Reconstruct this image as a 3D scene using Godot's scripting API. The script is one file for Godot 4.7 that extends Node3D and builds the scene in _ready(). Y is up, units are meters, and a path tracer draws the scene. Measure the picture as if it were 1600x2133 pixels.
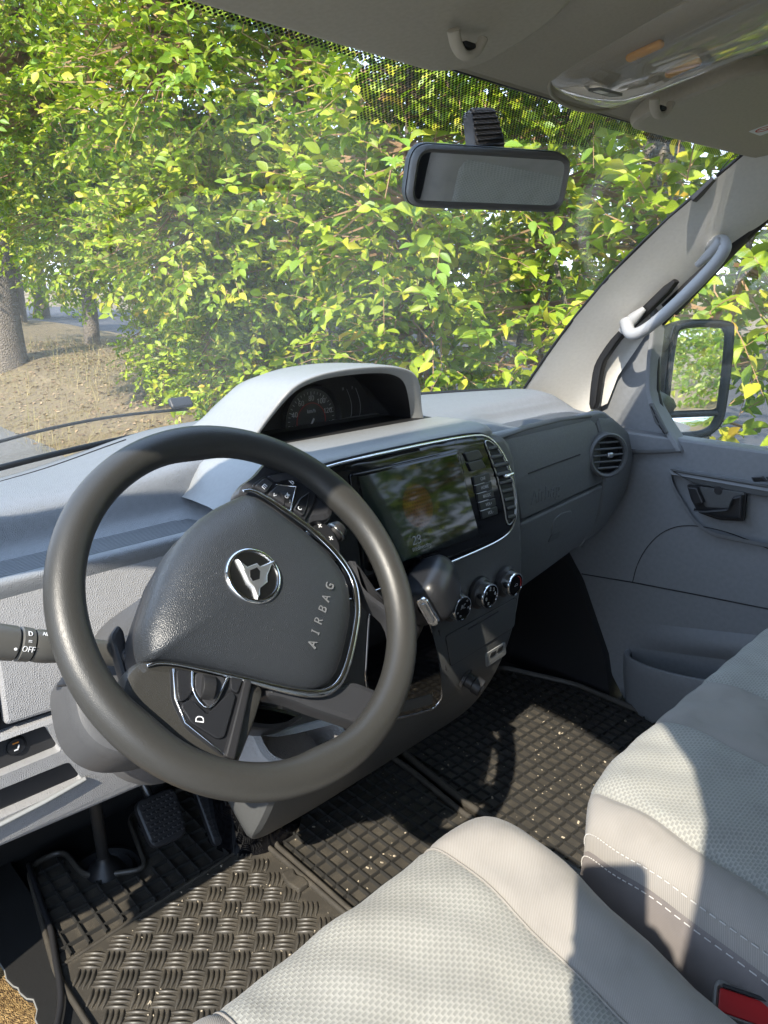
extends Node3D

# ---------------------------------------------------------------- helpers
var mats := {}
var gx := {}
var used := {}
const V0 := Vector3.ZERO

func lin(r: float, g: float, b: float, a := 1.0) -> Color:
	var c := Color(r, g, b).linear_to_srgb()
	c.a = a
	return c

func mk(nm: String, c: Color, rough: float, metal := 0.0) -> StandardMaterial3D:
	var m := StandardMaterial3D.new()
	m.resource_name = nm
	m.albedo_color = c
	m.roughness = rough
	m.metallic = metal
	m.cull_mode = BaseMaterial3D.CULL_DISABLED
	mats[nm] = m
	return m

func relief(m: StandardMaterial3D, t: Texture2D, per_metre: float, cm: float) -> void:
	m.uv1_triplanar = true
	m.uv1_world_triplanar = true
	m.uv1_scale = Vector3.ONE * per_metre
	m.heightmap_enabled = true
	m.heightmap_texture = t
	m.heightmap_scale = cm

func noise_img(size: int, kind: int, freq: float, sd: int, oct := 3) -> Image:
	var n := FastNoiseLite.new()
	n.seed = sd
	n.noise_type = kind
	n.frequency = freq
	n.fractal_octaves = oct
	if kind == FastNoiseLite.TYPE_CELLULAR:
		n.cellular_return_type = FastNoiseLite.RETURN_DISTANCE2_SUB
		n.cellular_jitter = 0.9
		n.fractal_type = FastNoiseLite.FRACTAL_NONE
	return n.get_seamless_image(size, size, false, false, 0.15)

func tex(i: Image) -> ImageTexture:
	i.generate_mipmaps()
	return ImageTexture.create_from_image(i)

func unique_name(nm: String) -> String:
	if not used.has(nm):
		used[nm] = 0
		return nm
	used[nm] += 1
	return "%s_%03d" % [nm, used[nm]]

func thing(nm: String, label: String, cat: String, at := V0, group := "", kind := "") -> Node3D:
	var o := Node3D.new()
	o.name = unique_name(nm)
	add_child(o)
	o.position = at
	gx[o] = Transform3D(Basis(), at)
	tag(o, label, cat, group, kind)
	return o

func tag(o: Node, label: String, cat: String, group := "", kind := "") -> void:
	if label != "":
		o.set_meta("label", label)
	if cat != "":
		o.set_meta("category", cat)
	if group != "":
		o.set_meta("group", group)
	if kind != "":
		o.set_meta("kind", kind)

# a mesh whose vertices are in world coordinates when xf is identity
func mi(nm: String, mesh: Mesh, m: Material, parent: Node, xf := Transform3D(), label := "") -> MeshInstance3D:
	var o := MeshInstance3D.new()
	o.mesh = mesh
	o.material_override = m
	if parent == self:
		o.name = unique_name(nm)
		add_child(o)
		o.transform = xf
	else:
		o.name = nm
		parent.add_child(o, true)
		o.transform = gx[parent].affine_inverse() * xf
	gx[o] = xf
	if label != "":
		o.set_meta("label", label)
	return o

# ---- triangle soup -> mesh, smoothed where faces meet at less than crease degrees
func fin(t: PackedVector3Array, crease := 38.0, uv := PackedVector2Array()) -> ArrayMesh:
	var n := t.size() / 3
	var fnm := PackedVector3Array()
	fnm.resize(n)
	var at := {}
	for i in n:
		var c := (t[i * 3 + 2] - t[i * 3]).cross(t[i * 3 + 1] - t[i * 3])
		fnm[i] = c
		for k in 3:
			var key := Vector3i((t[i * 3 + k] * 20000.0).round())
			if at.has(key):
				at[key].append(i)
			else:
				at[key] = [i]
	var cc := cos(deg_to_rad(crease))
	var nor := PackedVector3Array()
	nor.resize(n * 3)
	for i in n:
		var f := fnm[i].normalized()
		for k in 3:
			var key := Vector3i((t[i * 3 + k] * 20000.0).round())
			var s := Vector3.ZERO
			for j in at[key]:
				if fnm[j].normalized().dot(f) > cc:
					s += fnm[j]
			nor[i * 3 + k] = s.normalized() if s.length() > 1e-14 else f
	var a := []
	a.resize(Mesh.ARRAY_MAX)
	a[Mesh.ARRAY_VERTEX] = t
	a[Mesh.ARRAY_NORMAL] = nor
	if uv.size() == t.size():
		a[Mesh.ARRAY_TEX_UV] = uv
	var am := ArrayMesh.new()
	am.add_surface_from_arrays(Mesh.PRIMITIVE_TRIANGLES, a)
	return am

func quad(t: PackedVector3Array, a: Vector3, b: Vector3, c: Vector3, d: Vector3) -> void:
	t.append_array(PackedVector3Array([a, b, c, a, c, d]))

# ---- grid of rows -> smooth mesh with uv in metres
func grid(rows: Array, cu := false, cv := false, flip := false, uvs := []) -> ArrayMesh:
	var nr := rows.size()
	var nc: int = rows[0].size()
	var v := PackedVector3Array()
	var uv := PackedVector2Array()
	for i in nr:
		var s := 0.0
		for j in nc:
			if j > 0:
				s += rows[i][j].distance_to(rows[i][j - 1])
			v.append(rows[i][j])
			if uvs.is_empty():
				var r := 0.0
				if i > 0:
					r = uv[(i - 1) * nc + j].y + rows[i][j].distance_to(rows[i - 1][j])
				uv.append(Vector2(s, r))
			else:
				uv.append(uvs[i][j])
	var idx := PackedInt32Array()
	var nor := PackedVector3Array()
	nor.resize(v.size())
	for i in (nr if cv else nr - 1):
		for j in (nc if cu else nc - 1):
			var a := i * nc + j
			var b := i * nc + (j + 1) % nc
			var c := ((i + 1) % nr) * nc + (j + 1) % nc
			var d := ((i + 1) % nr) * nc + j
			var q := [a, b, c, a, c, d]
			if flip:
				q = [a, c, b, a, d, c]
			for k in 2:
				var f := (v[q[k * 3 + 2]] - v[q[k * 3]]).cross(v[q[k * 3 + 1]] - v[q[k * 3]])
				for e in 3:
					nor[q[k * 3 + e]] += f
					idx.append(q[k * 3 + e])
	for i in nor.size():
		nor[i] = nor[i].normalized() if nor[i].length() > 1e-14 else Vector3.UP
	var arr := []
	arr.resize(Mesh.ARRAY_MAX)
	arr[Mesh.ARRAY_VERTEX] = v
	arr[Mesh.ARRAY_NORMAL] = nor
	arr[Mesh.ARRAY_TEX_UV] = uv
	arr[Mesh.ARRAY_TEX_UV2] = uv
	arr[Mesh.ARRAY_INDEX] = idx
	var am := ArrayMesh.new()
	am.add_surface_from_arrays(Mesh.PRIMITIVE_TRIANGLES, arr)
	return am

# ---- 2-D outlines
func rrect(w: float, h: float, r: float, n := 6) -> PackedVector2Array:
	var p := PackedVector2Array()
	r = minf(r, minf(w, h) / 2 - 1e-5)
	for c in 4:
		var o := Vector2((w / 2 - r) * [1, -1, -1, 1][c], (h / 2 - r) * [1, 1, -1, -1][c])
		for k in n + 1:
			p.append(o + Vector2.from_angle(PI / 2 * (c + float(k) / n)) * r)
	return p

func circ(r: float, n := 32, ry := -1.0) -> PackedVector2Array:
	var p := PackedVector2Array()
	for k in n:
		p.append(Vector2(cos(TAU * k / n) * r, sin(TAU * k / n) * (r if ry < 0 else ry)))
	return p

func rpoly(q: Array, r: float, n := 5) -> PackedVector2Array:
	var p := PackedVector2Array()
	for i in q.size():
		var a: Vector2 = q[(i - 1 + q.size()) % q.size()]
		var b: Vector2 = q[i]
		var c: Vector2 = q[(i + 1) % q.size()]
		var d := minf(r, minf(a.distance_to(b), b.distance_to(c)) * 0.48)
		var s := b + (a - b).normalized() * d
		var e := b + (c - b).normalized() * d
		for k in n + 1:
			var t := float(k) / n
			p.append(s.lerp(b, t).lerp(b.lerp(e, t), t))
	return ccw(p)

func ccw(p: PackedVector2Array) -> PackedVector2Array:
	var s := 0.0
	for i in p.size():
		s += p[i].cross(p[(i + 1) % p.size()])
	if s < 0:
		p.reverse()
	return p

func smooth2(q: Array, it := 2, closed := true) -> PackedVector2Array:
	var p := PackedVector2Array(q)
	for k in it:
		var o := PackedVector2Array()
		var n := p.size()
		if not closed:
			o.append(p[0])
		for i in (n if closed else n - 1):
			var a := p[i]
			var b := p[(i + 1) % n]
			o.append(a.lerp(b, 0.25))
			o.append(a.lerp(b, 0.75))
		if not closed:
			o.append(p[n - 1])
		p = o
	return ccw(p) if closed else p

func smooth3(q: Array, it := 2) -> PackedVector3Array:
	var p := PackedVector3Array(q)
	for k in it:
		var o := PackedVector3Array([p[0]])
		for i in p.size() - 1:
			o.append(p[i].lerp(p[i + 1], 0.25))
			o.append(p[i].lerp(p[i + 1], 0.75))
		o.append(p[p.size() - 1])
		p = o
	return p

func inset(p: PackedVector2Array, d: float) -> PackedVector2Array:
	var o := PackedVector2Array()
	var n := p.size()
	for i in n:
		var a := p[(i - 1 + n) % n]
		var b := p[i]
		var c := p[(i + 1) % n]
		var e1 := (b - a).normalized()
		var e2 := (c - b).normalized()
		var nn := Vector2(-e1.y - e2.y, e1.x + e2.x)
		nn = nn.normalized() if nn.length() > 1e-6 else Vector2(-e1.y, e1.x)
		var k := maxf(0.45, nn.dot(Vector2(-e1.y, e1.x)))
		o.append(b + nn * (d / k))
	return o

# ---- slab cut from an outline, along +z, its front edge rounded
func ext(p: PackedVector2Array, h: float, bev := 0.001, dome := 0.0, z0 := 0.0) -> ArrayMesh:
	p = ccw(p)
	var t := PackedVector3Array()
	var rings := [[p, z0], [p, h - bev]]
	if bev > 0:
		rings.append([inset(p, bev * 0.3), h - bev * 0.3])
		rings.append([inset(p, bev), h])
	var n := p.size()
	for r in rings.size() - 1:
		var a: PackedVector2Array = rings[r][0]
		var b: PackedVector2Array = rings[r + 1][0]
		for i in n:
			var j := (i + 1) % n
			quad(t, v3(a[i], rings[r][1]), v3(b[i], rings[r + 1][1]), v3(b[j], rings[r + 1][1]), v3(a[j], rings[r][1]))
	var top: PackedVector2Array = rings[rings.size() - 1][0]
	if dome != 0.0:
		var c := Vector2.ZERO
		for q in top:
			c += q / n
		var prev := top
		var pz := h
		for k in range(1, 6):
			var s := 1.0 - k / 5.0
			var cur := PackedVector2Array()
			for q in top:
				cur.append(c.lerp(q, s))
			var z := h + dome * (1.0 - s * s)
			for i in n:
				var j := (i + 1) % n
				quad(t, v3(prev[i], pz), v3(cur[i], z), v3(cur[j], z), v3(prev[j], pz))
			prev = cur
			pz = z
	else:
		cap(t, top, h, true)
	cap(t, p, z0, false)
	return fin(t)

func cap(t: PackedVector3Array, p: PackedVector2Array, z: float, up: bool) -> void:
	var ix := Geometry2D.triangulate_polygon(p)
	for k in range(0, ix.size(), 3):
		var a := p[ix[k]]
		var b := p[ix[k + 1]]
		var c := p[ix[k + 2]]
		var s := (b - a).cross(c - a)
		if (s > 0) == up:
			t.append_array(PackedVector3Array([v3(a, z), v3(c, z), v3(b, z)]))
		else:
			t.append_array(PackedVector3Array([v3(a, z), v3(b, z), v3(c, z)]))

func v3(p: Vector2, z: float) -> Vector3:
	return Vector3(p.x, p.y, z)

# ---- ring between two outlines of the same count
func ringx(o: PackedVector2Array, i_: PackedVector2Array, h: float, bev := 0.0008, z0 := 0.0) -> ArrayMesh:
	var t := PackedVector3Array()
	var n := o.size()
	var loops := [[o, z0], [o, h - bev], [inset(o, bev), h], [inset(i_, -bev), h], [i_, h - bev], [i_, z0]]
	for r in loops.size() - 1:
		for k in n:
			var j := (k + 1) % n
			quad(t, v3(loops[r][0][k], loops[r][1]), v3(loops[r + 1][0][k], loops[r + 1][1]), v3(loops[r + 1][0][j], loops[r + 1][1]), v3(loops[r][0][j], loops[r][1]))
	return fin(t, 50)

# ---- swept tube through points; rad is a number, an array, or [width, height] pairs
func tube(pts, rad, sides := 10, closed := false, upv := Vector3.UP) -> ArrayMesh:
	var rows := []
	var n: int = pts.size()
	for i in n:
		var a: Vector3 = pts[(i - 1 + n) % n] if closed else pts[maxi(i - 1, 0)]
		var b: Vector3 = pts[(i + 1) % n] if closed else pts[mini(i + 1, n - 1)]
		var d := (b - a).normalized()
		var u := upv if absf(d.dot(upv)) < 0.97 else Vector3(0.3, 0.2, 1).normalized()
		var x := d.cross(u).normalized()
		var y := x.cross(d)
		var r = rad[mini(i, rad.size() - 1)] if rad is Array or rad is PackedFloat32Array else rad
		var rx: float = r.x if r is Vector2 else r
		var ry: float = r.y if r is Vector2 else r
		var row := PackedVector3Array()
		for k in sides:
			row.append(pts[i] + x * cos(TAU * k / sides) * rx + y * sin(TAU * k / sides) * ry)
		rows.append(row)
	if not closed:
		var e0 := PackedVector3Array()
		var e1 := PackedVector3Array()
		for k in sides:
			e0.append(pts[0])
			e1.append(pts[n - 1])
		rows.push_front(e0)
		rows.append(e1)
	return grid(rows, true, closed)

# ---- lathe: profile (radius, z) round the z axis
func lathe(pr: Array, sides := 32, crease := 38.0) -> ArrayMesh:
	var t := PackedVector3Array()
	for i in pr.size() - 1:
		for k in sides:
			var a := TAU * k / sides
			var b := TAU * (k + 1) / sides
			var p: Vector2 = pr[i]
			var q: Vector2 = pr[i + 1]
			quad(t, Vector3(cos(a) * p.x, sin(a) * p.x, p.y), Vector3(cos(a) * q.x, sin(a) * q.x, q.y), Vector3(cos(b) * q.x, sin(b) * q.x, q.y), Vector3(cos(b) * p.x, sin(b) * p.x, p.y))
	return fin(t, crease)

# ---- box with rounded edges
func rbox(s: Vector3, r := 0.004, at := V0) -> ArrayMesh:
	r = minf(r, minf(s.x, minf(s.y, s.z)) * 0.49)
	var rows := []
	var outl := rrect(s.x, s.y, maxf(r * 1.2, 0.0001), 3)
	for e in [[r, -s.z / 2], [r * 0.3, -s.z / 2 + r * 0.3], [0.0, -s.z / 2 + r], [0.0, s.z / 2 - r], [r * 0.3, s.z / 2 - r * 0.3], [r, s.z / 2]]:
		var row := PackedVector3Array()
		for q in inset(outl, e[0]):
			row.append(v3(q, e[1]) + at)
		rows.append(row)
	var t := PackedVector3Array()
	var n := outl.size()
	for i in rows.size() - 1:
		for k in n:
			quad(t, rows[i][k], rows[i + 1][k], rows[i + 1][(k + 1) % n], rows[i][(k + 1) % n])
	for e in [0, 5]:
		var c := Vector3(0, 0, rows[e][0].z - at.z) + at
		for k in n:
			if e == 5:
				t.append_array(PackedVector3Array([c, rows[e][(k + 1) % n], rows[e][k]]))
			else:
				t.append_array(PackedVector3Array([c, rows[e][k], rows[e][(k + 1) % n]]))
	return fin(t, 50)

# ---- curve y -> z through a table (Hermite)
func herm(tab: Array, y: float) -> float:
	var n := tab.size()
	if y <= tab[0].x:
		return tab[0].y + (y - tab[0].x) * (tab[1].y - tab[0].y) / (tab[1].x - tab[0].x)
	if y >= tab[n - 1].x:
		return tab[n - 1].y + (y - tab[n - 1].x) * (tab[n - 1].y - tab[n - 2].y) / (tab[n - 1].x - tab[n - 2].x)
	var i := 0
	while i < n - 2 and tab[i + 1].x <= y:
		i += 1
	var h: float = tab[i + 1].x - tab[i].x
	var t: float = (y - tab[i].x) / h
	var a := slope(tab, i) * h
	var b := slope(tab, i + 1) * h
	return tab[i].y * (2 * t * t * t - 3 * t * t + 1) + a * (t * t * t - 2 * t * t + t) + tab[i + 1].y * (-2 * t * t * t + 3 * t * t) + b * (t * t * t - t * t)

func slope(tab: Array, j: int) -> float:
	var n := tab.size()
	var a := maxi(j - 1, 0)
	var b := mini(j + 1, n - 1)
	return (tab[b].y - tab[a].y) / (tab[b].x - tab[a].x)

# point on a dash face (x, y), off metres proud of it
func onf(tab: Array, x: float, y: float, off := 0.0) -> Vector3:
	var z := herm(tab, y)
	var dz := (herm(tab, y + 0.002) - herm(tab, y - 0.002)) / 0.004
	var nn := Vector3(0, -dz, 1).normalized()
	return Vector3(x, y, z) + nn * off

# frame on a dash face: x to the right, z out of the face
func frf(tab: Array, x: float, y: float, off := 0.0) -> Transform3D:
	var dz := (herm(tab, y + 0.002) - herm(tab, y - 0.002)) / 0.004
	var nn := Vector3(0, -dz, 1).normalized()
	return Transform3D(Basis(Vector3.RIGHT, nn.cross(Vector3.RIGHT), nn), onf(tab, x, y, off))

# panel with an outline in (x, y), laid on a face: proud by off, th thick, edge rounded by bev
func sheet(p: PackedVector2Array, tab: Array, off: float, th: float, bev := 0.003, holes := []) -> ArrayMesh:
	p = ccw(p)
	var t := PackedVector3Array()
	var top := inset(p, bev)
	var lo := 1e9
	var hi := -1e9
	for q in p:
		lo = minf(lo, q.y)
		hi = maxf(hi, q.y)
	var st := ceili((hi - lo) / 0.02)
	var dy := (hi - lo) / st
	for s in st:
		var strip := PackedVector2Array([Vector2(-9, lo + dy * s), Vector2(9, lo + dy * s), Vector2(9, lo + dy * (s + 1)), Vector2(-9, lo + dy * (s + 1))])
		var pcs: Array = Array(Geometry2D.intersect_polygons(top, strip), TYPE_NIL, "", null)
		for h in holes:
			var nx := []
			for pc in pcs:
				nx.append_array(cut(pc, h))
			pcs = nx
		for pc in pcs:
			var ix := Geometry2D.triangulate_polygon(pc)
			for k in range(0, ix.size(), 3):
				var a: Vector2 = pc[ix[k]]
				var b: Vector2 = pc[ix[k + 1]]
				var c: Vector2 = pc[ix[k + 2]]
				if (b - a).cross(c - a) > 0:
					var w := b
					b = c
					c = w
				t.append_array(PackedVector3Array([onf(tab, a.x, a.y, off), onf(tab, b.x, b.y, off), onf(tab, c.x, c.y, off)]))
	var loops := [[top, off], [inset(p, bev * 0.3), off - bev * 0.3], [p, off - bev], [p, off - th]]
	rim_of(t, loops, tab, dy)
	for h in holes:
		var hp := ccw(h)
		hp.reverse()
		rim_of(t, [[hp, off], [hp, off - th]], tab, dy)
	return fin(t, 40)

func rim_of(t: PackedVector3Array, loops: Array, tab: Array, dy: float) -> void:
	var n: int = loops[0][0].size()
	for r in loops.size() - 1:
		for i in n:
			var j := (i + 1) % n
			var seg := maxi(1, ceili(absf(loops[r][0][j].y - loops[r][0][i].y) / dy))
			for k in seg:
				var f0 := float(k) / seg
				var f1 := float(k + 1) / seg
				var a0: Vector2 = loops[r][0][i].lerp(loops[r][0][j], f0)
				var a1: Vector2 = loops[r][0][i].lerp(loops[r][0][j], f1)
				var b0: Vector2 = loops[r + 1][0][i].lerp(loops[r + 1][0][j], f0)
				var b1: Vector2 = loops[r + 1][0][i].lerp(loops[r + 1][0][j], f1)
				quad(t, onf(tab, a0.x, a0.y, loops[r][1]), onf(tab, a1.x, a1.y, loops[r][1]), onf(tab, b1.x, b1.y, loops[r + 1][1]), onf(tab, b0.x, b0.y, loops[r + 1][1]))

# polygon minus a hole, split so that no piece has a hole in it
func cut(pc: PackedVector2Array, h: PackedVector2Array) -> Array:
	var lo := 1e9
	var hi := -1e9
	for q in h:
		lo = minf(lo, q.x)
		hi = maxf(hi, q.x)
	var mid := (lo + hi) / 2
	var out := []
	for half in [PackedVector2Array([Vector2(-9, -9), Vector2(mid, -9), Vector2(mid, 9), Vector2(-9, 9)]), PackedVector2Array([Vector2(mid, -9), Vector2(9, -9), Vector2(9, 9), Vector2(mid, 9)])]:
		for a in Geometry2D.intersect_polygons(pc, half):
			out.append_array(Geometry2D.clip_polygons(a, h))
	return out

func text(s: String, size: float, parent: Node, m: Material, xf: Transform3D, nm := "lettering", depth := 0.0006, bold := false) -> MeshInstance3D:
	var tm := TextMesh.new()
	var f := SystemFont.new()
	f.font_names = PackedStringArray(["Droid Sans"])
	if bold:
		f.font_weight = 700
	tm.font = f
	tm.text = s
	tm.font_size = 32
	tm.pixel_size = size / 23.0
	tm.depth = depth
	tm.curve_step = 2.0
	return mi(nm, tm, m, parent, xf)

func join(ms: Array) -> ArrayMesh:
	var st := SurfaceTool.new()
	for e in ms:
		if e is Array:
			st.append_from(e[0], 0, e[1])
		else:
			st.append_from(e, 0, Transform3D())
	return st.commit()

func frame(o: Vector3, xdir: Vector3, zdir: Vector3) -> Transform3D:
	var z := zdir.normalized()
	var x := (xdir - z * xdir.dot(z)).normalized()
	return Transform3D(Basis(x, z.cross(x), z), o)

func move2(p: PackedVector2Array, d: Vector2) -> PackedVector2Array:
	var o := PackedVector2Array()
	for q in p:
		o.append(q + d)
	return o

# mesh moved by a transform that may mirror it
func turned(m: ArrayMesh, t: Transform3D) -> ArrayMesh:
	var a := m.surface_get_arrays(0)
	var v: PackedVector3Array = a[Mesh.ARRAY_VERTEX]
	var n: PackedVector3Array = a[Mesh.ARRAY_NORMAL]
	var nb := t.basis.inverse().transposed()
	for i in v.size():
		v[i] = t * v[i]
		n[i] = (nb * n[i]).normalized()
	if t.basis.determinant() < 0:
		for i in range(0, v.size(), 3):
			var w := v[i + 1]
			v[i + 1] = v[i + 2]
			v[i + 2] = w
			w = n[i + 1]
			n[i + 1] = n[i + 2]
			n[i + 2] = w
	a[Mesh.ARRAY_VERTEX] = v
	a[Mesh.ARRAY_NORMAL] = n
	var o := ArrayMesh.new()
	o.add_surface_from_arrays(Mesh.PRIMITIVE_TRIANGLES, a)
	return o


# ---------------------------------------------------------------- materials
func make_materials() -> void:
	var grain := tex(noise_img(512, FastNoiseLite.TYPE_CELLULAR, 0.07, 3))
	var fine := tex(noise_img(512, FastNoiseLite.TYPE_SIMPLEX_SMOOTH, 0.12, 5, 4))
	var soft := tex(noise_img(512, FastNoiseLite.TYPE_SIMPLEX_SMOOTH, 0.02, 9, 5))
	var m := mk("dash plastic", lin(0.32, 0.32, 0.33), 0.5)
	relief(m, grain, 12.0, 0.07)
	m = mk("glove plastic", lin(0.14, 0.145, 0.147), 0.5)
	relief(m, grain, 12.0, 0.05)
	m = mk("dash pad", lin(0.22, 0.23, 0.245), 0.48)
	relief(m, grain, 12.0, 0.06)
	mk("tray rubber", lin(0.15, 0.16, 0.17), 0.6)
	m = mk("hood grey", lin(0.285, 0.292, 0.292), 0.42)
	relief(m, fine, 20.0, 0.01)
	m = mk("stack grey", lin(0.10, 0.103, 0.104), 0.42)  # its plastic is lighter; shade on the console is put into this grey
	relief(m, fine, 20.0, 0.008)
	m = mk("door plastic", lin(0.24, 0.25, 0.265), 0.5)
	relief(m, grain, 10.0, 0.02)
	m = mk("pillar trim", lin(0.80, 0.78, 0.74), 0.6)
	relief(m, fine, 16.0, 0.02)
	m = mk("headliner", lin(0.50, 0.45, 0.35), 0.95)
	relief(m, fine, 30.0, 0.05)
	m = mk("visor vinyl", lin(0.46, 0.415, 0.325), 0.7)
	relief(m, fine, 20.0, 0.02)
	m = mk("cavity black", lin(0.012, 0.012, 0.013), 0.6)
	m = mk("gap shade", lin(0.02, 0.02, 0.022), 0.8)  # shade of gaps and grooves put into a near-black colour
	m = mk("trim black", lin(0.022, 0.022, 0.024), 0.42)
	relief(m, fine, 24.0, 0.01)
	m = mk("button black", lin(0.018, 0.019, 0.022), 0.36)
	m = mk("piano black", lin(0.004, 0.004, 0.005), 0.06)
	m = mk("chrome", lin(0.82, 0.83, 0.85), 0.07, 1.0)
	mk("star metal", lin(0.9, 0.91, 0.92), 0.38, 1.0)
	mk("disc metal", lin(0.16, 0.165, 0.17), 0.3, 1.0)
	m = mk("satin metal", lin(0.55, 0.56, 0.58), 0.28, 1.0)
	m = mk("rim rubber", lin(0.040, 0.039, 0.036), 0.38)
	relief(m, grain, 26.0, 0.018)
	m = mk("hub leather", lin(0.030, 0.034, 0.040), 0.38)
	relief(m, grain, 17.0, 0.05)
	m = mk("spoke black", lin(0.035, 0.036, 0.04), 0.36)
	relief(m, fine, 24.0, 0.008)
	m = mk("shroud grey", lin(0.075, 0.076, 0.08), 0.5)
	relief(m, grain, 16.0, 0.015)
	m = mk("stalk grey", lin(0.085, 0.083, 0.076), 0.42)
	m = mk("white print", lin(0.75, 0.76, 0.78), 0.6)
	m = mk("grey print", lin(0.42, 0.43, 0.45), 0.5)
	mk("letter silver", lin(0.15, 0.155, 0.16), 0.35)
	m = mk("red print", lin(0.5, 0.03, 0.03), 0.5)
	m = mk("orange print", lin(0.55, 0.2, 0.03), 0.5)
	m = mk("red plastic", lin(0.42, 0.012, 0.015), 0.3)
	m = mk("buckle grey", lin(0.2, 0.2, 0.19), 0.5)
	m = mk("mirror glass", lin(0.86, 0.88, 0.87), 0.015, 1.0)
	m = mk("mirror shell", lin(0.11, 0.108, 0.1), 0.45)
	m = mk("mirror side", lin(0.05, 0.06, 0.085), 0.4)
	m = mk("carpet", lin(0.012, 0.012, 0.012), 0.95)
	relief(m, fine, 30.0, 0.15)
	m = mk("underlay", lin(0.52, 0.33, 0.13), 0.95)
	relief(m, fine, 14.0, 1.2)
	var ui := Image.create(256, 256, false, Image.FORMAT_RGB8)
	var un := noise_img(256, FastNoiseLite.TYPE_SIMPLEX, 0.05, 71, 5)
	for y in 256:
		for x in 256:
			var v := clampf((un.get_pixel(x, y).r - 0.25) * 1.8, 0, 1)
			ui.set_pixel(x, y, lin(lerpf(0.16, 0.56, v), lerpf(0.09, 0.37, v), lerpf(0.03, 0.15, v)))
	m.albedo_color = Color.WHITE
	m.albedo_texture = tex(ui)
	m.uv1_scale = Vector3.ONE * 6.0
	m = mk("steel", lin(0.1, 0.1, 0.1), 0.35, 0.8)
	m = mk("boot rubber", lin(0.012, 0.012, 0.013), 0.45)
	m = mk("body paint", lin(0.75, 0.75, 0.76), 0.25)
	m = mk("seal rubber", lin(0.01, 0.01, 0.011), 0.5)
	# rubber mats: black rubber with dried dust and crumbs
	var mi_ := Image.create(1024, 1024, false, Image.FORMAT_RGB8)
	var na := noise_img(1024, FastNoiseLite.TYPE_SIMPLEX_SMOOTH, 0.006, 21, 5)
	var nb := noise_img(1024, FastNoiseLite.TYPE_SIMPLEX, 0.22, 22, 2)
	var rg := RandomNumberGenerator.new()
	rg.seed = 77
	for y in 1024:
		for x in 1024:
			var a := clampf((na.get_pixel(x, y).r - 0.42) * 2.6, 0.0, 1.0)
			var b := nb.get_pixel(x, y).r
			var k := (0.30 + 0.25 * a) * (0.2 + 0.8 * b)
			var c := Vector3(0.030, 0.029, 0.027).lerp(Vector3(0.17, 0.145, 0.11), k)
			if b > 0.86 and a > 0.25 and rg.randf() < 0.5:
				c = Vector3(0.38, 0.33, 0.25)
			mi_.set_pixel(x, y, lin(c.x, c.y, c.z))
	m = mk("rib rubber", lin(0.034, 0.033, 0.031), 0.30)
	relief(m, fine, 8.0, 0.02)
	m = mk("mat rubber", Color.WHITE, 0.42)
	relief(m, fine, 5.0, 0.02)
	m.uv1_scale = Vector3.ONE * 3.0
	m.albedo_texture = tex(mi_)
	# seat cloth
	m = mk("seat plain", lin(0.31, 0.292, 0.27), 0.9)
	m.rim_enabled = true
	m.rim = 0.35
	m.rim_tint = 0.4
	var rib := Image.create(64, 64, false, Image.FORMAT_RGB8)
	var ribc := Image.create(64, 64, false, Image.FORMAT_RGB8)
	for y in 64:
		for x in 64:
			var v := 0.5 + 0.5 * sin(TAU * (x + y) / 8.0)
			rib.set_pixel(x, y, Color(v, v, v))
			var c := 0.90 + 0.10 * v
			ribc.set_pixel(x, y, Color(c, c, c))
	m.albedo_texture = tex(ribc)
	m.heightmap_enabled = true
	m.heightmap_texture = tex(rib)
	m.heightmap_scale = 0.02
	m.uv1_scale = Vector3(55, 55, 1)
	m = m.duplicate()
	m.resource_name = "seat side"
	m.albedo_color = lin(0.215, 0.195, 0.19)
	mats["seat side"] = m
	m = mk("seat weave", Color.WHITE, 0.92)
	m.rim_enabled = true
	m.rim = 0.3
	m.rim_tint = 0.4
	var wv := Image.create(128, 128, false, Image.FORMAT_RGB8)
	var wh := Image.create(128, 128, false, Image.FORMAT_RGB8)
	for y in 128:
		for x in 128:
			# staggered little blocks of grey hatching on a pale ground
			var row := y / 32
			var xx := (x + (32 if row % 2 == 1 else 0)) % 64
			var yy := y % 32
			var inside := xx > 8 and xx < 52 and yy > 4 and yy < 26
			var hatch := (xx + yy / 2) % 8 < 4
			var c := Vector3(0.335, 0.333, 0.308)
			var h := 0.75
			if inside:
				c = Vector3(0.235, 0.235, 0.222) if hatch else Vector3(0.29, 0.29, 0.272)
				h = 0.35 if hatch else 0.55
			elif xx <= 8 or yy <= 4:
				c = Vector3(0.37, 0.367, 0.34)
				h = 1.0
			wv.set_pixel(x, y, lin(c.x, c.y, c.z))
			wh.set_pixel(x, y, Color(h, h, h))
	m.albedo_texture = tex(wv)
	m.heightmap_enabled = true
	m.heightmap_texture = tex(wh)
	m.heightmap_scale = 0.06
	m.uv1_scale = Vector3(66, 66, 1)
	# faint mottling shared by the large plain surfaces
	var mot := Image.create(512, 512, false, Image.FORMAT_RGB8)
	var s1 := noise_img(512, FastNoiseLite.TYPE_SIMPLEX, 0.25, 81, 2)
	var s2 := noise_img(512, FastNoiseLite.TYPE_SIMPLEX_SMOOTH, 0.012, 82, 4)
	for y in 512:
		for x in 512:
			var v := 0.92 + 0.05 * (s1.get_pixel(x, y).r - 0.5) + 0.055 * (s2.get_pixel(x, y).r - 0.5)
			mot.set_pixel(x, y, Color(v, v, v * 0.995))
	var spt := tex(mot)
	# worn and faintly stained cloth
	var stn := Image.create(512, 512, false, Image.FORMAT_RGB8)
	var t1 := noise_img(512, FastNoiseLite.TYPE_SIMPLEX_SMOOTH, 0.012, 91, 5)
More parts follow.
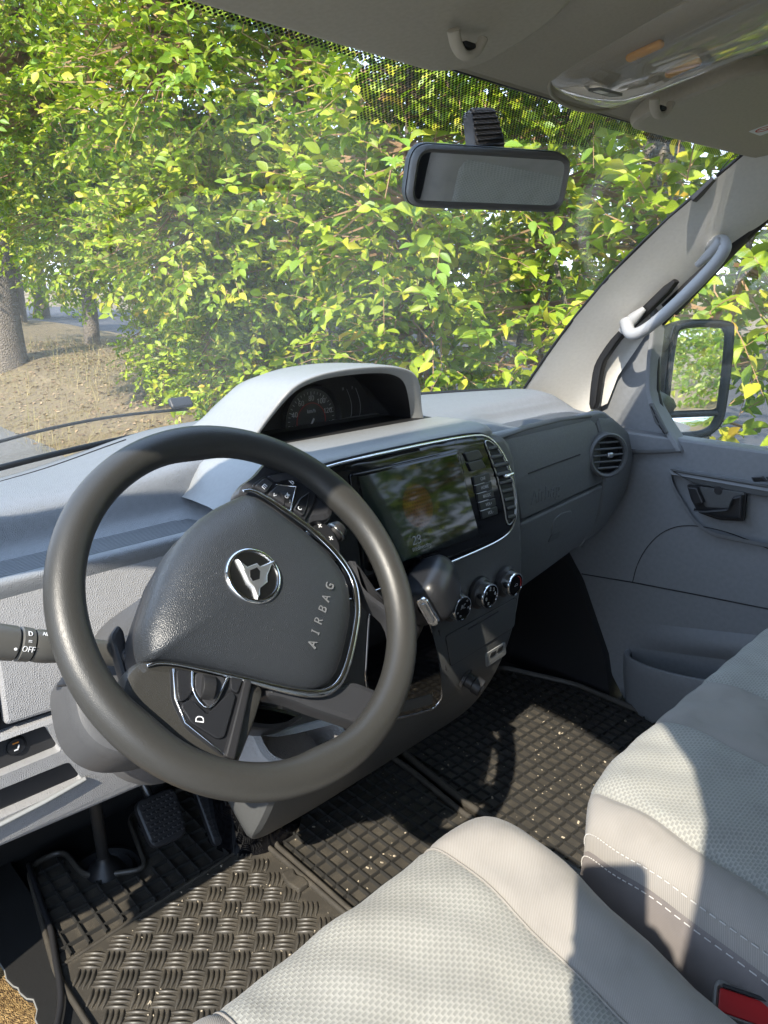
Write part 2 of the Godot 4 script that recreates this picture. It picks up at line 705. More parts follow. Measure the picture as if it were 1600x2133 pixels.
	for y in 512:
		for x in 512:
			var v := t1.get_pixel(x, y).r
			var k := 0.955 + 0.06 * v - 0.02 * clampf((0.36 - v) * 6.0, 0, 1)
			stn.set_pixel(x, y, Color(k, k * 0.992, k * 0.98))
	var stt := tex(stn)
	for nm in ["seat plain", "seat weave", "seat side"]:
		mats[nm].detail_enabled = true
		mats[nm].detail_albedo = stt
		mats[nm].detail_blend_mode = BaseMaterial3D.BLEND_MODE_MUL
		mats[nm].detail_uv_layer = BaseMaterial3D.DETAIL_UV_2
		mats[nm].uv2_scale = Vector3(2.2, 2.2, 1)
	mk("handle grey", lin(0.40, 0.405, 0.41), 0.5)
	for nm in ["headliner", "visor vinyl", "pillar trim", "door plastic", "dash pad", "hood grey", "stack grey", "glove plastic", "shroud grey", "rim rubber", "hub leather", "dash plastic"]:
		mats[nm].albedo_texture = spt
		mats[nm].albedo_color = mats[nm].albedo_color * 1.05
	mk("stitch", lin(0.52, 0.50, 0.47), 0.8)
	# glass
	m = mk("windshield glass", Color(0.9, 0.96, 0.93, 0.03), 0.0)
	m.transparency = BaseMaterial3D.TRANSPARENCY_ALPHA
	m = mk("clear plastic", Color(0.90, 0.86, 0.80, 0.22), 0.03)
	m.transparency = BaseMaterial3D.TRANSPARENCY_ALPHA
	m = mk("gauge glass", Color(0.8, 0.8, 0.8, 0.04), 0.02)
	m.transparency = BaseMaterial3D.TRANSPARENCY_ALPHA
	# dust and wiped streaks on the windscreen
	var di := Image.create(1024, 512, false, Image.FORMAT_RGBA8)
	var d1 := noise_img(1024, FastNoiseLite.TYPE_SIMPLEX_SMOOTH, 0.004, 31, 4)
	var d2 := noise_img(1024, FastNoiseLite.TYPE_SIMPLEX, 0.35, 32, 2)
	for y in 512:
		for x in 1024:
			var a := d1.get_pixel(x, y).r
			var sp := d2.get_pixel(x, y).r
			var v := 0.008 + 0.08 * clampf((a - 0.45) * 2.4, 0, 1) * (0.6 + 0.8 * sp)
			di.set_pixel(x, y, Color(0.93, 0.93, 0.92, v))
	m = mk("glass dust", Color.WHITE, 1.0)
	m.transparency = BaseMaterial3D.TRANSPARENCY_ALPHA
	m.albedo_texture = tex(di)
	m.metallic_specular = 0.0
	# printed black dots
	var fi := Image.create(64, 64, false, Image.FORMAT_RGBA8)
	for y in 64:
		for x in 64:
			var p := Vector2(x + 0.5, y + 0.5)
			var r := 99.0
			for c in [Vector2(32, 32), Vector2(0, 0), Vector2(64, 0), Vector2(0, 64), Vector2(64, 64)]:
				r = minf(r, p.distance_to(c))
			fi.set_pixel(x, y, Color(0.01, 0.01, 0.01, 1.0 if r < 17.5 else 0.0))
	m = mk("frit dots", Color.WHITE, 0.7)
	m.transparency = BaseMaterial3D.TRANSPARENCY_ALPHA_SCISSOR
	m.alpha_scissor_threshold = 0.5
	m.albedo_texture = tex(fi)

const STACK := [Vector2(0.1, -0.31), Vector2(0.16, -0.265), Vector2(0.22, -0.226), Vector2(0.3, -0.187), Vector2(0.4, -0.158), Vector2(0.5, -0.148), Vector2(0.6, -0.155), Vector2(0.7, -0.175), Vector2(0.77, -0.192)]
const LEFT := [Vector2(0.3, -0.25), Vector2(0.38, -0.215), Vector2(0.46, -0.2), Vector2(0.55, -0.2), Vector2(0.64, -0.215), Vector2(0.71, -0.235)]
const GLOVE := [Vector2(0.28, -0.34), Vector2(0.36, -0.275), Vector2(0.45, -0.235), Vector2(0.55, -0.215), Vector2(0.65, -0.212), Vector2(0.72, -0.222), Vector2(0.76, -0.235)]

func _ready() -> void:
	# ---- camera
	var cam := Camera3D.new()
	cam.name = "camera"
	add_child(cam)
	cam.keep_aspect = Camera3D.KEEP_HEIGHT
	cam.fov = 69.4
	cam.near = 0.02
	cam.far = 400.0
	cam.position = Vector3(-0.3951, 1.023, 0.5918)
	cam.rotation_degrees = Vector3(-17.0, -44.5, 0.0)
	cam.current = true
	# ---- sky, sun, exposure
	var we := WorldEnvironment.new()
	we.name = "environment"
	var e := Environment.new()
	e.background_mode = Environment.BG_SKY
	e.sky = Sky.new()
	var sm := ProceduralSkyMaterial.new()
	sm.sky_top_color = Color(0.57, 0.655, 0.775)
	sm.sky_horizon_color = Color(0.77, 0.81, 0.86)
	sm.sky_curve = 0.12
	sm.ground_bottom_color = Color(0.22, 0.21, 0.18)
	sm.ground_horizon_color = Color(0.5, 0.52, 0.5)
	sm.sky_energy_multiplier = 1.6
	e.sky.sky_material = sm
	e.tonemap_mode = Environment.TONE_MAPPER_LINEAR
	e.tonemap_exposure = 1.75
	e.sdfgi_enabled = true
	e.ssao_enabled = true
	e.ssil_enabled = true
	we.environment = e
	add_child(we)
	var sun := DirectionalLight3D.new()
	sun.name = "sun"
	add_child(sun)
	sun.light_color = Color(1.0, 0.965, 0.90)
	sun.light_energy = 1.6
	sun.light_angular_distance = 0.5
	sun.shadow_enabled = true
	sun.look_at_from_position(V0, Vector3(0.680, -0.665, -0.308), Vector3.UP)
	make_materials()
	build_ground()
	build_shell()
	build_dash()
	build_wheel()
	build_floor()
	build_seats()
	build_door()
	build_top()
	build_outside()
	build_hand()


# ---------------------------------------------------------------- van shell: roof, pillars, floor, bulkhead, windscreen
func ws(x: float, t: float) -> Vector3:
	# windscreen surface, t 0 at the base and 1 at the header
	var q := (x - 0.46) * (x - 0.46)
	var a := Vector3(x, 0.775, -0.655 + 0.42 * q)
	var b := Vector3(x, 1.262, -0.028 + 0.05 * q)
	var p := a.lerp(b, t)
	var n := Vector3(0, 0.74, -0.67)
	return p + n * 0.035 * sin(PI * t)

func strip(pa: Array, pb: Array, n := 2) -> ArrayMesh:
	var rows := []
	for i in pa.size():
		var r := PackedVector3Array()
		for k in n + 1:
			r.append(pa[i].lerp(pb[i], float(k) / n))
		rows.append(r)
	return grid(rows)

# closed prism: outline in (z, y), from x0 to x1
func slab_x(p: PackedVector2Array, x0: float, x1: float, bev := 0.004) -> ArrayMesh:
	return turned(ext(p, x1 - x0, bev), Transform3D(Basis(Vector3(0, 0, 1), Vector3(0, 1, 0), Vector3(1, 0, 0)), Vector3(x0, 0, 0)))

func slab_y(p: PackedVector2Array, y0: float, y1: float, bev := 0.004) -> ArrayMesh:
	return turned(ext(p, y1 - y0, bev), Transform3D(Basis(Vector3(1, 0, 0), Vector3(0, 0, 1), Vector3(0, 1, 0)), Vector3(0, y0, 0)))

func build_shell() -> void:
	var van := thing("van_cab", "light grey van cab interior shell with pillars, roof lining and black carpet", "van", Vector3(0.42, -0.06, 0.2))
	# roof lining: front edge follows the header, sides roll down
	var rows := []
	for i in 15:
		var z := -0.02 + 1.5 * pow(i / 14.0, 1.3)
		var r := PackedVector3Array()
		for k in 25:
			var u := -1.0 + k / 12.0
			var x := 0.42 + u * 0.88
			var y := 1.262 + 0.47 * (1.0 - exp(-maxf(z + 0.02, 0.0) / 0.45)) - 0.02 * pow(absf(u), 5.0)
			if i == 0:
				y = 1.254 - 0.01 * pow(absf(u), 4.0)
			r.append(Vector3(x, y, z + 0.05 * (x - 0.46) * (x - 0.46) * (1.0 if i < 3 else 0.0)))
		rows.append(r)
	mi("roof_lining", grid(rows), mats["headliner"], van)
	var rows2 := []
	for r in rows:
		var q := PackedVector3Array()
		for p in r:
			q.append(p + Vector3(0, 0.03, 0.035))
		rows2.append(q)
	mi("roof_panel", grid(rows2, false, false, true), mats["body paint"], van)
	# header cross-member above the glass
	mi("header_rail", tube([Vector3(-0.42, 1.288, 0.045), Vector3(0.46, 1.292, 0.022), Vector3(1.28, 1.288, 0.045)], 0.018, 8), mats["body paint"], van)
	# floor, fire wall, bulkhead, sides
	mi("floor_pan", slab_y(PackedVector2Array([Vector2(-0.46, -0.80), Vector2(1.30, -0.80), Vector2(1.30, 1.35), Vector2(-0.46, 1.35)]), -0.10, -0.03, 0.0), mats["carpet"], van)
	mi("fire_wall", slab_x(PackedVector2Array([Vector2(-0.74, -0.05), Vector2(-0.62, 0.10), Vector2(-0.66, 0.64), Vector2(-0.74, 0.66), Vector2(-0.84, 0.50), Vector2(-0.84, -0.05)]), -0.46, 1.30, 0.0), mats["carpet"], van)
	mi("bulkhead", rbox(Vector3(1.9, 2.0, 0.04), 0.005, Vector3(0.42, 0.74, 1.36)), mats["shroud grey"], van)
	# driver-side door frame: the pillar, the roof rail and the rear post round the open doorway
	var ap := PackedVector2Array([Vector2(-0.75, 0.8), Vector2(-0.75, -0.08), Vector2(-0.39, -0.08), Vector2(-0.365, 0.2), Vector2(-0.335, 0.36), Vector2(-0.275, 0.45), Vector2(-0.21, 0.59), Vector2(-0.173, 0.66), Vector2(-0.145, 0.82), Vector2(-0.115, 0.99), Vector2(-0.086, 1.05), Vector2(-0.01, 1.165), Vector2(0.075, 1.265), Vector2(0.17, 1.372), Vector2(0.25, 1.44), Vector2(0.31, 1.485), Vector2(0.38, 1.505), Vector2(0.5, 1.5), Vector2(0.61, 1.47), Vector2(0.675, 1.43), Vector2(0.722, 1.36), Vector2(0.735, 1.28), Vector2(0.722, 1.1), Vector2(0.7, 0.9), Vector2(0.68, 0.5), Vector2(0.62, 0), Vector2(0.62, -0.08), Vector2(1.36, -0.08), Vector2(1.36, 1.73), Vector2(0.6, 1.68), Vector2(0.2, 1.56), Vector2(0.05, 1.47), Vector2(-0.06, 1.35), Vector2(-0.14, 1.21), Vector2(-0.192, 1.1), Vector2(-0.28, 0.93), Vector2(-0.36, 0.8)])
	mi("driver_door_frame", slab_x(ap, -0.50, -0.44, 0.006), mats["pillar trim"], van)
	mi("door_sill", rbox(Vector3(0.10, 0.10, 1.5), 0.02, Vector3(-0.47, -0.09, 0.0)), mats["carpet"], van)
	# passenger-side shell behind and around the door
	mi("passenger_rear_post", slab_x(PackedVector2Array([Vector2(0.90, -0.08), Vector2(1.36, -0.08), Vector2(1.36, 1.72), Vector2(0.5, 1.64), Vector2(0.7, 1.55), Vector2(0.88, 1.42)]), 1.29, 1.34, 0.01), mats["pillar trim"], van)
	mi("passenger_roof_rail", tube([Vector3(1.29, 1.21, -0.08), Vector3(1.30, 1.32, 0.06), Vector3(1.30, 1.43, 0.25), Vector3(1.29, 1.55, 0.6), Vector3(1.28, 1.66, 1.3)], [0.03, 0.045, 0.055, 0.06, 0.06], 10), mats["pillar trim"], van)
	mi("kick_panel", slab_x(PackedVector2Array([Vector2(-0.72, -0.06), Vector2(-0.20, -0.06), Vector2(-0.24, 0.10), Vector2(-0.33, 0.28), Vector2(-0.42, 0.40), Vector2(-0.42, 0.70), Vector2(-0.72, 0.74)]), 1.225, 1.30, 0.02), mats["trim black"], van)
	# passenger A-pillar trim
	var pil := []
	var sec := [[0.0, 0.115], [0.12, 0.095], [0.3, 0.085], [0.5, 0.082], [0.75, 0.08], [1.0, 0.085], [1.1, 0.09]]
	for s in sec:
		var t: float = s[0]
		var a := ws(1.115, t) + Vector3(0, -0.004, 0.004)
		var w: float = s[1] * 1.15
		var row := PackedVector3Array()
		# from the glass edge, round towards the door opening
		for k in 12:
			var f := k / 11.0
			row.append(a + Vector3(0.155 * sin(f * PI / 2) , -0.004 - 0.050 * sin(f * PI) , w * (1.0 - cos(f * PI / 2)) * 1.15) + Vector3(0, -0.02 * f, 0))
		pil.append(row)
	mi("pillar_trim", grid(pil), mats["pillar trim"], van)
	mi("outer_pillar", tube([Vector3(1.30, 0.72, -0.56), Vector3(1.31, 0.95, -0.34), Vector3(1.31, 1.18, -0.11), Vector3(1.31, 1.30, 0.06)], 0.045, 8), mats["body paint"], van)
	# windscreen
	var wsn := thing("windshield", "wide raked windshield, faintly dusty, dotted black band along its top edge", "windshield", ws(0.46, 0.0))
	rows = []
	for i in 13:
		var r := PackedVector3Array()
		for k in 33:
			r.append(ws(-0.40 + 1.56 * k / 32.0, -0.04 + 1.05 * i / 12.0))
		rows.append(r)
	mi("glass_pane", grid(rows), mats["windshield glass"], wsn)
	var uvr := []
	var drow := []
	for i in 13:
		var r := PackedVector3Array()
		var u := PackedVector2Array()
		for k in 33:
			r.append(ws(-0.40 + 1.56 * k / 32.0, 1.0 * i / 12.0) + Vector3(0, -0.0025, 0.0025))
			u.append(Vector2(k / 32.0, i / 12.0))
		drow.append(r)
		uvr.append(u)
	var du := mi("dust_film", grid(drow, false, false, false, uvr), mats["glass dust"], wsn)
	du.set_meta("kind", "stuff")
	# dotted black print: narrow band along the header, and a deep patch behind the mirror
	var dots := []
	var duv := []
	for i in 4:
		var r := PackedVector3Array()
		var u := PackedVector2Array()
		for k in 41:
			var x := -0.40 + 1.56 * k / 40.0
			r.append(ws(x, 0.967 + 0.012 * i) + Vector3(0, -0.0012, 0.0012))
			u.append(Vector2(x / 0.0062, 0.967 * 125 + i * 1.5))
		dots.append(r)
		duv.append(u)
	mi("dotted_band", grid(dots, false, false, false, duv), mats["frit dots"], wsn)
	dots = []
	duv = []
	for i in 9:
		var r := PackedVector3Array()
		var u := PackedVector2Array()
		for k in 17:
			var f := k / 16.0
			var t := lerpf(0.87 + 0.045 * f, 0.967, i / 8.0)
			var x := lerpf(0.245 - 0.035 * i / 8.0 + 0.014 * sin(i / 8.0 * TAU), 0.70 - 0.02 * i / 8.0, f)
			r.append(ws(x, t) + Vector3(0, -0.0012, 0.0012))
			u.append(Vector2(x / 0.0062, t * 125))
		dots.append(r)
		duv.append(u)
	mi("dotted_patch", grid(dots, false, false, false, duv), mats["frit dots"], wsn)
	# black ceramic edge along the sides and the base
	for sd in 2:
		var pa := []
		var pb := []
		for i in 13:
			var x := 1.118 if sd == 1 else -0.40
			pa.append(ws(x, i / 12.0) + Vector3(0, -0.001, 0.001))
			pb.append(ws(x + 0.04, i / 12.0) + Vector3(0, -0.001, 0.001))
		mi("edge_print", strip(pa, pb), mats["cavity black"], wsn)
	var seal := []
	for k in 33:
		seal.append(ws(-0.40 + 1.53 * k / 32.0, 0.004) + Vector3(0, -0.004, 0.006))
	mi("base_seal", tube(seal, 0.0048, 8), mats["seal rubber"], wsn)
	seal = []
	for k in 33:
		seal.append(ws(-0.40 + 1.52 * k / 32.0, 0.998) + Vector3(0, -0.004, 0.004))
	mi("header_seal", tube(seal, 0.0035, 8), mats["seal rubber"], wsn)
	seal = []
	for k in 13:
		seal.append(ws(1.117, k / 12.0) + Vector3(0, -0.004, 0.004))
	mi("pillar_seal", tube(seal, 0.0035, 8), mats["seal rubber"], wsn)


# ---------------------------------------------------------------- dashboard
func ss(a: float, b: float, x: float) -> float:
	return smoothstep(a, b, x)

func onpath(tab: Array, p: PackedVector2Array, off: float) -> PackedVector3Array:
	var o := PackedVector3Array()
	for q in p:
		o.append(onf(tab, q.x, q.y, off))
	return o

func mirrored(q: Array, cx: float) -> Array:
	var o := q.duplicate()
	for i in range(q.size() - 1, -1, -1):
		o.append(Vector2(2 * cx - q[i].x, q[i].y))
	return o

func groove_shade(d: Node, tab: Array, q: Array, off := 0.0, r := 0.0011, nm := "groove_shade") -> void:  # dark raised tube stands in for the shade inside a groove
	mi(nm, tube(onpath(tab, PackedVector2Array(q), off), r, 6), mats["gap shade"], d)

func build_dash() -> void:
	var d := thing("dashboard", "grey plastic dashboard with central instrument hood and glossy screen console", "dashboard", Vector3(0.42, 0.15, -0.4))
	# ---- top pad with a tray each side
	var cols := []
	for i in 85:
		var x := -0.44 + 1.645 * i / 84.0
		var k := 1.0 - ss(0.10, 0.235, x)
		if x > 0.5:
			k = ss(0.72, 0.86, x) * (1.0 - ss(1.06, 1.18, x))
		var side := ss(0.2, 0.7, x)
		var yl := lerpf(0.712, 0.756, side)
		var yp := 0.763 + 0.022 * ss(-0.05, 0.25, x)
		var drop := 0.075 * pow(maxf(0.0, x - 1.07) / 0.12, 2.0)
		yl -= drop
		yp -= drop
		var zb := -0.655 + 0.42 * (x - 0.46) * (x - 0.46)
		var zw := -0.352 - 0.03 * (1.0 - k) + 0.04 * side * (1 - k)
		var pr := [Vector2(zb - 0.085, yp - 0.13), Vector2(zb - 0.08, yp - 0.034), Vector2(zb - 0.01, yp - 0.008), Vector2(zb + 0.05, yp + 0.004), Vector2(lerpf(zb, zw, 0.5), yp + 0.006), Vector2(zw - 0.03, yp + 0.003), Vector2(zw - 0.012, yp - 0.003), Vector2(zw, lerpf(yp - 0.005, yp - 0.014, k)), Vector2(zw + 0.006, lerpf(yp - 0.006, yl + 0.012, k)), Vector2(zw + 0.014, lerpf(yp - 0.007, yl, k)), Vector2(zw + 0.03, lerpf(yp - 0.009, yl - 0.008, k)), Vector2(-0.30, lerpf(yp - 0.012, yl - 0.009, k)), Vector2(-0.262, lerpf(lerpf(yp, yl, 0.5), yl - 0.008, k)), Vector2(-0.252, yl - 0.006), Vector2(-0.246, yl + 0.003), Vector2(-0.240, yl + 0.005), Vector2(-0.232, yl + 0.004), Vector2(-0.228, yl - 0.003), Vector2(-0.234, yl - 0.03)]
		var row := PackedVector3Array()
		for q in smooth2(pr, 1, false):
			row.append(Vector3(x, q.y, q.x))
		cols.append(row)
	mi("top_pad", grid(cols, false, false, true), mats["dash pad"], d)
	# defroster slot line along the pad
	var sl := []
	for i in 30:
		var x := -0.42 + 0.56 * i / 29.0
		sl.append(Vector3(x, 0.763 + 0.022 * ss(-0.05, 0.25, x) + 0.0035, -0.60 + 0.42 * (x - 0.46) * (x - 0.46)))
	mi("pad_groove_shade", tube(sl, 0.0013, 6), mats["gap shade"], d)
	sl = []
	for i in 20:
		var x := 0.80 + 0.26 * i / 19.0
		sl.append(Vector3(x, 0.788, -0.615 + 0.42 * (x - 0.46) * (x - 0.46)))
	mi("defroster_vent", tube(sl, Vector2(0.012, 0.004), 8), mats["cavity black"], d)
	# ribbed rubber lining on the tray floors
	for e in [[[Vector2(-0.43, -0.336), Vector2(0.10, -0.336), Vector2(0.165, -0.315), Vector2(0.195, -0.285), Vector2(0.20, -0.256), Vector2(-0.43, -0.256)], 0.7055], [[Vector2(0.83, -0.322), Vector2(1.03, -0.330), Vector2(1.08, -0.31), Vector2(1.08, -0.256), Vector2(0.80, -0.256), Vector2(0.79, -0.29)], 0.7495]]:
		var tl := mi("tray_lining", slab_y(rpoly(e[0], 0.012), e[1] - 0.006, e[1], 0.0015), mats["tray rubber"], d)
		var rb := []
		for k in 15:
			var z := -0.330 + 0.005 * k
			var sg := Geometry2D.intersect_polyline_with_polygon(PackedVector2Array([Vector2(-1, z), Vector2(2, z)]), inset(rpoly(e[0], 0.012), 0.003))
			for q in sg:
				rb.append(tube([Vector3(q[0].x, e[1], z), Vector3(q[q.size() - 1].x, e[1], z)], 0.0009, 5))
		mi("lining_ribs", join(rb), mats["tray rubber"], tl).set_meta("kind", "stuff")
	# ---- dark carcass behind the panels
	for t in [[LEFT, -0.44, 0.30, 0.40, 0.715], [GLOVE, 0.60, 1.10, 0.47, 0.755]]:
		var rr := []
		for i in 14:
			var y := lerpf(t[3], t[4], i / 13.0)
			rr.append(PackedVector3Array([onf(t[0], t[1], y, -0.014), onf(t[0], t[2], y, -0.014)]))
		mi("carcass", grid(rr), mats["gap shade"], d)
	# ---- instrument hood
	var half := [Vector2(0.215, 0.762), Vector2(0.20, 0.785), Vector2(0.185, 0.812), Vector2(0.168, 0.84), Vector2(0.150, 0.866), Vector2(0.128, 0.884), Vector2(0.085, 0.895), Vector2(0.03, 0.899)]
	var outl := []
	for i in half.size():
		outl.append(Vector2(0.42 - half[i].x, half[i].y))
	for i in range(half.size() - 1, -1, -1):
		outl.append(Vector2(0.42 + half[i].x, half[i].y))
	var om := smooth2(outl, 2, false)
	var inh := [Vector2(0.178, 0.772), Vector2(0.174, 0.792), Vector2(0.165, 0.812), Vector2(0.145, 0.84), Vector2(0.126, 0.862), Vector2(0.106, 0.874), Vector2(0.075, 0.882), Vector2(0.03, 0.885)]
	var inl := []
	for i in inh.size():
		inl.append(Vector2(0.42 - inh[i].x, inh[i].y))
	for i in range(inh.size() - 1, -1, -1):
		inl.append(Vector2(0.42 + inh[i].x, inh[i].y))
	var im := smooth2(inl, 2, false)
	var rows := []
	var n := om.size()
	for s in [[-0.345, 0.0, 1.0], [-0.334, 0.0, 0.55], [-0.330, 0.0, 0.25], [-0.333, 0.0, 0.06], [-0.342, 0.0, 0.0], [-0.38, 0.0, 0.0], [-0.42, 0.003, 0.0], [-0.46, 0.012, 0.0], [-0.50, 0.032, 0.0], [-0.54, 0.062, 0.0], [-0.58, 0.10, 0.0]]:
		var row := PackedVector3Array()
		for i in n:
			var q: Vector2 = om[i].lerp(im[i], s[2])
			# the rim leans: its top reaches further back than its foot
			row.append(Vector3(q.x, maxf(q.y - s[1] * ss(0.76, 0.9, q.y) * 1.25, 0.765), s[0] + 0.035 * ss(0.78, 0.89, q.y) * (1.0 if s[0] > -0.40 else 0.3)))
		rows.append(row)
	mi("instrument_hood", grid(rows), mats["hood grey"], d)
	rows = []
	for s in [[-0.345, 0.0], [-0.37, 0.01], [-0.40, 0.025], [-0.44, 0.04]]:
		var row := PackedVector3Array()
		for q in im:
			row.append(Vector3(lerpf(q.x, 0.42, s[1] * 1.6), lerpf(q.y, 0.81, s[1] * 2.0), s[0] + 0.035 * ss(0.78, 0.89, q.y) * (1.0 - s[1] * 18.0 if s[1] < 0.05 else 0.0)))
		rows.append(row)
	mi("hood_lining", grid(rows), mats["cavity black"], d)
	mi("hood_floor", slab_y(PackedVector2Array([Vector2(0.23, -0.45), Vector2(0.61, -0.45), Vector2(0.635, -0.325), Vector2(0.60, -0.318), Vector2(0.24, -0.318), Vector2(0.215, -0.33)]), 0.765, 0.789, 0.004), mats["cavity black"], d)
	build_gauges(d)
	# ---- deck between hood and screen console
	rows = []
	for i in 41:
		var x := 0.118 + 0.592 * i / 40.0
		var e := ss(0.10, 0.0, minf(x - 0.118, 0.71 - x)) 
		var row := PackedVector3Array()
		for q in [Vector2(-0.42, 0.765), Vector2(-0.345, 0.783), Vector2(-0.318, 0.790), Vector2(-0.27, 0.792), Vector2(-0.225, 0.791), Vector2(-0.204, 0.788), Vector2(-0.193, 0.780), Vector2(-0.196, 0.765), Vector2(-0.22, 0.70)]:
			row.append(Vector3(x, q.y - 0.06 * e * e * e, q.x - 0.05 * e * e))
		rows.append(row)
	mi("console_deck", grid(rows, false, false, true), mats["hood grey"], d)
	build_stack(d)
	build_left(d)
	build_right(d)

func build_gauges(d: Node) -> void:
	var g := mi("gauge_cluster", ext(PackedVector2Array([Vector2(0.25, 0.77), Vector2(0.59, 0.77), Vector2(0.585, 0.82), Vector2(0.545, 0.865), Vector2(0.30, 0.865), Vector2(0.26, 0.82)]), 0.006, 0.001), mats["cavity black"], d, Transform3D(Basis(), Vector3(0, 0, -0.437)))
	var c := Vector3(0.427, 0.793, -0.43)
	mi("dial_ring", lathe([Vector2(0.058, 0.0), Vector2(0.061, 0.008), Vector2(0.064, 0.010), Vector2(0.066, 0.0)], 48), mats["trim black"], g, Transform3D(Basis(), c))
	mi("dial_face", lathe([Vector2(0.0, 0.001), Vector2(0.058, 0.001)], 48), mats["button black"], g, Transform3D(Basis(), c))
	mi("red_ring", ringx(circ(0.033, 48), circ(0.0318, 48), 0.0016, 0.0001), mats["red print"], g, Transform3D(Basis(), c))
	var tk := []
	for k in 33:
		var a := deg_to_rad(226.0 - 272.0 * k / 32.0)
		var major := k % 4 == 0
		var l := 0.008 if major else 0.0045
		tk.append([rbox(Vector3(l, 0.0011 if major else 0.0007, 0.0006), 0.0001), Transform3D(Basis(Vector3(0, 0, 1), a), c + Vector3(cos(a), sin(a), 0) * (0.0525 - l / 2) + Vector3(0, 0, 0.0018))])
		if major:
			var v := k / 4 * 20
			text(str(v), 0.0085, g, mats["white print"], Transform3D(Basis(), c + Vector3(cos(a), sin(a), 0) * 0.0405 + Vector3(0, 0, 0.002)), "numeral", 0.0004)
	var o := mi("tick_marks", join(tk), mats["white print"], g)
	o.set_meta("kind", "stuff")
	text("km/h", 0.006, g, mats["white print"], Transform3D(Basis(), c + Vector3(0, 0.018, 0.002)), "lettering", 0.0004)
	var an := deg_to_rad(237.0)
	mi("needle", ext(PackedVector2Array([Vector2(-0.006, -0.0016), Vector2(0.036, -0.0006), Vector2(0.038, 0.0), Vector2(0.036, 0.0006), Vector2(-0.006, 0.0016)]), 0.0015, 0.0003), mats["white print"], g, Transform3D(Basis(Vector3(0, 0, 1), an), c + Vector3(0, 0, 0.004)))
	# two upright arc gauges to the right of the dial
	for s in 2:
		var pts := []
		var tks := []
		for k in 9:
			var f := k / 8.0
			var p := Vector3(0.512 + s * 0.022 + 0.012 * sin(f * PI) * (1 if s == 0 else 1), 0.767 + 0.075 * f, -0.429)
			pts.append(p)
			tks.append([rbox(Vector3(0.004, 0.0007, 0.0005), 0.0001), Transform3D(Basis(), p + Vector3(-0.002, 0, 0))])
		tks.append(tube(pts, 0.0004, 5))
		mi("level_scale", join(tks), mats["grey print"], g)
	for e in [["H", 0.843, 0.503], ["C", 0.767, 0.506], ["F", 0.843, 0.526], ["E", 0.767, 0.53]]:
		text(e[0], 0.005, g, mats["grey print"], Transform3D(Basis(), Vector3(e[2], e[1], -0.429)), "lettering", 0.0003)
	# clear lens in front of the gauges
	var lens := thing("gauge_lens", "clear plastic lens leaning over the dark instrument cluster", "lens", Vector3(0.42, 0.79, -0.40))
	mi("lens_sheet", grid([PackedVector3Array([Vector3(0.26, 0.792, -0.385), Vector3(0.58, 0.792, -0.385)]), PackedVector3Array([Vector3(0.28, 0.83, -0.41), Vector3(0.56, 0.83, -0.41)]), PackedVector3Array([Vector3(0.31, 0.868, -0.425), Vector3(0.53, 0.868, -0.425)])]), mats["gauge glass"], lens)

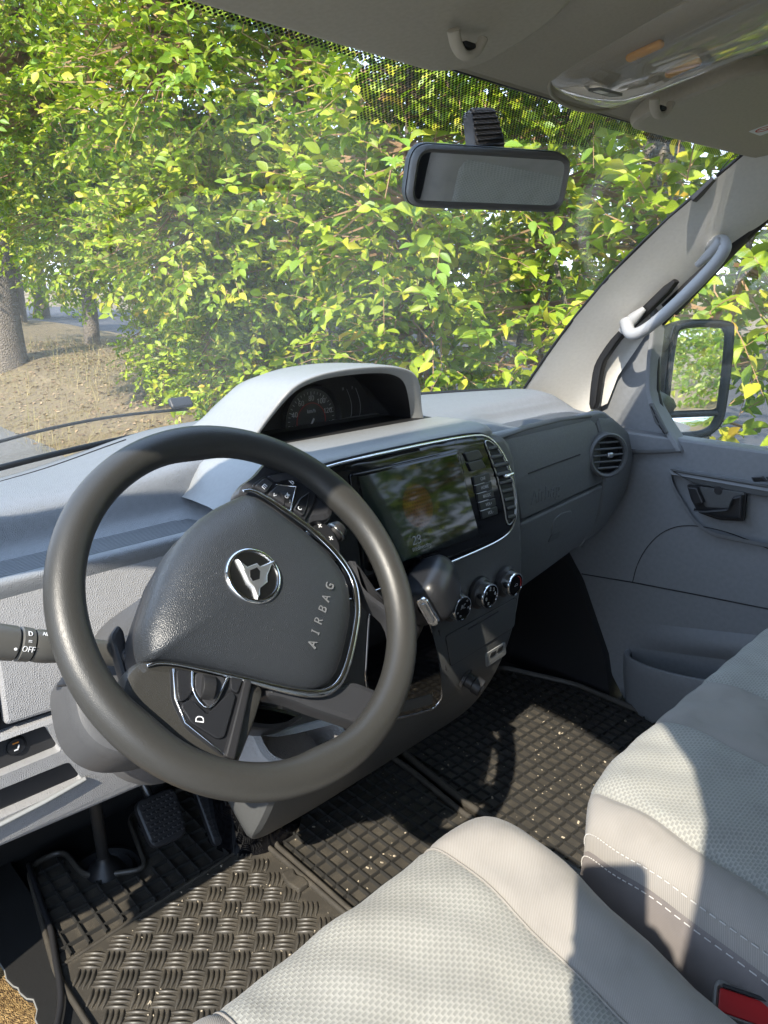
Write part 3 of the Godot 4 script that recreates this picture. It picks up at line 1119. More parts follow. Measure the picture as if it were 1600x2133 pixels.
func build_stack(d: Node) -> void:
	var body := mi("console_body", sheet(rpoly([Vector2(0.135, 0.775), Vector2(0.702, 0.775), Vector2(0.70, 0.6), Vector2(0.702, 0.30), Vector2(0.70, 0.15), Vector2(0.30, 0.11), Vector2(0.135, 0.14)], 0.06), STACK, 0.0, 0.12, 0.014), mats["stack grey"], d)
	# glossy black surround and its chrome line
	var rt := [Vector2(0.42, 0.781), Vector2(0.591, 0.779), Vector2(0.629, 0.769), Vector2(0.658, 0.738), Vector2(0.676, 0.69), Vector2(0.678, 0.643), Vector2(0.666, 0.610), Vector2(0.633, 0.592), Vector2(0.545, 0.587), Vector2(0.42, 0.585)]
	var bz := rt.duplicate()
	for i in range(rt.size() - 2, 0, -1):
		bz.append(Vector2(0.84 - rt[i].x, rt[i].y))
	var bo := smooth2(bz, 2)
	var bezel := mi("screen_surround", sheet(inset(bo, 0.002), STACK, 0.010, 0.012, 0.006), mats["piano black"], d)
	var loop := onpath(STACK, bo, 0.006)
	mi("chrome_line", tube(loop, Vector2(0.0024, 0.0024), 8, true), mats["chrome"], bezel)
	var lp2 := onpath(STACK, inset(bo, -0.004), 0.001)
	mi("surround_gap", tube(lp2, 0.0016, 6, true), mats["gap shade"], bezel)
	# display
	var disp := thing("display_screen", "wide touchscreen showing a daisy picture in the glossy black console", "screen", onf(STACK, 0.42, 0.62, 0.012))
	var fr := rpoly([Vector2(0.292, 0.762), Vector2(0.535, 0.762), Vector2(0.549, 0.612), Vector2(0.288, 0.612)], 0.006)
	mi("screen_frame", sheet(fr, STACK, 0.0135, 0.006, 0.003), mats["piano black"], disp)
	var im := Image.create(320, 200, false, Image.FORMAT_RGB8)
	for y in 200:
		for x in 320:
			var p := Vector2(x, y)
			var c := Vector3(0.003, 0.006, 0.007)
			var q := (p - Vector2(150, 92)) / Vector2(46, 50)
			var r := q.length()
			var ang := q.angle()
			if r < 1.0:
				var gy := int(floor(y / 8.0))
				var gd := Vector2(fposmod(x + (4.0 if gy % 2 == 0 else 0.0), 8.0) - 4.0, fposmod(float(y), 8.0) - 4.0).length()
				var dd := 1.0 if gd < 2.2 else 0.15
				c = Vector3(0.20, 0.085, 0.035).lerp(Vector3(0.03, 0.010, 0.006), dd) * (1.0 - 0.45 * r)
			else:
				var pet := pow(maxf(0.0, sin(ang * 23.0 + r * 0.7 + sin(ang * 5.0))), 14.0) * clampf((3.6 - r) / 2.2, 0, 1) * clampf((r - 1.0) * 3.0, 0, 1)
				c += Vector3(0.06, 0.085, 0.088) * pet * (0.12 + 0.88 * clampf(sin(ang), 0, 1))
				c += Vector3(0.002, 0.012, 0.014) * clampf(1.0 - absf(x - 80) / 110.0, 0, 1)
			im.set_pixel(x, y, lin(c.x, c.y, c.z))
	var dm := mk("display image", Color(0.01, 0.01, 0.01), 0.05)
	dm.emission_enabled = true
	dm.emission = Color.WHITE
	dm.emission_operator = BaseMaterial3D.EMISSION_OP_MULTIPLY
	dm.emission_texture = tex(im)
	dm.emission_energy_multiplier = 0.13
	var rows := []
	var uvs := []
	for i in 9:
		var f := i / 8.0
		var y := lerpf(0.622, 0.755, f)
		var r := PackedVector3Array()
		var u := PackedVector2Array()
		for k in 3:
			r.append(onf(STACK, lerpf(lerpf(0.303, 0.306, f), lerpf(0.538, 0.525, f), k / 2.0), y, lerpf(0.0275, 0.0145, f)))
			u.append(Vector2(k / 2.0, 1.0 - f))
		rows.append(r)
		uvs.append(u)
	var edge := PackedVector3Array()
	for i in 9:
		edge.append(rows[i][0])
	edge.append(rows[8][2])
	for i in range(8, -1, -1):
		edge.append(rows[i][2])
	var foot := PackedVector3Array()
	for q in edge:
		foot.append(onf(STACK, q.x + (0.006 if q.x > 0.42 else -0.006), q.y + (0.004 if q.y > 0.75 else (-0.006 if q.y < 0.63 else 0.0)), 0.012))
	mi("screen_wedge", grid([foot, edge], true), mats["piano black"], disp)
	mi("display_image", grid(rows, false, false, false, uvs), dm, disp)
	text("23", 0.013, disp, mats["grey print"], frf(STACK, 0.392, 0.645, 0.0262), "lettering", 0.0003)
	text("Wednesday", 0.006, disp, mats["grey print"], frf(STACK, 0.40, 0.633, 0.0274), "lettering", 0.0003)
	# key column right of the screen
	var ks := ["CAR", "HOME", "MUSIC", "VOL+", "VOL-"]
	for i in 5:
		var y := 0.7055 - 0.0148 * i
		var x := 0.5815 + 0.0022 * i
		var kb := mi("key", sheet(rpoly([Vector2(x - 0.022, y + 0.0068), Vector2(x + 0.022, y + 0.0068), Vector2(x + 0.022, y - 0.0068), Vector2(x - 0.022, y - 0.0068)], 0.002, 3), STACK, 0.0135, 0.004, 0.0012), mats["button black"], bezel)
		text(ks[i], 0.0052, kb, mats["grey print"], frf(STACK, x + 0.002, y, 0.0137), "lettering", 0.0003)
		if i < 4:
			mi("key_edge", sheet(rrect2(x - 0.008, y - 0.0075, 0.026, 0.0007), STACK, 0.0136, 0.002, 0.0001), mats["white print"], kb)
	for i in 2:
		var y := 0.7455 - 0.0165 * i
		mi("blank_key", sheet(rpoly([Vector2(0.546 + i * 0.004, y + 0.008), Vector2(0.585 + i * 0.004, y + 0.008), Vector2(0.594 + i * 0.003, y - 0.0075), Vector2(0.553 + i * 0.004, y - 0.0075)], 0.002, 3), STACK, 0.0135, 0.004, 0.0012), mats["button black"], bezel)
	# side vents at both ends of the surround
	for s in 2:
		var mx := func(x: float) -> float: return x if s == 0 else 0.84 - x
		var vo := [Vector2(mx.call(0.604), 0.768), Vector2(mx.call(0.628), 0.76), Vector2(mx.call(0.652), 0.728), Vector2(mx.call(0.666), 0.688), Vector2(mx.call(0.668), 0.648), Vector2(mx.call(0.658), 0.618), Vector2(mx.call(0.636), 0.612), Vector2(mx.call(0.634), 0.65), Vector2(mx.call(0.626), 0.70), Vector2(mx.call(0.612), 0.745)]
		var vent := mi("console_vent", sheet(smooth2(vo, 1), STACK, 0.0112, 0.004, 0.001), mats["cavity black"], d)
		mi("vent_rim", tube(onpath(STACK, smooth2(vo, 2), 0.0115), 0.0013, 6, true), mats["satin metal"], vent)
		for k in 9:
			var y := 0.752 - 0.0155 * k
			var xa := 0.604 + (0.768 - y) * 0.27
			var xb := minf(0.666, 0.628 + (0.768 - y) * 0.75)
			if y < 0.64:
				xa = 0.637
				xb = 0.664
			mi("slat", tube([onf(STACK, mx.call(xa + 0.002), y, 0.013), onf(STACK, mx.call(xb - 0.003), y - 0.002, 0.013)], Vector2(0.004, 0.0011), 6, false, Vector3(0, 0.4, 1)), mats["trim black"], vent)
		mi("vent_tab", rbox(Vector3(0.026, 0.007, 0.008), 0.002), mats["chrome"], vent, frf(STACK, mx.call(0.648), 0.7, 0.019))
	# rotary knobs
	var kx := [0.491, 0.565, 0.639]
	for i in 3:
		var f := frf(STACK, kx[i], 0.509, 0.0)
		var kn := mi("climate_knob", lathe([Vector2(0.030, 0.0), Vector2(0.029, 0.006), Vector2(0.024, 0.010), Vector2(0.0215, 0.010), Vector2(0.0215, 0.024)], 40), mats["trim black"], d, f)
		mi("chrome_ring", lathe([Vector2(0.0225, 0.010), Vector2(0.0228, 0.022), Vector2(0.0215, 0.026), Vector2(0.0195, 0.0265), Vector2(0.0192, 0.0245)], 40, 50), mats["chrome"], kn, f)
		mi("knob_face", lathe([Vector2(0.0, 0.0252), Vector2(0.0196, 0.0252)], 40), mats["piano black"], kn, f)
		if i == 0:
			text("AC", 0.0075, kn, mats["grey print"], f * Transform3D(Basis(), Vector3(0.001, 0.003, 0.0256)), "lettering", 0.0003)
			for q in [Vector2(-0.013, -0.004), Vector2(0.011, 0.011), Vector2(0.014, -0.002), Vector2(-0.006, -0.012)]:
				mi("symbol", ringx(rrect(0.004, 0.003, 0.001), rrect(0.0026, 0.0016, 0.0005), 0.0003, 0.0001), mats["grey print"], kn, f * Transform3D(Basis(), Vector3(q.x, q.y, 0.0256)))
		elif i == 1:
			for e in [["0", -0.011, -0.003], ["1", -0.010, 0.008], ["2", 0.0, 0.013], ["3", 0.0095, 0.010], ["4", 0.0135, 0.001]]:
				text(e[0], 0.0056, kn, mats["white print"], f * Transform3D(Basis(), Vector3(e[1], e[2], 0.0256)), "numeral", 0.0003)
			text("x", 0.006, kn, mats["white print"], f * Transform3D(Basis(), Vector3(-0.005, -0.012, 0.0256)), "symbol", 0.0003)
		else:
			var pts := []
			for k in 9:
				var a := deg_to_rad(70.0 - 12.0 * k)
				pts.append(f * Vector3(cos(a) * 0.0155, sin(a) * 0.0155, 0.0258))
			mi("red_arc", tube(pts, 0.0007, 5), mats["red print"], kn)
			mi("symbol", ringx(rpoly([Vector2(-0.005, -0.002), Vector2(0.005, -0.002), Vector2(0.005, 0.001), Vector2(0.001, 0.003), Vector2(-0.002, 0.001)], 0.001), rpoly([Vector2(-0.0042, -0.0013), Vector2(0.0042, -0.0013), Vector2(0.0042, 0.0006), Vector2(0.001, 0.0022), Vector2(-0.0018, 0.0006)], 0.0008), 0.0003, 0.0001), mats["grey print"], kn, f * Transform3D(Basis(), Vector3(0.001, -0.001, 0.0256)))
	# shift gate panel: glossy black with a chrome edge
	var gp := [Vector2(0.30, 0.565), Vector2(0.415, 0.555), Vector2(0.432, 0.50), Vector2(0.512, 0.305), Vector2(0.50, 0.288), Vector2(0.425, 0.31), Vector2(0.33, 0.345), Vector2(0.29, 0.45)]
	var gate := mi("shift_gate", sheet(rpoly(gp, 0.02), STACK, 0.003, 0.004, 0.001), mats["piano black"], d)
	mi("chrome_line", tube(onpath(STACK, rpoly(gp, 0.02), 0.003), 0.0022, 8, true), mats["chrome"], gate)
	mi("gate_insert", tube(onpath(STACK, PackedVector2Array([Vector2(0.40, 0.53), Vector2(0.478, 0.33)]), 0.0035), 0.0012, 6), mats["satin metal"], gate)
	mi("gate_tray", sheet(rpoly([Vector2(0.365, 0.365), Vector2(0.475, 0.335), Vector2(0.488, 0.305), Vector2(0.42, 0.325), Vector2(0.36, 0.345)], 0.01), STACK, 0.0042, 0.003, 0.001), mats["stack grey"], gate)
	groove_shade(body, STACK, [Vector2(0.462, 0.47), Vector2(0.50, 0.375)])
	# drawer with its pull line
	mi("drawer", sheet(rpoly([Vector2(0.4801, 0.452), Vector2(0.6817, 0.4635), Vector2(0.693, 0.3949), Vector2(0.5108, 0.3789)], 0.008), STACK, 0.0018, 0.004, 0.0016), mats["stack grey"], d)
	mi("drawer_gap", tube(onpath(STACK, rpoly([Vector2(0.4801, 0.452), Vector2(0.6817, 0.4635), Vector2(0.693, 0.3949), Vector2(0.5108, 0.3789)], 0.008), 0.0), 0.0014, 6, true), mats["gap shade"], d)
	groove_shade(body, STACK, [Vector2(0.5402, 0.4457), Vector2(0.626, 0.4525)], 0.002, 0.0014, "pull_line")
	# double charging socket in a shallow dish
	var so := mi("charging_socket", sheet(rpoly([Vector2(0.6159, 0.362), Vector2(0.6765, 0.3667), Vector2(0.6985, 0.3274), Vector2(0.6379, 0.3202)], 0.008), STACK, 0.0012, 0.003, 0.001), mats["hood grey"], d)
	for q in [Vector2(0.6439, 0.3515), Vector2(0.6653, 0.3542)]:
		mi("port", sheet(rrect2(q.x, q.y, 0.016, 0.012), STACK, 0.002, 0.003, 0.0005), mats["cavity black"], so)
	# pull-out lighter
	var lf := frf(STACK, 0.575, 0.322, 0.0)
	lf.basis = lf.basis * Basis(Vector3(0, 1, 0), 0.25)
	var li := mi("lighter_knob", lathe([Vector2(0.020, -0.002), Vector2(0.020, 0.004), Vector2(0.014, 0.005), Vector2(0.014, 0.018), Vector2(0.0165, 0.020), Vector2(0.0165, 0.034), Vector2(0.0145, 0.037), Vector2(0.0, 0.037)], 28), mats["trim black"], d, lf)
	mi("knob_mark", ringx(circ(0.006, 16), circ(0.0048, 16), 0.0004, 0.0001), mats["grey print"], li, lf * Transform3D(Basis(), Vector3(0, 0, 0.037)))
	# shift lever standing out of the gate
	var gl := thing("shift_lever", "stubby black shift lever with chrome trigger rising beside the climate knobs", "gear lever", onf(STACK, 0.36, 0.45, 0.0))
	var kc: Vector3 = Vector3(0.394, 0.5778, -0.108)
	var root := onf(STACK, 0.375, 0.47, 0.0)
	var ax := (kc - root).normalized()
	mi("lever_shaft", tube([root, root.lerp(kc, 0.5), kc], [Vector2(0.022, 0.016), Vector2(0.021, 0.015), Vector2(0.018, 0.014)], 14), mats["trim black"], gl)
	var kr := []
	var kf := frame(kc, Vector3(0.74, 0.24, -0.36), Vector3(0.30, 0.35, 0.8))
	for s in [[-0.050, 0.2], [-0.048, 0.62], [-0.042, 0.86], [-0.030, 0.98], [-0.01, 1.04], [0.012, 1.05], [0.03, 1.0], [0.04, 0.88], [0.046, 0.64], [0.048, 0.2]]:
		var row := PackedVector3Array()
		for q in rpoly([Vector2(-0.033, -0.041), Vector2(0.030, -0.039), Vector2(0.040, 0.016), Vector2(0.026, 0.038), Vector2(-0.031, 0.036), Vector2(-0.039, 0.0)], 0.016):
			row.append(kf * Vector3(s[0], q.y * s[1], q.x * s[1]))
		kr.append(row)
	mi("lever_knob", grid(kr, true), mats["button black"], gl)
	mi("chrome_trigger", ext(rrect(0.020, 0.052, 0.009), 0.006, 0.002), mats["chrome"], gl, frame(kf * Vector3(-0.0495, -0.004, 0.008), kf.basis.z, -kf.basis.x))
	mi("trigger_inlay", ext(rrect(0.009, 0.036, 0.004), 0.003, 0.001), mats["satin metal"], gl, frame(kf * Vector3(-0.055, -0.004, 0.008), kf.basis.z, -kf.basis.x))

func rrect2(x: float, y: float, w: float, h: float) -> PackedVector2Array:
	return move2(rrect(w, h, minf(w, h) * 0.2, 2), Vector2(x, y))

func build_left(d: Node) -> void:
	# upper knee panel, split by a vertical gap
	mi("knee_panel", sheet(rpoly([Vector2(-0.186, 0.704), Vector2(0.20, 0.702), Vector2(0.22, 0.55), Vector2(-0.10, 0.556), Vector2(-0.196, 0.562)], 0.006), LEFT, 0.0, 0.012, 0.004), mats["dash plastic"], d)
	mi("outer_panel", sheet(rpoly([Vector2(-0.44, 0.704), Vector2(-0.191, 0.704), Vector2(-0.2015, 0.562), Vector2(-0.44, 0.568)], 0.006), LEFT, 0.0, 0.012, 0.004), mats["dash plastic"], d)
	# lower panel with a switch recess and an open pocket
	var sw := rpoly([Vector2(-0.36, 0.552), Vector2(-0.156, 0.546), Vector2(-0.143, 0.507), Vector2(-0.36, 0.508)], 0.006)
	var pk := rpoly([Vector2(-0.36, 0.496), Vector2(-0.137, 0.489), Vector2(-0.122, 0.452), Vector2(-0.36, 0.457)], 0.006)
	var lower := mi("lower_panel", sheet(rpoly([Vector2(-0.44, 0.562), Vector2(-0.10, 0.551), Vector2(0.04, 0.545), Vector2(0.10, 0.50), Vector2(0.12, 0.395), Vector2(-0.03, 0.398), Vector2(-0.22, 0.412), Vector2(-0.44, 0.42)], 0.012), LEFT, 0.0, 0.056, 0.007, [sw, pk]), mats["dash plastic"], d)
	mi("recess_back", sheet(rrect2(-0.25, 0.529, 0.24, 0.056), LEFT, -0.022, 0.002, 0.0005), mats["dash plastic"], lower)
	mi("pocket_floor", sheet(rrect2(-0.25, 0.475, 0.27, 0.06), LEFT, -0.055, 0.002, 0.0005), mats["stack grey"], lower)
	mi("pocket_lip", tube(onpath(LEFT, PackedVector2Array([Vector2(-0.36, 0.445), Vector2(-0.25, 0.4475), Vector2(-0.17, 0.453), Vector2(-0.122, 0.459)]), 0.004), Vector2(0.0035, 0.0025), 8), mats["hood grey"], lower)
	var bf := frf(LEFT, -0.187, 0.5285, -0.0215)
	var sb := mi("heater_button", lathe([Vector2(0.0120, 0.0), Vector2(0.0120, 0.007), Vector2(0.0108, 0.009), Vector2(0.0092, 0.008), Vector2(0.0092, 0.0105), Vector2(0.0, 0.011)], 32), mats["button black"], d, bf)
	mi("orange_mark", ext(rrect(0.007, 0.0016, 0.0007), 0.0003, 0.0001), mats["orange print"], sb, bf * Transform3D(Basis(), Vector3(0, 0.0048, 0.0111)))
	mi("seat_symbol", join([[rbox(Vector3(0.002, 0.006, 0.0004), 0.0001), Transform3D(Basis(Vector3(0, 0, 1), -0.35), Vector3(0.003, 0.0005, 0))], [rbox(Vector3(0.006, 0.002, 0.0004), 0.0001), Transform3D(Basis(), Vector3(-0.001, -0.0035, 0))]]), mats["white print"], sb, bf * Transform3D(Basis().scaled(Vector3(0.75, 0.75, 1)), Vector3(0, -0.001, 0.0113)))

func build_right(d: Node) -> void:
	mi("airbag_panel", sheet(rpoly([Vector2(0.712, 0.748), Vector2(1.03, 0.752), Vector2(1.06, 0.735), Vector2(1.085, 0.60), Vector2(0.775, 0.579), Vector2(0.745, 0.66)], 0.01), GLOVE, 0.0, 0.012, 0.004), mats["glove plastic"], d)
	mi("panel_lip", tube(onpath(GLOVE, PackedVector2Array([Vector2(0.705, 0.752), Vector2(0.80, 0.757), Vector2(0.92, 0.759), Vector2(1.04, 0.754)]), -0.004), Vector2(0.010, 0.006), 8), mats["stack grey"], d)
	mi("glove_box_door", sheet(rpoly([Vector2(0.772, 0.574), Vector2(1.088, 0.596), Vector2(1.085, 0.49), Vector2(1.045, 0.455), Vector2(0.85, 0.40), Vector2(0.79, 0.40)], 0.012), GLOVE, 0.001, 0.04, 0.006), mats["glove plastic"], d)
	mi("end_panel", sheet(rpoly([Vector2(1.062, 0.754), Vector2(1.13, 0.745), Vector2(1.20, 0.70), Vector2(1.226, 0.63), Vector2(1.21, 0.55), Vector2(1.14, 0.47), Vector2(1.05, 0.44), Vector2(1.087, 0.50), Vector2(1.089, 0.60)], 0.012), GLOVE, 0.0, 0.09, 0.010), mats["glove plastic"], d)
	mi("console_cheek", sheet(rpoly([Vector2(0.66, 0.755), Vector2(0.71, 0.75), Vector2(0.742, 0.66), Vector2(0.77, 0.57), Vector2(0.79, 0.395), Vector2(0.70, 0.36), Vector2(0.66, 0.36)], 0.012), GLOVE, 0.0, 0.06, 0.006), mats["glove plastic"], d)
	groove_shade(d, GLOVE, [Vector2(0.7919, 0.6717), Vector2(0.876, 0.676), Vector2(0.982, 0.6803)], 0.0, 0.0016, "crease_shade")
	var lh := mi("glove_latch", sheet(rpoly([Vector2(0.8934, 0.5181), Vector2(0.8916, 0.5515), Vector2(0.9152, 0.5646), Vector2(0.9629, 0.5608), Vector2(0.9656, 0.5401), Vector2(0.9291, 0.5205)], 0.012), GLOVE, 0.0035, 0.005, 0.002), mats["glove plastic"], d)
	mi("latch_recess", sheet(rpoly([Vector2(0.8904, 0.502), Vector2(0.896, 0.5208), Vector2(0.9307, 0.5213), Vector2(0.9303, 0.5032)], 0.006), GLOVE, 0.0025, 0.004, 0.001), mats["stack grey"], lh)
	text("Airbag", 0.026, d, mats["glove plastic"], frf(GLOVE, 0.85741, 0.61843, 0.0), "embossed_lettering", 0.0018)
	# round corner vent
	var vf := frf(GLOVE, 1.072, 0.668, 0.0)
	vf.basis = Basis(Vector3(0, 1, 0), -0.45) * vf.basis
	vf.origin += Vector3(-0.004, 0, 0.016)
	var v := mi("corner_vent", lathe([Vector2(0.050, -0.02), Vector2(0.050, 0.004), Vector2(0.046, 0.008), Vector2(0.041, 0.006), Vector2(0.039, -0.014), Vector2(0.0, -0.016)], 36), mats["stack grey"], d, vf)
	mi("vent_throat", lathe([Vector2(0.0395, 0.0), Vector2(0.0385, -0.013), Vector2(0.0, -0.014)], 36), mats["cavity black"], v, vf)
	for k in 5:
		var y := 0.028 - 0.014 * k
		var w := sqrt(0.0395 * 0.0395 - y * y)
		mi("slat", rbox(Vector3(w * 1.94, 0.0045, 0.008), 0.002), mats["stack grey"], v, vf * Transform3D(Basis(), Vector3(0, y, 0.0)))
	mi("vent_thumb", rbox(Vector3(0.014, 0.012, 0.008), 0.003), mats["satin metal"], v, vf * Transform3D(Basis(), Vector3(0.004, 0, 0.004)))


# ---------------------------------------------------------------- steering wheel and column
var wf: Transform3D

func wext(pts: Array, w0: float, w1: float, bev: float, r := 0.0, dome := 0.0) -> ArrayMesh:
	var p := rpoly(pts, r) if r > 0 else PackedVector2Array(pts)
	return join([[ext(p, w1 - w0, bev, dome), wf * Transform3D(Basis(), Vector3(0, 0, w0))]])

func wpath(pts, w: float) -> PackedVector3Array:
	var o := PackedVector3Array()
	for q in pts:
		o.append(wf * Vector3(q.x, q.y, w))
	return o

func build_wheel() -> void:
	wf = Transform3D(Basis(Vector3.RIGHT, Vector3(0, 0.7736, -0.6337), Vector3(0, 0.6337, 0.7736)), Vector3(0, 0.72, 0))
	var s := thing("steering_wheel", "dark grey steering wheel turned to the left, chrome trimmed airbag hub with emblem", "steering wheel", wf.origin)
	# rim
	var rows := []
	for i in 120:
		var a := TAU * i / 120
		var c := Vector3(cos(a), sin(a), 0)
		var row := PackedVector3Array()
		for k in 36:
			var b := TAU * k / 36
			var g := 0.0
			for t0 in [87.0, 27.0, 207.0, 267.0]:
				var da := fposmod(rad_to_deg(a) - t0 + 180.0, 360.0) - 180.0
				g += exp(-da * da / 90.0)
			var inner := 0.5 - 0.5 * cos(b)
			var rr := 1.0 + 0.20 * g * inner - 0.035 * exp(-pow((b - PI) / 0.12, 2.0))
			row.append(wf * (c * (0.1825 + 0.0175 * rr * cos(b)) + Vector3(0, 0, 0.0168 * (1.0 + 0.05 * g) * sin(b))))
		rows.append(row)
	mi("rim", grid(rows, true, true), mats["rim rubber"], s)
	# airbag cover
	var hubp: Array = [Vector2(-0.1183, 0.0072), Vector2(-0.1061, 0.0229), Vector2(-0.0787, 0.0555), Vector2(-0.0442, 0.0848), Vector2(-0.0066, 0.1028), Vector2(0.0365, 0.112), Vector2(0.0489, 0.1117), Vector2(0.0657, 0.094), Vector2(0.0809, 0.072), Vector2(0.1006, 0.045), Vector2(0.1165, 0.01), Vector2(0.1202, -0.0211), Vector2(0.1088, -0.0493), Vector2(0.0903, -0.0723), Vector2(0.0599, -0.1035), Vector2(0.0393, -0.1141), Vector2(0.0182, -0.1121), Vector2(-0.0076, -0.0977), Vector2(-0.0498, -0.0681), Vector2(-0.0902, -0.0419), Vector2(-0.1159, -0.0275), Vector2(-0.1273, -0.0243), Vector2(-0.1251, -0.0098)]
	var hub := smooth2(hubp, 1)
	var t := PackedVector3Array()
	var ctr := Vector2(0.005, 0.008)
	rows = []
	for e in [[1.0, -0.030], [1.0, -0.012], [0.985, -0.004], [0.955, 0.002], [0.90, 0.008], [0.8, 0.0135], [0.65, 0.018], [0.45, 0.0205], [0.3, 0.0205], [0.2, 0.0195], [0.0, 0.0195]]:
		var row := PackedVector3Array()
		for q in hub:
			var p: Vector2 = ctr.lerp(q, e[0])
			row.append(wf * Vector3(p.x, p.y, e[1]))
		rows.append(row)
	mi("airbag_cover", grid(rows, true), mats["hub leather"], s)
	# chrome trim round the right and lower edges
	var tp: Array = [Vector2(0.0441, 0.1161), Vector2(0.055, 0.115), Vector2(0.0726, 0.097), Vector2(0.0883, 0.0754), Vector2(0.1085, 0.0486), Vector2(0.1249, 0.0125), Vector2(0.1296, -0.0197), Vector2(0.1174, -0.0505), Vector2(0.0977, -0.0751), Vector2(0.0677, -0.1063), Vector2(0.0454, -0.1195), Vector2(0.022, -0.1177), Vector2(-0.0073, -0.1013), Vector2(-0.0495, -0.0715), Vector2(-0.0898, -0.0447), Vector2(-0.1154, -0.0298), Vector2(-0.1288, -0.029)]
	var rads := []
	for i in 61:
		rads.append(Vector2(0.0045, 0.0035) * lerpf(0.35, 1.0, minf(1.0, minf(i, 60 - i) / 12.0)))
	mi("chrome_trim", tube(smooth3(wpath(tp, -0.004), 2), rads, 8, false, wf.basis.z), mats["chrome"], s)
	# embossed word along the lower edge
	for e in [["A", Vector2(0.0271, -0.071)], ["I", Vector2(0.0362, -0.061)], ["R", Vector2(0.0453, -0.0515)], ["B", Vector2(0.0567, -0.0414)], ["A", Vector2(0.0666, -0.0318)], ["G", Vector2(0.0779, -0.0211)]]:
		text(e[0], 0.0088, s, mats["letter silver"], wf * Transform3D(Basis(Vector3(0, 0, 1), deg_to_rad(47.0)), Vector3(e[1].x, e[1].y, 0.0175)), "embossed_letter", 0.004)
	# emblem
	var ec: Vector2 = Vector2(-0.0039, 0.0147)
	var ef := wf * Transform3D(Basis(), Vector3(ec.x, ec.y, 0.0195))
	var em := mi("emblem", lathe([Vector2(0.031, -0.004), Vector2(0.0305, 0.002), Vector2(0.0285, 0.0042), Vector2(0.0262, 0.004), Vector2(0.0255, 0.002)], 48, 55), mats["chrome"], s, ef)
	mi("emblem_disc", lathe([Vector2(0.0, 0.002), Vector2(0.0257, 0.002)], 40), mats["disc metal"], em, ef)
	# three-pointed faceted star with a square heart
	var pr := func(px: Vector2) -> Vector3: return Vector3(px.x - ec.x, px.y - ec.y, 0.0)
	var st: Array = [Vector2(-0.0153, 0.0359), Vector2(-0.0082, 0.0247), Vector2(0.0039, 0.0256), Vector2(0.0053, 0.0214), Vector2(0.0247, 0.023), Vector2(0.018, 0.0182), Vector2(0.009, 0.0099), Vector2(0.0057, 0.0032), Vector2(-0.0047, -0.0001), Vector2(-0.0084, -0.0064), Vector2(-0.0132, -0.0102), Vector2(-0.012, 0.0027), Vector2(-0.0148, 0.0099), Vector2(-0.0145, 0.0211)]
	var sl := []
	for q in st:
		sl.append(Vector2(q.x - ec.x, q.y - ec.y))
	mi("emblem_star", ext(PackedVector2Array(sl), 0.0058, 0.0016), mats["star metal"], em, ef)
	var sq: Array = [Vector2(-0.008, 0.0203), Vector2(0.001, 0.021), Vector2(0.0027, 0.0161), Vector2(-0.0016, 0.0087), Vector2(-0.0103, 0.0086), Vector2(-0.0112, 0.0137)]
	var sq2 := []
	for q in sq:
		sq2.append(Vector2(q.x - ec.x, q.y - ec.y))
	mi("emblem_heart", ext(PackedVector2Array(sq2), 0.0062, 0.0006), mats["disc metal"], em, ef)
	# spokes
	var sp: Array = [Vector2(-0.147, -0.0257), Vector2(-0.1271, -0.0195), Vector2(-0.0544, -0.0609), Vector2(-0.023, -0.0883), Vector2(-0.0417, -0.1086), Vector2(-0.0848, -0.1473), Vector2(-0.1168, -0.1406), Vector2(-0.1414, -0.1211), Vector2(-0.1572, -0.083), Vector2(-0.1636, -0.049)]
	mi("left_spoke", wext(sp, -0.030, -0.0055, 0.012, 0.03), mats["rim rubber"], s)
	var sp2: Array = [Vector2(0.0382, 0.1168), Vector2(0.0498, 0.1279), Vector2(0.0712, 0.1348), Vector2(0.0879, 0.1456), Vector2(0.1105, 0.1565), Vector2(0.1434, 0.1237), Vector2(0.1622, 0.0764), Vector2(0.144, 0.0577), Vector2(0.1161, 0.0626), Vector2(0.1045, 0.0516), Vector2(0.0706, 0.091)]
	mi("upper_spoke", wext(sp2, -0.030, -0.010, 0.008, 0.02), mats["spoke black"], s)
	var sp3: Array = [Vector2(0.1458, 0.0095), Vector2(0.1547, -0.0013), Vector2(0.1629, -0.0432), Vector2(0.1756, -0.0612), Vector2(0.1932, -0.072), Vector2(0.1797, -0.099), Vector2(0.1488, -0.1366), Vector2(0.1202, -0.1548), Vector2(0.1098, -0.1534), Vector2(0.132, -0.1302), Vector2(0.158, -0.0976), Vector2(0.1628, -0.0777), Vector2(0.1562, -0.063), Vector2(0.1428, -0.0444), Vector2(0.1356, -0.0285)]
	mi("lower_spoke", wext(sp3, -0.034, -0.012, 0.006, 0.012), mats["spoke black"], s)
	var sp4: Array = [Vector2(-0.015, -0.0872), Vector2(0.0221, -0.1098), Vector2(0.0567, -0.1181), Vector2(0.076, -0.1201), Vector2(0.1041, -0.1448), Vector2(0.114, -0.1551), Vector2(0.0971, -0.168), Vector2(0.0664, -0.1715), Vector2(0.0485, -0.1557), Vector2(0.035, -0.1446), Vector2(0.0131, -0.1265), Vector2(-0.0034, -0.1112), Vector2(-0.0278, -0.0952)]
	mi("lower_spoke", wext(sp4, -0.034, -0.012, 0.006, 0.012), mats["spoke black"], s)
	mi("spoke_edge", tube(wpath([Vector2(0.1668, -0.0615), Vector2(0.1671, -0.0759), Vector2(0.1483, -0.1031), Vector2(0.1251, -0.1301), Vector2(0.1005, -0.148)], -0.010), 0.002, 6), mats["satin metal"], s)
	# hub back
	mi("hub_back", wext(hubp, -0.06, -0.029, 0.002), mats["trim black"], s)
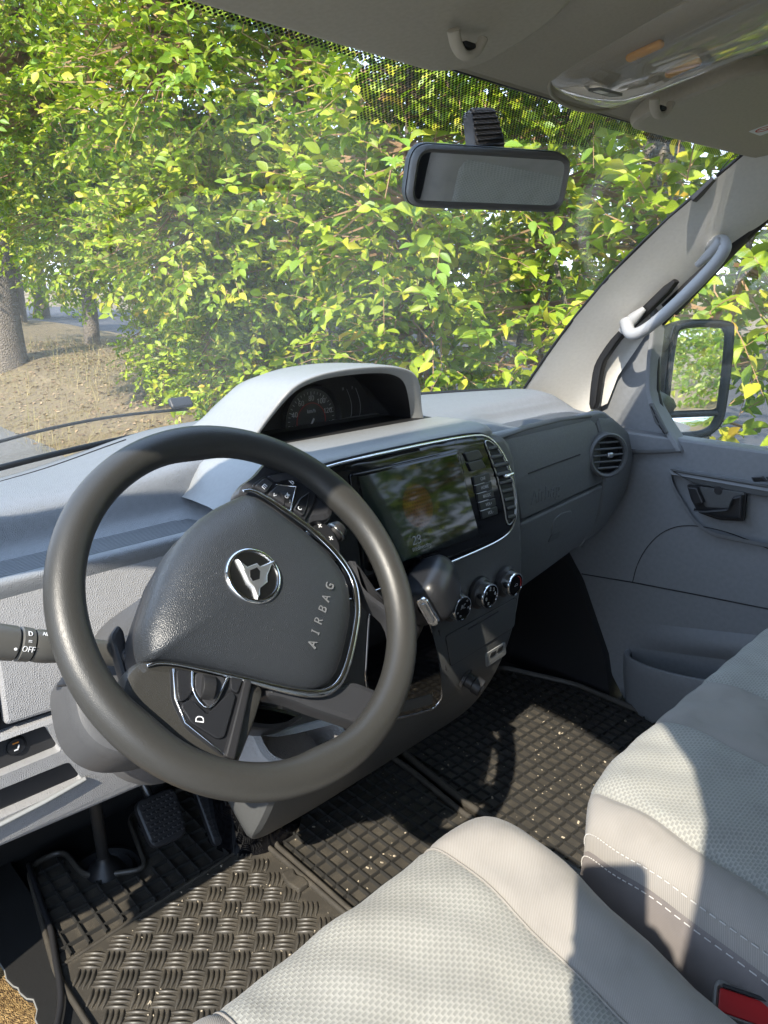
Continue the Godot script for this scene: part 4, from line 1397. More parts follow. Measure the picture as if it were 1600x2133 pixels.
	# lower-left switch cluster
	var cl := mi("switch_panel", wext([Vector2(-0.109, -0.0358), Vector2(-0.1209, -0.0664), Vector2(-0.119, -0.0932), Vector2(-0.0967, -0.1312), Vector2(-0.0882, -0.1328), Vector2(-0.037, -0.0844)], -0.012, -0.005, 0.0015, 0.008), mats["button black"], s)
	mi("chrome_line", tube(wpath([Vector2(-0.1067, -0.0402), Vector2(-0.1155, -0.0654), Vector2(-0.1162, -0.0894), Vector2(-0.0947, -0.1294)], -0.0045), 0.0011, 6), mats["chrome"], cl)
	mi("switch", wext([Vector2(-0.1054, -0.0417), Vector2(-0.0925, -0.0486), Vector2(-0.0989, -0.0654), Vector2(-0.1063, -0.071), Vector2(-0.1151, -0.0712), Vector2(-0.113, -0.0607)], -0.006, -0.0015, 0.0012, 0.004), mats["button black"], cl)
	mi("switch", wext([Vector2(-0.115, -0.0731), Vector2(-0.1038, -0.072), Vector2(-0.0952, -0.0907), Vector2(-0.0653, -0.0798), Vector2(-0.0618, -0.0861), Vector2(-0.0886, -0.1162), Vector2(-0.0952, -0.1152), Vector2(-0.1125, -0.0919)], -0.006, -0.0015, 0.0012, 0.004), mats["button black"], cl)
	mi("switch", wext([Vector2(-0.0594, -0.0672), Vector2(-0.048, -0.0741), Vector2(-0.0597, -0.0849), Vector2(-0.0645, -0.0781)], -0.006, -0.0015, 0.0012, 0.003), mats["button black"], cl)
	mi("chrome_line", tube(wpath(smooth2([Vector2(-0.0924, -0.0488), Vector2(-0.101, -0.0685), Vector2(-0.0923, -0.0915), Vector2(-0.0622, -0.0667)], 2, false), -0.001), 0.0012, 6), mats["chrome"], cl)
	mi("switch_bed", wext([Vector2(-0.0903, -0.0504), Vector2(-0.0979, -0.0677), Vector2(-0.0903, -0.089), Vector2(-0.0634, -0.0666)], -0.006, -0.001, 0.001, 0.006), mats["spoke black"], cl)
	var rc: Vector2 = Vector2(-0.0851, -0.0682)
	var rl := mi("roller", lathe([Vector2(0.0, -0.006), Vector2(0.0125, -0.006), Vector2(0.013, -0.005), Vector2(0.013, 0.005), Vector2(0.0125, 0.006), Vector2(0.0, 0.006)], 20), mats["cavity black"], cl, wf * Transform3D(Basis(Vector3(0, 1, 0), PI / 2), Vector3(rc.x, rc.y, -0.006)) * Transform3D(Basis(Vector3(1, 0, 0), 0.5), V0))
	rl.set_meta("label", "ribbed black thumb roller")
	text("D", 0.0075, cl, mats["white print"], wf * Transform3D(Basis(Vector3(0, 0, 1), deg_to_rad(60.0)), Vector3(-0.10361, -0.092486, -0.0012)), "symbol", 0.0004)
	mi("panel_wall", wext([Vector2(-0.0477, -0.0747), Vector2(-0.0411, -0.0793), Vector2(-0.089, -0.1389), Vector2(-0.0969, -0.132)], -0.02, 0.001, 0.002, 0.003), mats["trim black"], cl)
	# upper-right switch cluster
	var cr := mi("switch_panel", wext([Vector2(0.0568, 0.1206), Vector2(0.0784, 0.1287), Vector2(0.101, 0.1307), Vector2(0.1232, 0.1263), Vector2(0.1416, 0.1134), Vector2(0.1456, 0.102), Vector2(0.1292, 0.084), Vector2(0.1015, 0.0632), Vector2(0.0888, 0.0806), Vector2(0.0733, 0.1028)], -0.012, -0.005, 0.0015, 0.006), mats["button black"], s)
	mi("switch", wext([Vector2(0.0818, 0.127), Vector2(0.1048, 0.1269), Vector2(0.1265, 0.1213), Vector2(0.1386, 0.1103), Vector2(0.1296, 0.1004), Vector2(0.1231, 0.1109), Vector2(0.1065, 0.1168), Vector2(0.0887, 0.1167)], -0.006, -0.0015, 0.0012, 0.003), mats["spoke black"], cr)
	mi("switch", wext([Vector2(0.0607, 0.1187), Vector2(0.077, 0.1254), Vector2(0.085, 0.1174), Vector2(0.0691, 0.107)], -0.006, -0.0015, 0.0012, 0.003), mats["spoke black"], cr)
	mi("switch", wext([Vector2(0.1082, 0.0909), Vector2(0.1271, 0.097), Vector2(0.1164, 0.0827), Vector2(0.1024, 0.0695), Vector2(0.0942, 0.0802)], -0.006, -0.0015, 0.0012, 0.003), mats["spoke black"], cr)
	mi("switch_bed", wext([Vector2(0.071, 0.1054), Vector2(0.0896, 0.1133), Vector2(0.1117, 0.1068), Vector2(0.0912, 0.0822)], -0.006, -0.001, 0.001, 0.004), mats["spoke black"], cr)
	mi("chrome_line", tube(wpath([Vector2(0.086, 0.1136), Vector2(0.1108, 0.1059), Vector2(0.0885, 0.0793)], -0.001), 0.001, 6), mats["chrome"], cr)
	var r2: Vector2 = Vector2(0.0885, 0.0969)
	mi("roller", lathe([Vector2(0.0, -0.004), Vector2(0.009, -0.004), Vector2(0.009, 0.004), Vector2(0.0, 0.004)], 16), mats["cavity black"], cr, wf * Transform3D(Basis(Vector3(0, 1, 0), PI / 2), Vector3(r2.x, r2.y, -0.005)))
	for e in [["<", Vector2(0.0782, 0.1017)], [">", Vector2(0.0934, 0.0908)], ["b", Vector2(0.1082, 0.1124)], ["m", Vector2(0.0705, 0.1151)], ["c", Vector2(0.1013, 0.0796)], ["OK", Vector2(0.0897, 0.0954)]]:
		text(e[0], 0.006 if e[0] != "OK" else 0.004, cr, mats["white print"], wf * Transform3D(Basis(Vector3(0, 0, 1), deg_to_rad(30.0)), Vector3(e[1].x, e[1].y, -0.001 if e[0] != "OK" else 0.0045)), "symbol", 0.0004)
	# two small keys behind the hub, right of it
	var kp := mi("side_keys", wext([Vector2(0.1299, 0.0697), Vector2(0.1463, 0.0526), Vector2(0.1462, 0.0287), Vector2(0.1367, 0.0121), Vector2(0.1274, 0.0191), Vector2(0.1174, 0.0535)], -0.034, -0.019, 0.002, 0.006), mats["button black"], s)
	for q in [Vector2(0.131, 0.0581), Vector2(0.1377, 0.0396)]:
		mi("symbol", join([rbox(Vector3(0.006, 0.0012, 0.0004), 0.0001), rbox(Vector3(0.0012, 0.006, 0.0004), 0.0001)]), mats["white print"], kp, wf * Transform3D(Basis(Vector3(0, 0, 1), 0.6), Vector3(q.x, q.y, -0.0185)))
	build_column()

func build_column() -> void:
	var c := thing("steering_column", "grey plastic steering column shroud behind the wheel", "steering column", wf * Vector3(0, -0.05, -0.2))
	var rows := []
	for e in [[-0.055, 0.052, 0.055, -0.005], [-0.06, 0.072, 0.070, -0.008], [-0.09, 0.080, 0.080, -0.012], [-0.14, 0.090, 0.090, -0.018], [-0.20, 0.10, 0.098, -0.02], [-0.27, 0.115, 0.105, -0.02]]:
		var r := PackedVector3Array()
		for q in rrect(e[1] * 2, e[2] * 2, e[1] * 0.62, 8):
			r.append(wf * Vector3(q.x, q.y + e[3], e[0]))
		rows.append(r)
	mi("upper_shroud", grid(rows, true), mats["shroud grey"], c)
	# broad lower cover with its rounded foot
	var lo: Array = [Vector2(-0.1611, 0.0144), Vector2(-0.1679, -0.0152), Vector2(-0.1711, -0.0424), Vector2(-0.1635, -0.0675), Vector2(-0.1448, -0.0869), Vector2(-0.1141, -0.0987), Vector2(-0.063, -0.1064), Vector2(-0.0219, -0.094), Vector2(-0.0022, -0.0387), Vector2(-0.0714, 0.0322), Vector2(-0.1193, 0.0321)]
	mi("lower_shroud", wext(lo, -0.19, -0.11, 0.02, 0.03), mats["shroud grey"], c)
	mi("shroud_seam", tube(wpath([Vector2(-0.1746, 0.0008), Vector2(-0.1618, -0.0027), Vector2(-0.1404, -0.01)], -0.109), 0.0012, 6), mats["gap shade"], c)
	# ignition switch with the key in it
	var kf := wf * Transform3D(Basis(), Vector3(-0.11813, 0.011337, -0.075))
	var ks := mi("ignition_switch", ext(rpoly([Vector2(-0.0087, 0.0109), Vector2(0.0035, 0.0194), Vector2(0.0066, 0.0119), Vector2(0.0017, -0.0137), Vector2(-0.001, -0.0282), Vector2(-0.0063, -0.0364), Vector2(-0.0136, -0.0376), Vector2(-0.0113, -0.014)], 0.006), 0.012, 0.004), mats["trim black"], c, kf)
	mi("key_head", ext(rrect(0.022, 0.032, 0.008), 0.008, 0.003), mats["button black"], ks, kf * Transform3D(Basis(Vector3(0, 0, 1), 0.2), Vector3(0.006, -0.022, 0.010)))
	mi("tilt_lever", wext([Vector2(-0.0053, -0.0907), Vector2(0.013, -0.0998), Vector2(0.039, -0.118), Vector2(0.0527, -0.1306), Vector2(0.0245, -0.133), Vector2(0.0022, -0.1262), Vector2(-0.024, -0.1105)], -0.12, -0.09, 0.006, 0.008), mats["button black"], c)
	mi("under_shroud", wext([Vector2(-0.0035, -0.1079), Vector2(0.0232, -0.1264), Vector2(0.06, -0.135), Vector2(0.1133, -0.1453), Vector2(0.1148, -0.1894), Vector2(0.0827, -0.199), Vector2(0.0234, -0.1783), Vector2(-0.0034, -0.1535)], -0.20, -0.12, 0.01, 0.02), mats["dash plastic"], c)
	# light stalk to the left
	var st := thing("light_stalk", "grey light stalk with printed headlamp symbols left of the steering wheel", "stalk", wf * Vector3(-0.13, 0.02, -0.07))
	var a := wf * Vector3(-0.16176, 0.023744, -0.075)
	var b := wf * Vector3(-0.23313, 0.053216, -0.06)
	var ax := (b - a).normalized()
	var sf := frame(a, wf.basis.y, ax)
	var L := a.distance_to(b)
	mi("stalk_arm", lathe([Vector2(0.012, -0.06), Vector2(0.0125, 0.0), Vector2(0.015, 0.020), Vector2(0.0155, 0.03), Vector2(0.0145, 0.036), Vector2(0.0, 0.036)], 28), mats["stalk grey"], st, sf)
	var ring := mi("stalk_ring", lathe([Vector2(0.0135, 0.0365), Vector2(0.0155, 0.038), Vector2(0.016, 0.048), Vector2(0.0138, 0.0495)], 28), mats["stalk grey"], st, sf)
	var tip := mi("stalk_tip", lathe([Vector2(0.0138, 0.050), Vector2(0.016, 0.052), Vector2(0.0165, 0.07), Vector2(0.0160, 0.09), Vector2(0.013, 0.105), Vector2(0.008, 0.112), Vector2(0.0, 0.113)], 28), mats["stalk grey"], st, sf)
	var n := (Vector3(-0.3951, 1.023, 0.5918) - a).normalized()
	var up := ax.cross(n).normalized()
	var outw := up.cross(ax).normalized()
	if outw.dot(n) < 0:
		outw = -outw
	var tf := func(z: float, v: float) -> Transform3D: return frame(a + ax * z + outw * 0.0162 * sqrt(1.0 - v * v) + up.normalized() * v * 0.016 * (1.0 if up.y > 0 else -1.0), -ax, outw * sqrt(1.0 - v * v) + up * v * (1.0 if up.y > 0 else -1.0))
	text("OFF", 0.0048, ring, mats["white print"], tf.call(0.0435, -0.25), "lettering", 0.0005)
	text("D", 0.0048, ring, mats["white print"], tf.call(0.0435, 0.62), "symbol", 0.0005)
	text("=", 0.0048, ring, mats["white print"], tf.call(0.0435, 0.2), "symbol", 0.0005)
	text("AUTO", 0.0038, ring, mats["white print"], tf.call(0.026, 0.7), "lettering", 0.0005)
	text("D", 0.0065, tip, mats["white print"], tf.call(0.077, 0.45), "symbol", 0.0005)
	mi("dot", ext(circ(0.0014, 12), 0.0005, 0.0001), mats["white print"], tip, tf.call(0.0545, -0.3))
	var sn := []
	for k in 8:
		var an := TAU * k / 8.0
		sn.append([rbox(Vector3(0.0024, 0.0007, 0.0005), 0.0001), Transform3D(Basis(Vector3(0, 0, 1), an), Vector3(cos(an), sin(an), 0) * 0.0052)])
	sn.append(ringx(circ(0.0030, 16), circ(0.0022, 16), 0.0005, 0.0001))
	mi("lamp_symbol", join(sn), mats["white print"], tip, tf.call(0.091, 0.1))
	# wiper stalk knob seen right of the hub
	var ws2 := thing("wiper_stalk", "black stalk end peeking out right of the steering wheel hub", "stalk", wf * Vector3(0.1, 0.03, -0.07))
	var e1 := wf * Vector3(0.09, 0.02, -0.07)
	var e2: Vector3 = Vector3(0.1648, 0.7369, -0.06)
	mi("stalk_arm", tube([e1, e1.lerp(e2, 0.6), e2, e2 + (e2 - e1).normalized() * 0.008], [0.009, 0.010, 0.013, 0.009], 16), mats["trim black"], ws2)
	mi("end_ring", tube([e2 - (e2 - e1).normalized() * 0.004, e2 - (e2 - e1).normalized() * 0.001], 0.0135, 16), mats["satin metal"], ws2)


# ---------------------------------------------------------------- floor: mats, pedals, boots, torn carpet
func in_poly(p: Vector2, q: PackedVector2Array) -> bool:
	return Geometry2D.is_point_in_polygon(p, q)

# raised grid of ribs clipped to an outline in (x, z)
func rib_grid(q: PackedVector2Array, pitch: Vector2, turn: float, y: float, w := 0.0042, h := 0.0065) -> ArrayMesh:
	var t := PackedVector3Array()
	for dir in 2:
		var d := Vector2.from_angle(turn + PI / 2 * dir)
		var nn := Vector2(-d.y, d.x)
		var pt := pitch.x if dir == 0 else pitch.y
		for k in range(-70, 71):
			var c := Vector2(0.4, -0.2) + nn * pt * k
			var segs := Geometry2D.intersect_polyline_with_polygon(PackedVector2Array([c - d * 2.0, c + d * 2.0]), q)
			for sg in segs:
				var a: Vector2 = sg[0]
				var b: Vector2 = sg[sg.size() - 1]
				var o := nn * w * 0.5
				var ot := nn * w * 0.28
				var A0 := Vector3(a.x - o.x, y, a.y - o.y)
				var A1 := Vector3(a.x - ot.x, y + h, a.y - ot.y)
				var A2 := Vector3(a.x + ot.x, y + h, a.y + ot.y)
				var A3 := Vector3(a.x + o.x, y, a.y + o.y)
				var dd := Vector3(b.x - a.x, 0, b.y - a.y)
				quad(t, A0, A1, A1 + dd, A0 + dd)
				quad(t, A1, A2, A2 + dd, A1 + dd)
				quad(t, A2, A3, A3 + dd, A2 + dd)
	return fin(t, 10)

func lip(q: PackedVector2Array, y: float, r := 0.006) -> ArrayMesh:
	var p := PackedVector3Array()
	for e in q:
		p.append(Vector3(e.x, y, e.y))
	return tube(p, Vector2(r, r * 1.3), 8, true)

func build_floor() -> void:
	var rub: Material = mats["mat rubber"]
	# driver mat
	var dq := rpoly([Vector2(-0.135, 0.16), Vector2(-0.135, -0.40), Vector2(-0.085, -0.66), Vector2(-0.02, -0.66), Vector2(-0.02, -0.56), Vector2(0.07, -0.50), Vector2(0.11, -0.66), Vector2(0.25, -0.66), Vector2(0.262, -0.42), Vector2(0.262, 0.16)], 0.03)
	var dm := thing("floor_mat", "black rubber driver floor mat with checker tread heel pad under the pedals", "floor mat", Vector3(0.06, -0.03, -0.25), "black rubber floor mats")
	mi("mat_sheet", slab_y(dq, -0.029, -0.004, 0.003), rub, dm)
	mi("mat_lip", lip(dq, 0.0, 0.005), rub, dm)
	var front := PackedVector2Array([Vector2(-0.12, -0.418), Vector2(-0.075, -0.645), Vector2(-0.032, -0.645), Vector2(-0.032, -0.55), Vector2(0.075, -0.485), Vector2(0.12, -0.645), Vector2(0.238, -0.645), Vector2(0.248, -0.432)])
	var rg := mi("rib_grid", rib_grid(front, Vector2(0.032, 0.030), 0.03, -0.004), mats["rib rubber"], dm)
	rg.set_meta("kind", "stuff")
	# tread blocks: four curved ribs each, turned a quarter from one to the next
	var heel := PackedVector2Array([Vector2(-0.122, 0.12), Vector2(-0.122, -0.41), Vector2(0.248, -0.424), Vector2(0.248, 0.12)])
	mi("pad_edge", tube([Vector3(-0.122, -0.003, -0.412), Vector3(0.248, -0.003, -0.427)], 0.0035, 6), rub, dm)
	var rib := []
	for k in 4:
		var o := (k - 1.5) * 0.0083
		var pts := []
		var rr := []
		for i in 7:
			var f := i / 6.0 - 0.5
			pts.append(Vector3(f * 0.0345, -0.001 + 0.0012 * cos(f * PI), o + 0.0014 * cos(f * PI)))
			rr.append(Vector2(0.0034, 0.0048) * lerpf(0.25, 1.0, cos(f * PI * 0.98)))
		rib.append(tube(pts, rr, 6))
	var blk := join(rib)
	var ax := Vector2(0.7133, 0.7009)
	var ay := Vector2(0.7009, -0.7133)
	var cnt := 0
	for i in range(-14, 15):
		for j in range(-14, 15):
			var p := Vector2(0.06, -0.2) + ax * 0.0335 * i + ay * 0.0335 * j
			if not (in_poly(p, inset(ccw(heel), 0.008))) or cnt > 290 or p.y > 0.02:
				continue
			var ang := atan2(-ax.y, ax.x) + (PI / 2 if (i + j) % 2 != 0 else 0.0)
			mi("tread_block", blk, rub, dm, Transform3D(Basis(Vector3.UP, ang), Vector3(p.x, -0.0035, p.y)))
			cnt += 1
	# fastening hook moulded on the mat edge
	mi("mat_hook", ext(rpoly([Vector2(-0.012, -0.03), Vector2(0.012, -0.03), Vector2(0.014, -0.01), Vector2(0.006, 0.002), Vector2(0.014, 0.018), Vector2(-0.010, 0.026), Vector2(-0.016, 0.0)], 0.006), 0.009, 0.003), rub, dm, frame(Vector3(0.246, 0, -0.2926) + Vector3(0, -0.002, 0), Vector3(1, 0, 0), Vector3.UP))
	# centre and passenger mats
	var cq := rpoly([Vector2(0.275, 0.22), Vector2(0.272, -0.20), Vector2(0.275, -0.395), Vector2(0.33, -0.40), Vector2(0.40, -0.46), Vector2(0.63, -0.46), Vector2(0.625, -0.36), Vector2(0.60, -0.20), Vector2(0.60, 0.22)], 0.02)
	var cm := thing("floor_mat", "black ribbed rubber mat in the middle of the floor, square grid pattern", "floor mat", Vector3(0.45, -0.03, -0.1), "black rubber floor mats")
	mi("mat_sheet", slab_y(cq, -0.029, -0.004, 0.003), rub, cm)
	mi("mat_lip", lip(cq, 0.0, 0.006), rub, cm)
	rg = mi("rib_grid", rib_grid(inset(cq, 0.012), Vector2(0.030, 0.027), 0.0, -0.004), mats["rib rubber"], cm)
	rg.set_meta("kind", "stuff")
	var pq := rpoly([Vector2(0.625, 0.24), Vector2(0.625, -0.20), Vector2(0.655, -0.40), Vector2(0.70, -0.52), Vector2(1.14, -0.50), Vector2(1.205, -0.30), Vector2(1.205, 0.24)], 0.03)
	var pm := thing("floor_mat", "black ribbed rubber mat in the passenger footwell, partly sunlit", "floor mat", Vector3(0.9, -0.03, -0.15), "black rubber floor mats")
	mi("mat_sheet", slab_y(pq, -0.029, -0.004, 0.003), rub, pm)
	mi("mat_lip", lip(pq, 0.0, 0.008), rub, pm)
	rg = mi("rib_grid", rib_grid(inset(pq, 0.012), Vector2(0.030, 0.026), 0.05, -0.004), mats["rib rubber"], pm)
	rg.set_meta("kind", "stuff")
	# crumbs and grit lying on the mats
	var rnd := RandomNumberGenerator.new()
	rnd.seed = 41
	var cr := []
	var gn := FastNoiseLite.new()
	gn.seed = 12
	gn.frequency = 0.05
	for k in 1100:
		var x := rnd.randf_range(-0.11, 1.15)
		var z := rnd.randf_range(-0.42, 0.05)
		if gn.get_noise_2d(x * 100.0, z * 100.0) < rnd.randf_range(-0.35, 0.35) or x < 0.25 and rnd.randf() < 0.3:
			continue
		var s := rnd.randf_range(0.0006, 0.0018) * (2.0 if rnd.randf() < 0.08 else 1.0)
		cr.append([rbox(Vector3(s * 2.2, s, s * 1.4), s * 0.3), Transform3D(Basis.from_euler(Vector3(rnd.randf(), rnd.randf() * TAU, rnd.randf())), Vector3(x, -0.0035 + s * 0.4, z))])
	var crm := mk("grit", lin(0.42, 0.36, 0.27), 0.9)
	var g := mi("floor_grit", join(cr), crm, self)
	tag(g, "pale crumbs and grit scattered over the black rubber mats", "grit", "", "stuff")
	# pedals
	var br := thing("brake_pedal", "square ribbed rubber brake pedal in the dark footwell", "pedal", Vector3(0.10, 0.08, -0.5))
	var pf := frame(Vector3(0.1036, 0.0939, -0.5), Vector3(1, 0.06, 0.1), Vector3(-0.05, 0.62, 0.78))
	var bp := mi("pedal_pad", ext(rpoly([Vector2(-0.035, -0.045), Vector2(0.032, -0.05), Vector2(0.042, 0.04), Vector2(-0.038, 0.045)], 0.02), 0.016, 0.005), mats["trim black"], br, pf)
	var nb := []
	for i in 7:
		for j in 8:
			nb.append([rbox(Vector3(0.006, 0.004, 0.003), 0.001), pf * Transform3D(Basis(), Vector3(-0.027 + i * 0.009 + (0.0045 if j % 2 == 1 else 0.0), -0.034 + j * 0.0095, 0.0165))])
	mi("pad_nubs", join(nb), mats["trim black"], bp).set_meta("kind", "stuff")
	mi("pedal_arm", tube([pf * Vector3(0, 0, 0), pf * Vector3(0, 0.1, -0.03), Vector3(0.08, 0.36, -0.56)], 0.009, 8), mats["steel"], br)
	var ac := thing("accelerator_pedal", "narrow ribbed accelerator pedal right of the brake pedal", "pedal", Vector3(0.2, 0.04, -0.5))
	pf = frame(Vector3(0.2077, 0.0462, -0.5), Vector3(1, 0.05, 0.1), Vector3(-0.05, 0.62, 0.78))
	bp = mi("pedal_pad", ext(rpoly([Vector2(-0.022, -0.06), Vector2(0.024, -0.06), Vector2(0.02, 0.07), Vector2(-0.02, 0.07)], 0.012), 0.014, 0.004), mats["trim black"], ac, pf)
	nb = []
	for j in 9:
		nb.append([rbox(Vector3(0.034, 0.005, 0.003), 0.001), pf * Transform3D(Basis(), Vector3(0, -0.045 + j * 0.0115, 0.0145))])
	mi("pad_ribs", join(nb), mats["trim black"], bp).set_meta("kind", "stuff")
	mi("pedal_arm", tube([pf * Vector3(0, 0.06, 0), pf * Vector3(0, 0.15, -0.03), Vector3(0.22, 0.3, -0.62)], 0.008, 8), mats["steel"], ac)
	# steering shaft: a slim rod into a round rubber boot
	var rd := thing("steering_shaft", "slim metal steering shaft dropping into a round black rubber boot", "steering shaft", Vector3(0.02, -0.02, -0.57))
	var p0: Vector3 = Vector3(-0.0357, 0.2775, -0.42)
	var p1: Vector3 = Vector3(0.0152, 0.02, -0.5571)
	mi("rod", tube([p0 + (p0 - p1) * 0.3, p0, p1], Vector2(0.010, 0.006), 8), mats["steel"], rd)
	mi("rubber_boot", lathe([Vector2(0.075, 0.0), Vector2(0.073, 0.012), Vector2(0.062, 0.016), Vector2(0.056, 0.010), Vector2(0.048, 0.020), Vector2(0.036, 0.014), Vector2(0.028, 0.030), Vector2(0.014, 0.045), Vector2(0.012, 0.055)], 36, 50), mats["boot rubber"], rd, frame(Vector3(p1.x, -0.025, p1.z), Vector3.RIGHT, Vector3.UP))
	# black ribbed boot at the foot of the console
	var cb := thing("console_boot", "glossy black rubber boot at the foot of the centre console", "boot", Vector3(0.27, -0.02, -0.45))
	mi("boot_skirt", lathe([Vector2(0.10, 0.0), Vector2(0.098, 0.02), Vector2(0.09, 0.04), Vector2(0.086, 0.09), Vector2(0.08, 0.14), Vector2(0.05, 0.2), Vector2(0.0, 0.21)], 36, 50), mats["piano black"], cb, frame(Vector3(0.285, -0.03, -0.475), Vector3.RIGHT, Vector3.UP))
	# torn carpet edge and the tan underlay beneath
	var tc := thing("torn_carpet", "torn black carpet beside the sill, tan felt underlay showing beneath", "carpet", Vector3(-0.25, -0.03, -0.35))
	var te: Array = [Vector2(-0.2185, -0.5405), Vector2(-0.1889, -0.4966), Vector2(-0.1878, -0.4737), Vector2(-0.191, -0.4556), Vector2(-0.1877, -0.4361), Vector2(-0.1835, -0.4275), Vector2(-0.1844, -0.417), Vector2(-0.1806, -0.3999), Vector2(-0.1739, -0.3911), Vector2(-0.1762, -0.3695), Vector2(-0.1843, -0.3553), Vector2(-0.1848, -0.3282)]
	var rows := []
	var rn := RandomNumberGenerator.new()
	rn.seed = 8
	for i in 33:
		var r := PackedVector3Array()
		for k in 25:
			var x := lerpf(-0.46, -0.12, k / 24.0)
			var z := lerpf(-0.62, -0.05, i / 32.0)
			r.append(Vector3(x, -0.028 + rn.randf() * 0.007 + 0.004 * sin(x * 60.0) * sin(z * 47.0), z))
		rows.append(r)
	mi("underlay", grid(rows), mats["underlay"], tc)
	# carpet sheet right and forward of the tear
	var cpo := [Vector2(-0.46, -0.80), Vector2(-0.10, -0.80), Vector2(-0.10, 0.02)]
	var last: Vector2 = te[te.size() - 1]
	cpo.append(Vector2(last.x + 0.04, 0.02))
	for i in range(te.size() - 1, -1, -1):
		cpo.append(te[i])
	cpo.append(Vector2(-0.46, -0.55))
	mi("carpet_sheet", slab_y(ccw(PackedVector2Array(cpo)), -0.019, -0.009, 0.002), mats["carpet"], tc)
	var fr := []
	for q in te:
		fr.append(Vector3(q.x, -0.012, q.y))
	mi("frayed_edge", tube(fr, 0.0016, 6), mats["buckle grey"], tc)
	# loose cable along the mat edge
	var cbl := thing("cable", "thin black cable running along the left edge of the driver mat", "cable", Vector3(-0.15, 0.0, -0.4))
	mi("cable_run", tube(smooth3([Vector3(-0.0825, 0.006, -0.6582), Vector3(-0.1008, 0.006, -0.552), Vector3(-0.1081, 0.006, -0.4891), Vector3(-0.1195, 0.006, -0.4479), Vector3(-0.1302, 0.006, -0.4091), Vector3(-0.1393, 0.006, -0.3714), Vector3(-0.151, 0.006, -0.3387), Vector3(-0.1708, 0.006, -0.3062), Vector3(-0.1921, 0.006, -0.269)], 2), 0.005, 8), mats["trim black"], cbl)


# ---------------------------------------------------------------- seats
# cushion top surface: prof is (z, y) from the front foot over the front edge to the back
func cush(prof: PackedVector2Array, x: float, v: float, x0: float, x1: float, dips: Array, crown := 0.0) -> Vector3:
	var n := prof.size() - 1
	var f := v * n
	var i := mini(int(f), n - 1)
	var q := prof[i].lerp(prof[i + 1], f - i)
	var u := (x - x0) / (x1 - x0) * 2.0 - 1.0
	var edge := minf(x - x0, x1 - x)
	var top := smoothstep(0.12, 0.45, v)
	var r := 0.045
	var roll := 0.0
	if edge < r:
		var t := 1.0 - edge / r
		roll = r * (1.0 - sqrt(maxf(0.0, 1.0 - t * t)))
	var y := q.y - roll * top
	for d in dips:
		y -= 0.005 * exp(-pow((x - d) / 0.006, 2.0)) * top
	y += crown * top * exp(-pow((absf(u) - 0.80) / 0.16, 2.0))
	y += top * (0.0022 * sin(x * 41.0 + 1.6 * sin(q.x * 23.0)) * sin(q.x * 27.0 + 0.7) + 0.0015 * sin(x * 83.0 - q.x * 60.0))
	var z := q.x + 0.075 * pow(absf(u), 7.0) * (1.0 - smoothstep(0.2, 0.75, v)) + roll * (1.0 - top) * 0.7
	return Vector3(x, y, z)

func cushion_strip(prof: PackedVector2Array, xa: float, xb: float, x0: float, x1: float, dips: Array, crown: float, nx: int) -> ArrayMesh:
	var rows := []
	var uvs := []
	var acc := 0.0
	for i in 57:
		var v := i / 56.0
		var r := PackedVector3Array()
		var u := PackedVector2Array()
		for k in nx + 1:
			r.append(cush(prof, lerpf(xa, xb, float(k) / nx), v, x0, x1, dips, crown))
		if i > 0:
			acc += r[nx / 2].distance_to(rows[i - 1][nx / 2])
		for k in nx + 1:
			u.append(Vector2(lerpf(xa, xb, float(k) / nx), acc))
		rows.append(r)
		uvs.append(u)
	return grid(rows, false, false, false, uvs)

func side_panel(prof: PackedVector2Array, xe: float, dirx: float, x0: float, x1: float, dips: Array, crown: float, ylow: float) -> ArrayMesh:
	var rows := []
	var uvs := []
	for i in 45:
		var v := 0.0 + i / 44.0
		var p := cush(prof, xe, v, x0, x1, dips, crown)
		var r := PackedVector3Array()
		var u := PackedVector2Array()
		for k in 5:
			var f := k / 4.0
			r.append(Vector3(p.x + dirx * 0.012 * sin(f * PI), lerpf(p.y, minf(p.y, ylow), f), p.z))
			u.append(Vector2(p.z, r[k].y))
		rows.append(r)
		uvs.append(u)
	return grid(rows, false, false, false, uvs)

func stitches(prof: PackedVector2Array, x: float, v0: float, v1: float, x0: float, x1: float, dips: Array, crown: float, lift := Vector3(0, 0.001, 0)) -> ArrayMesh:
	var out := []
	var n := 86
	for i in n:
		var a := cush(prof, x, lerpf(v0, v1, i / float(n)), x0, x1, dips, crown) + lift
		var b := cush(prof, x, lerpf(v0, v1, (i + 0.62) / float(n)), x0, x1, dips, crown) + lift
		out.append(tube([a, b], 0.0007, 5))
	return join(out)

# a back or a headrest: rounded cushion between stations (y, z, half width, half depth)
func pad(xc: float, st: Array, xr := 0.35) -> ArrayMesh:
	var rows := []
	for e in st:
		var r := PackedVector3Array()
		for q in rrect(e[2] * 2, e[3] * 2, e[3] * 0.9, 6):
			r.append(Vector3(xc + q.x, e[0], e[1] + q.y))
		rows.append(r)
	return grid(rows, true)

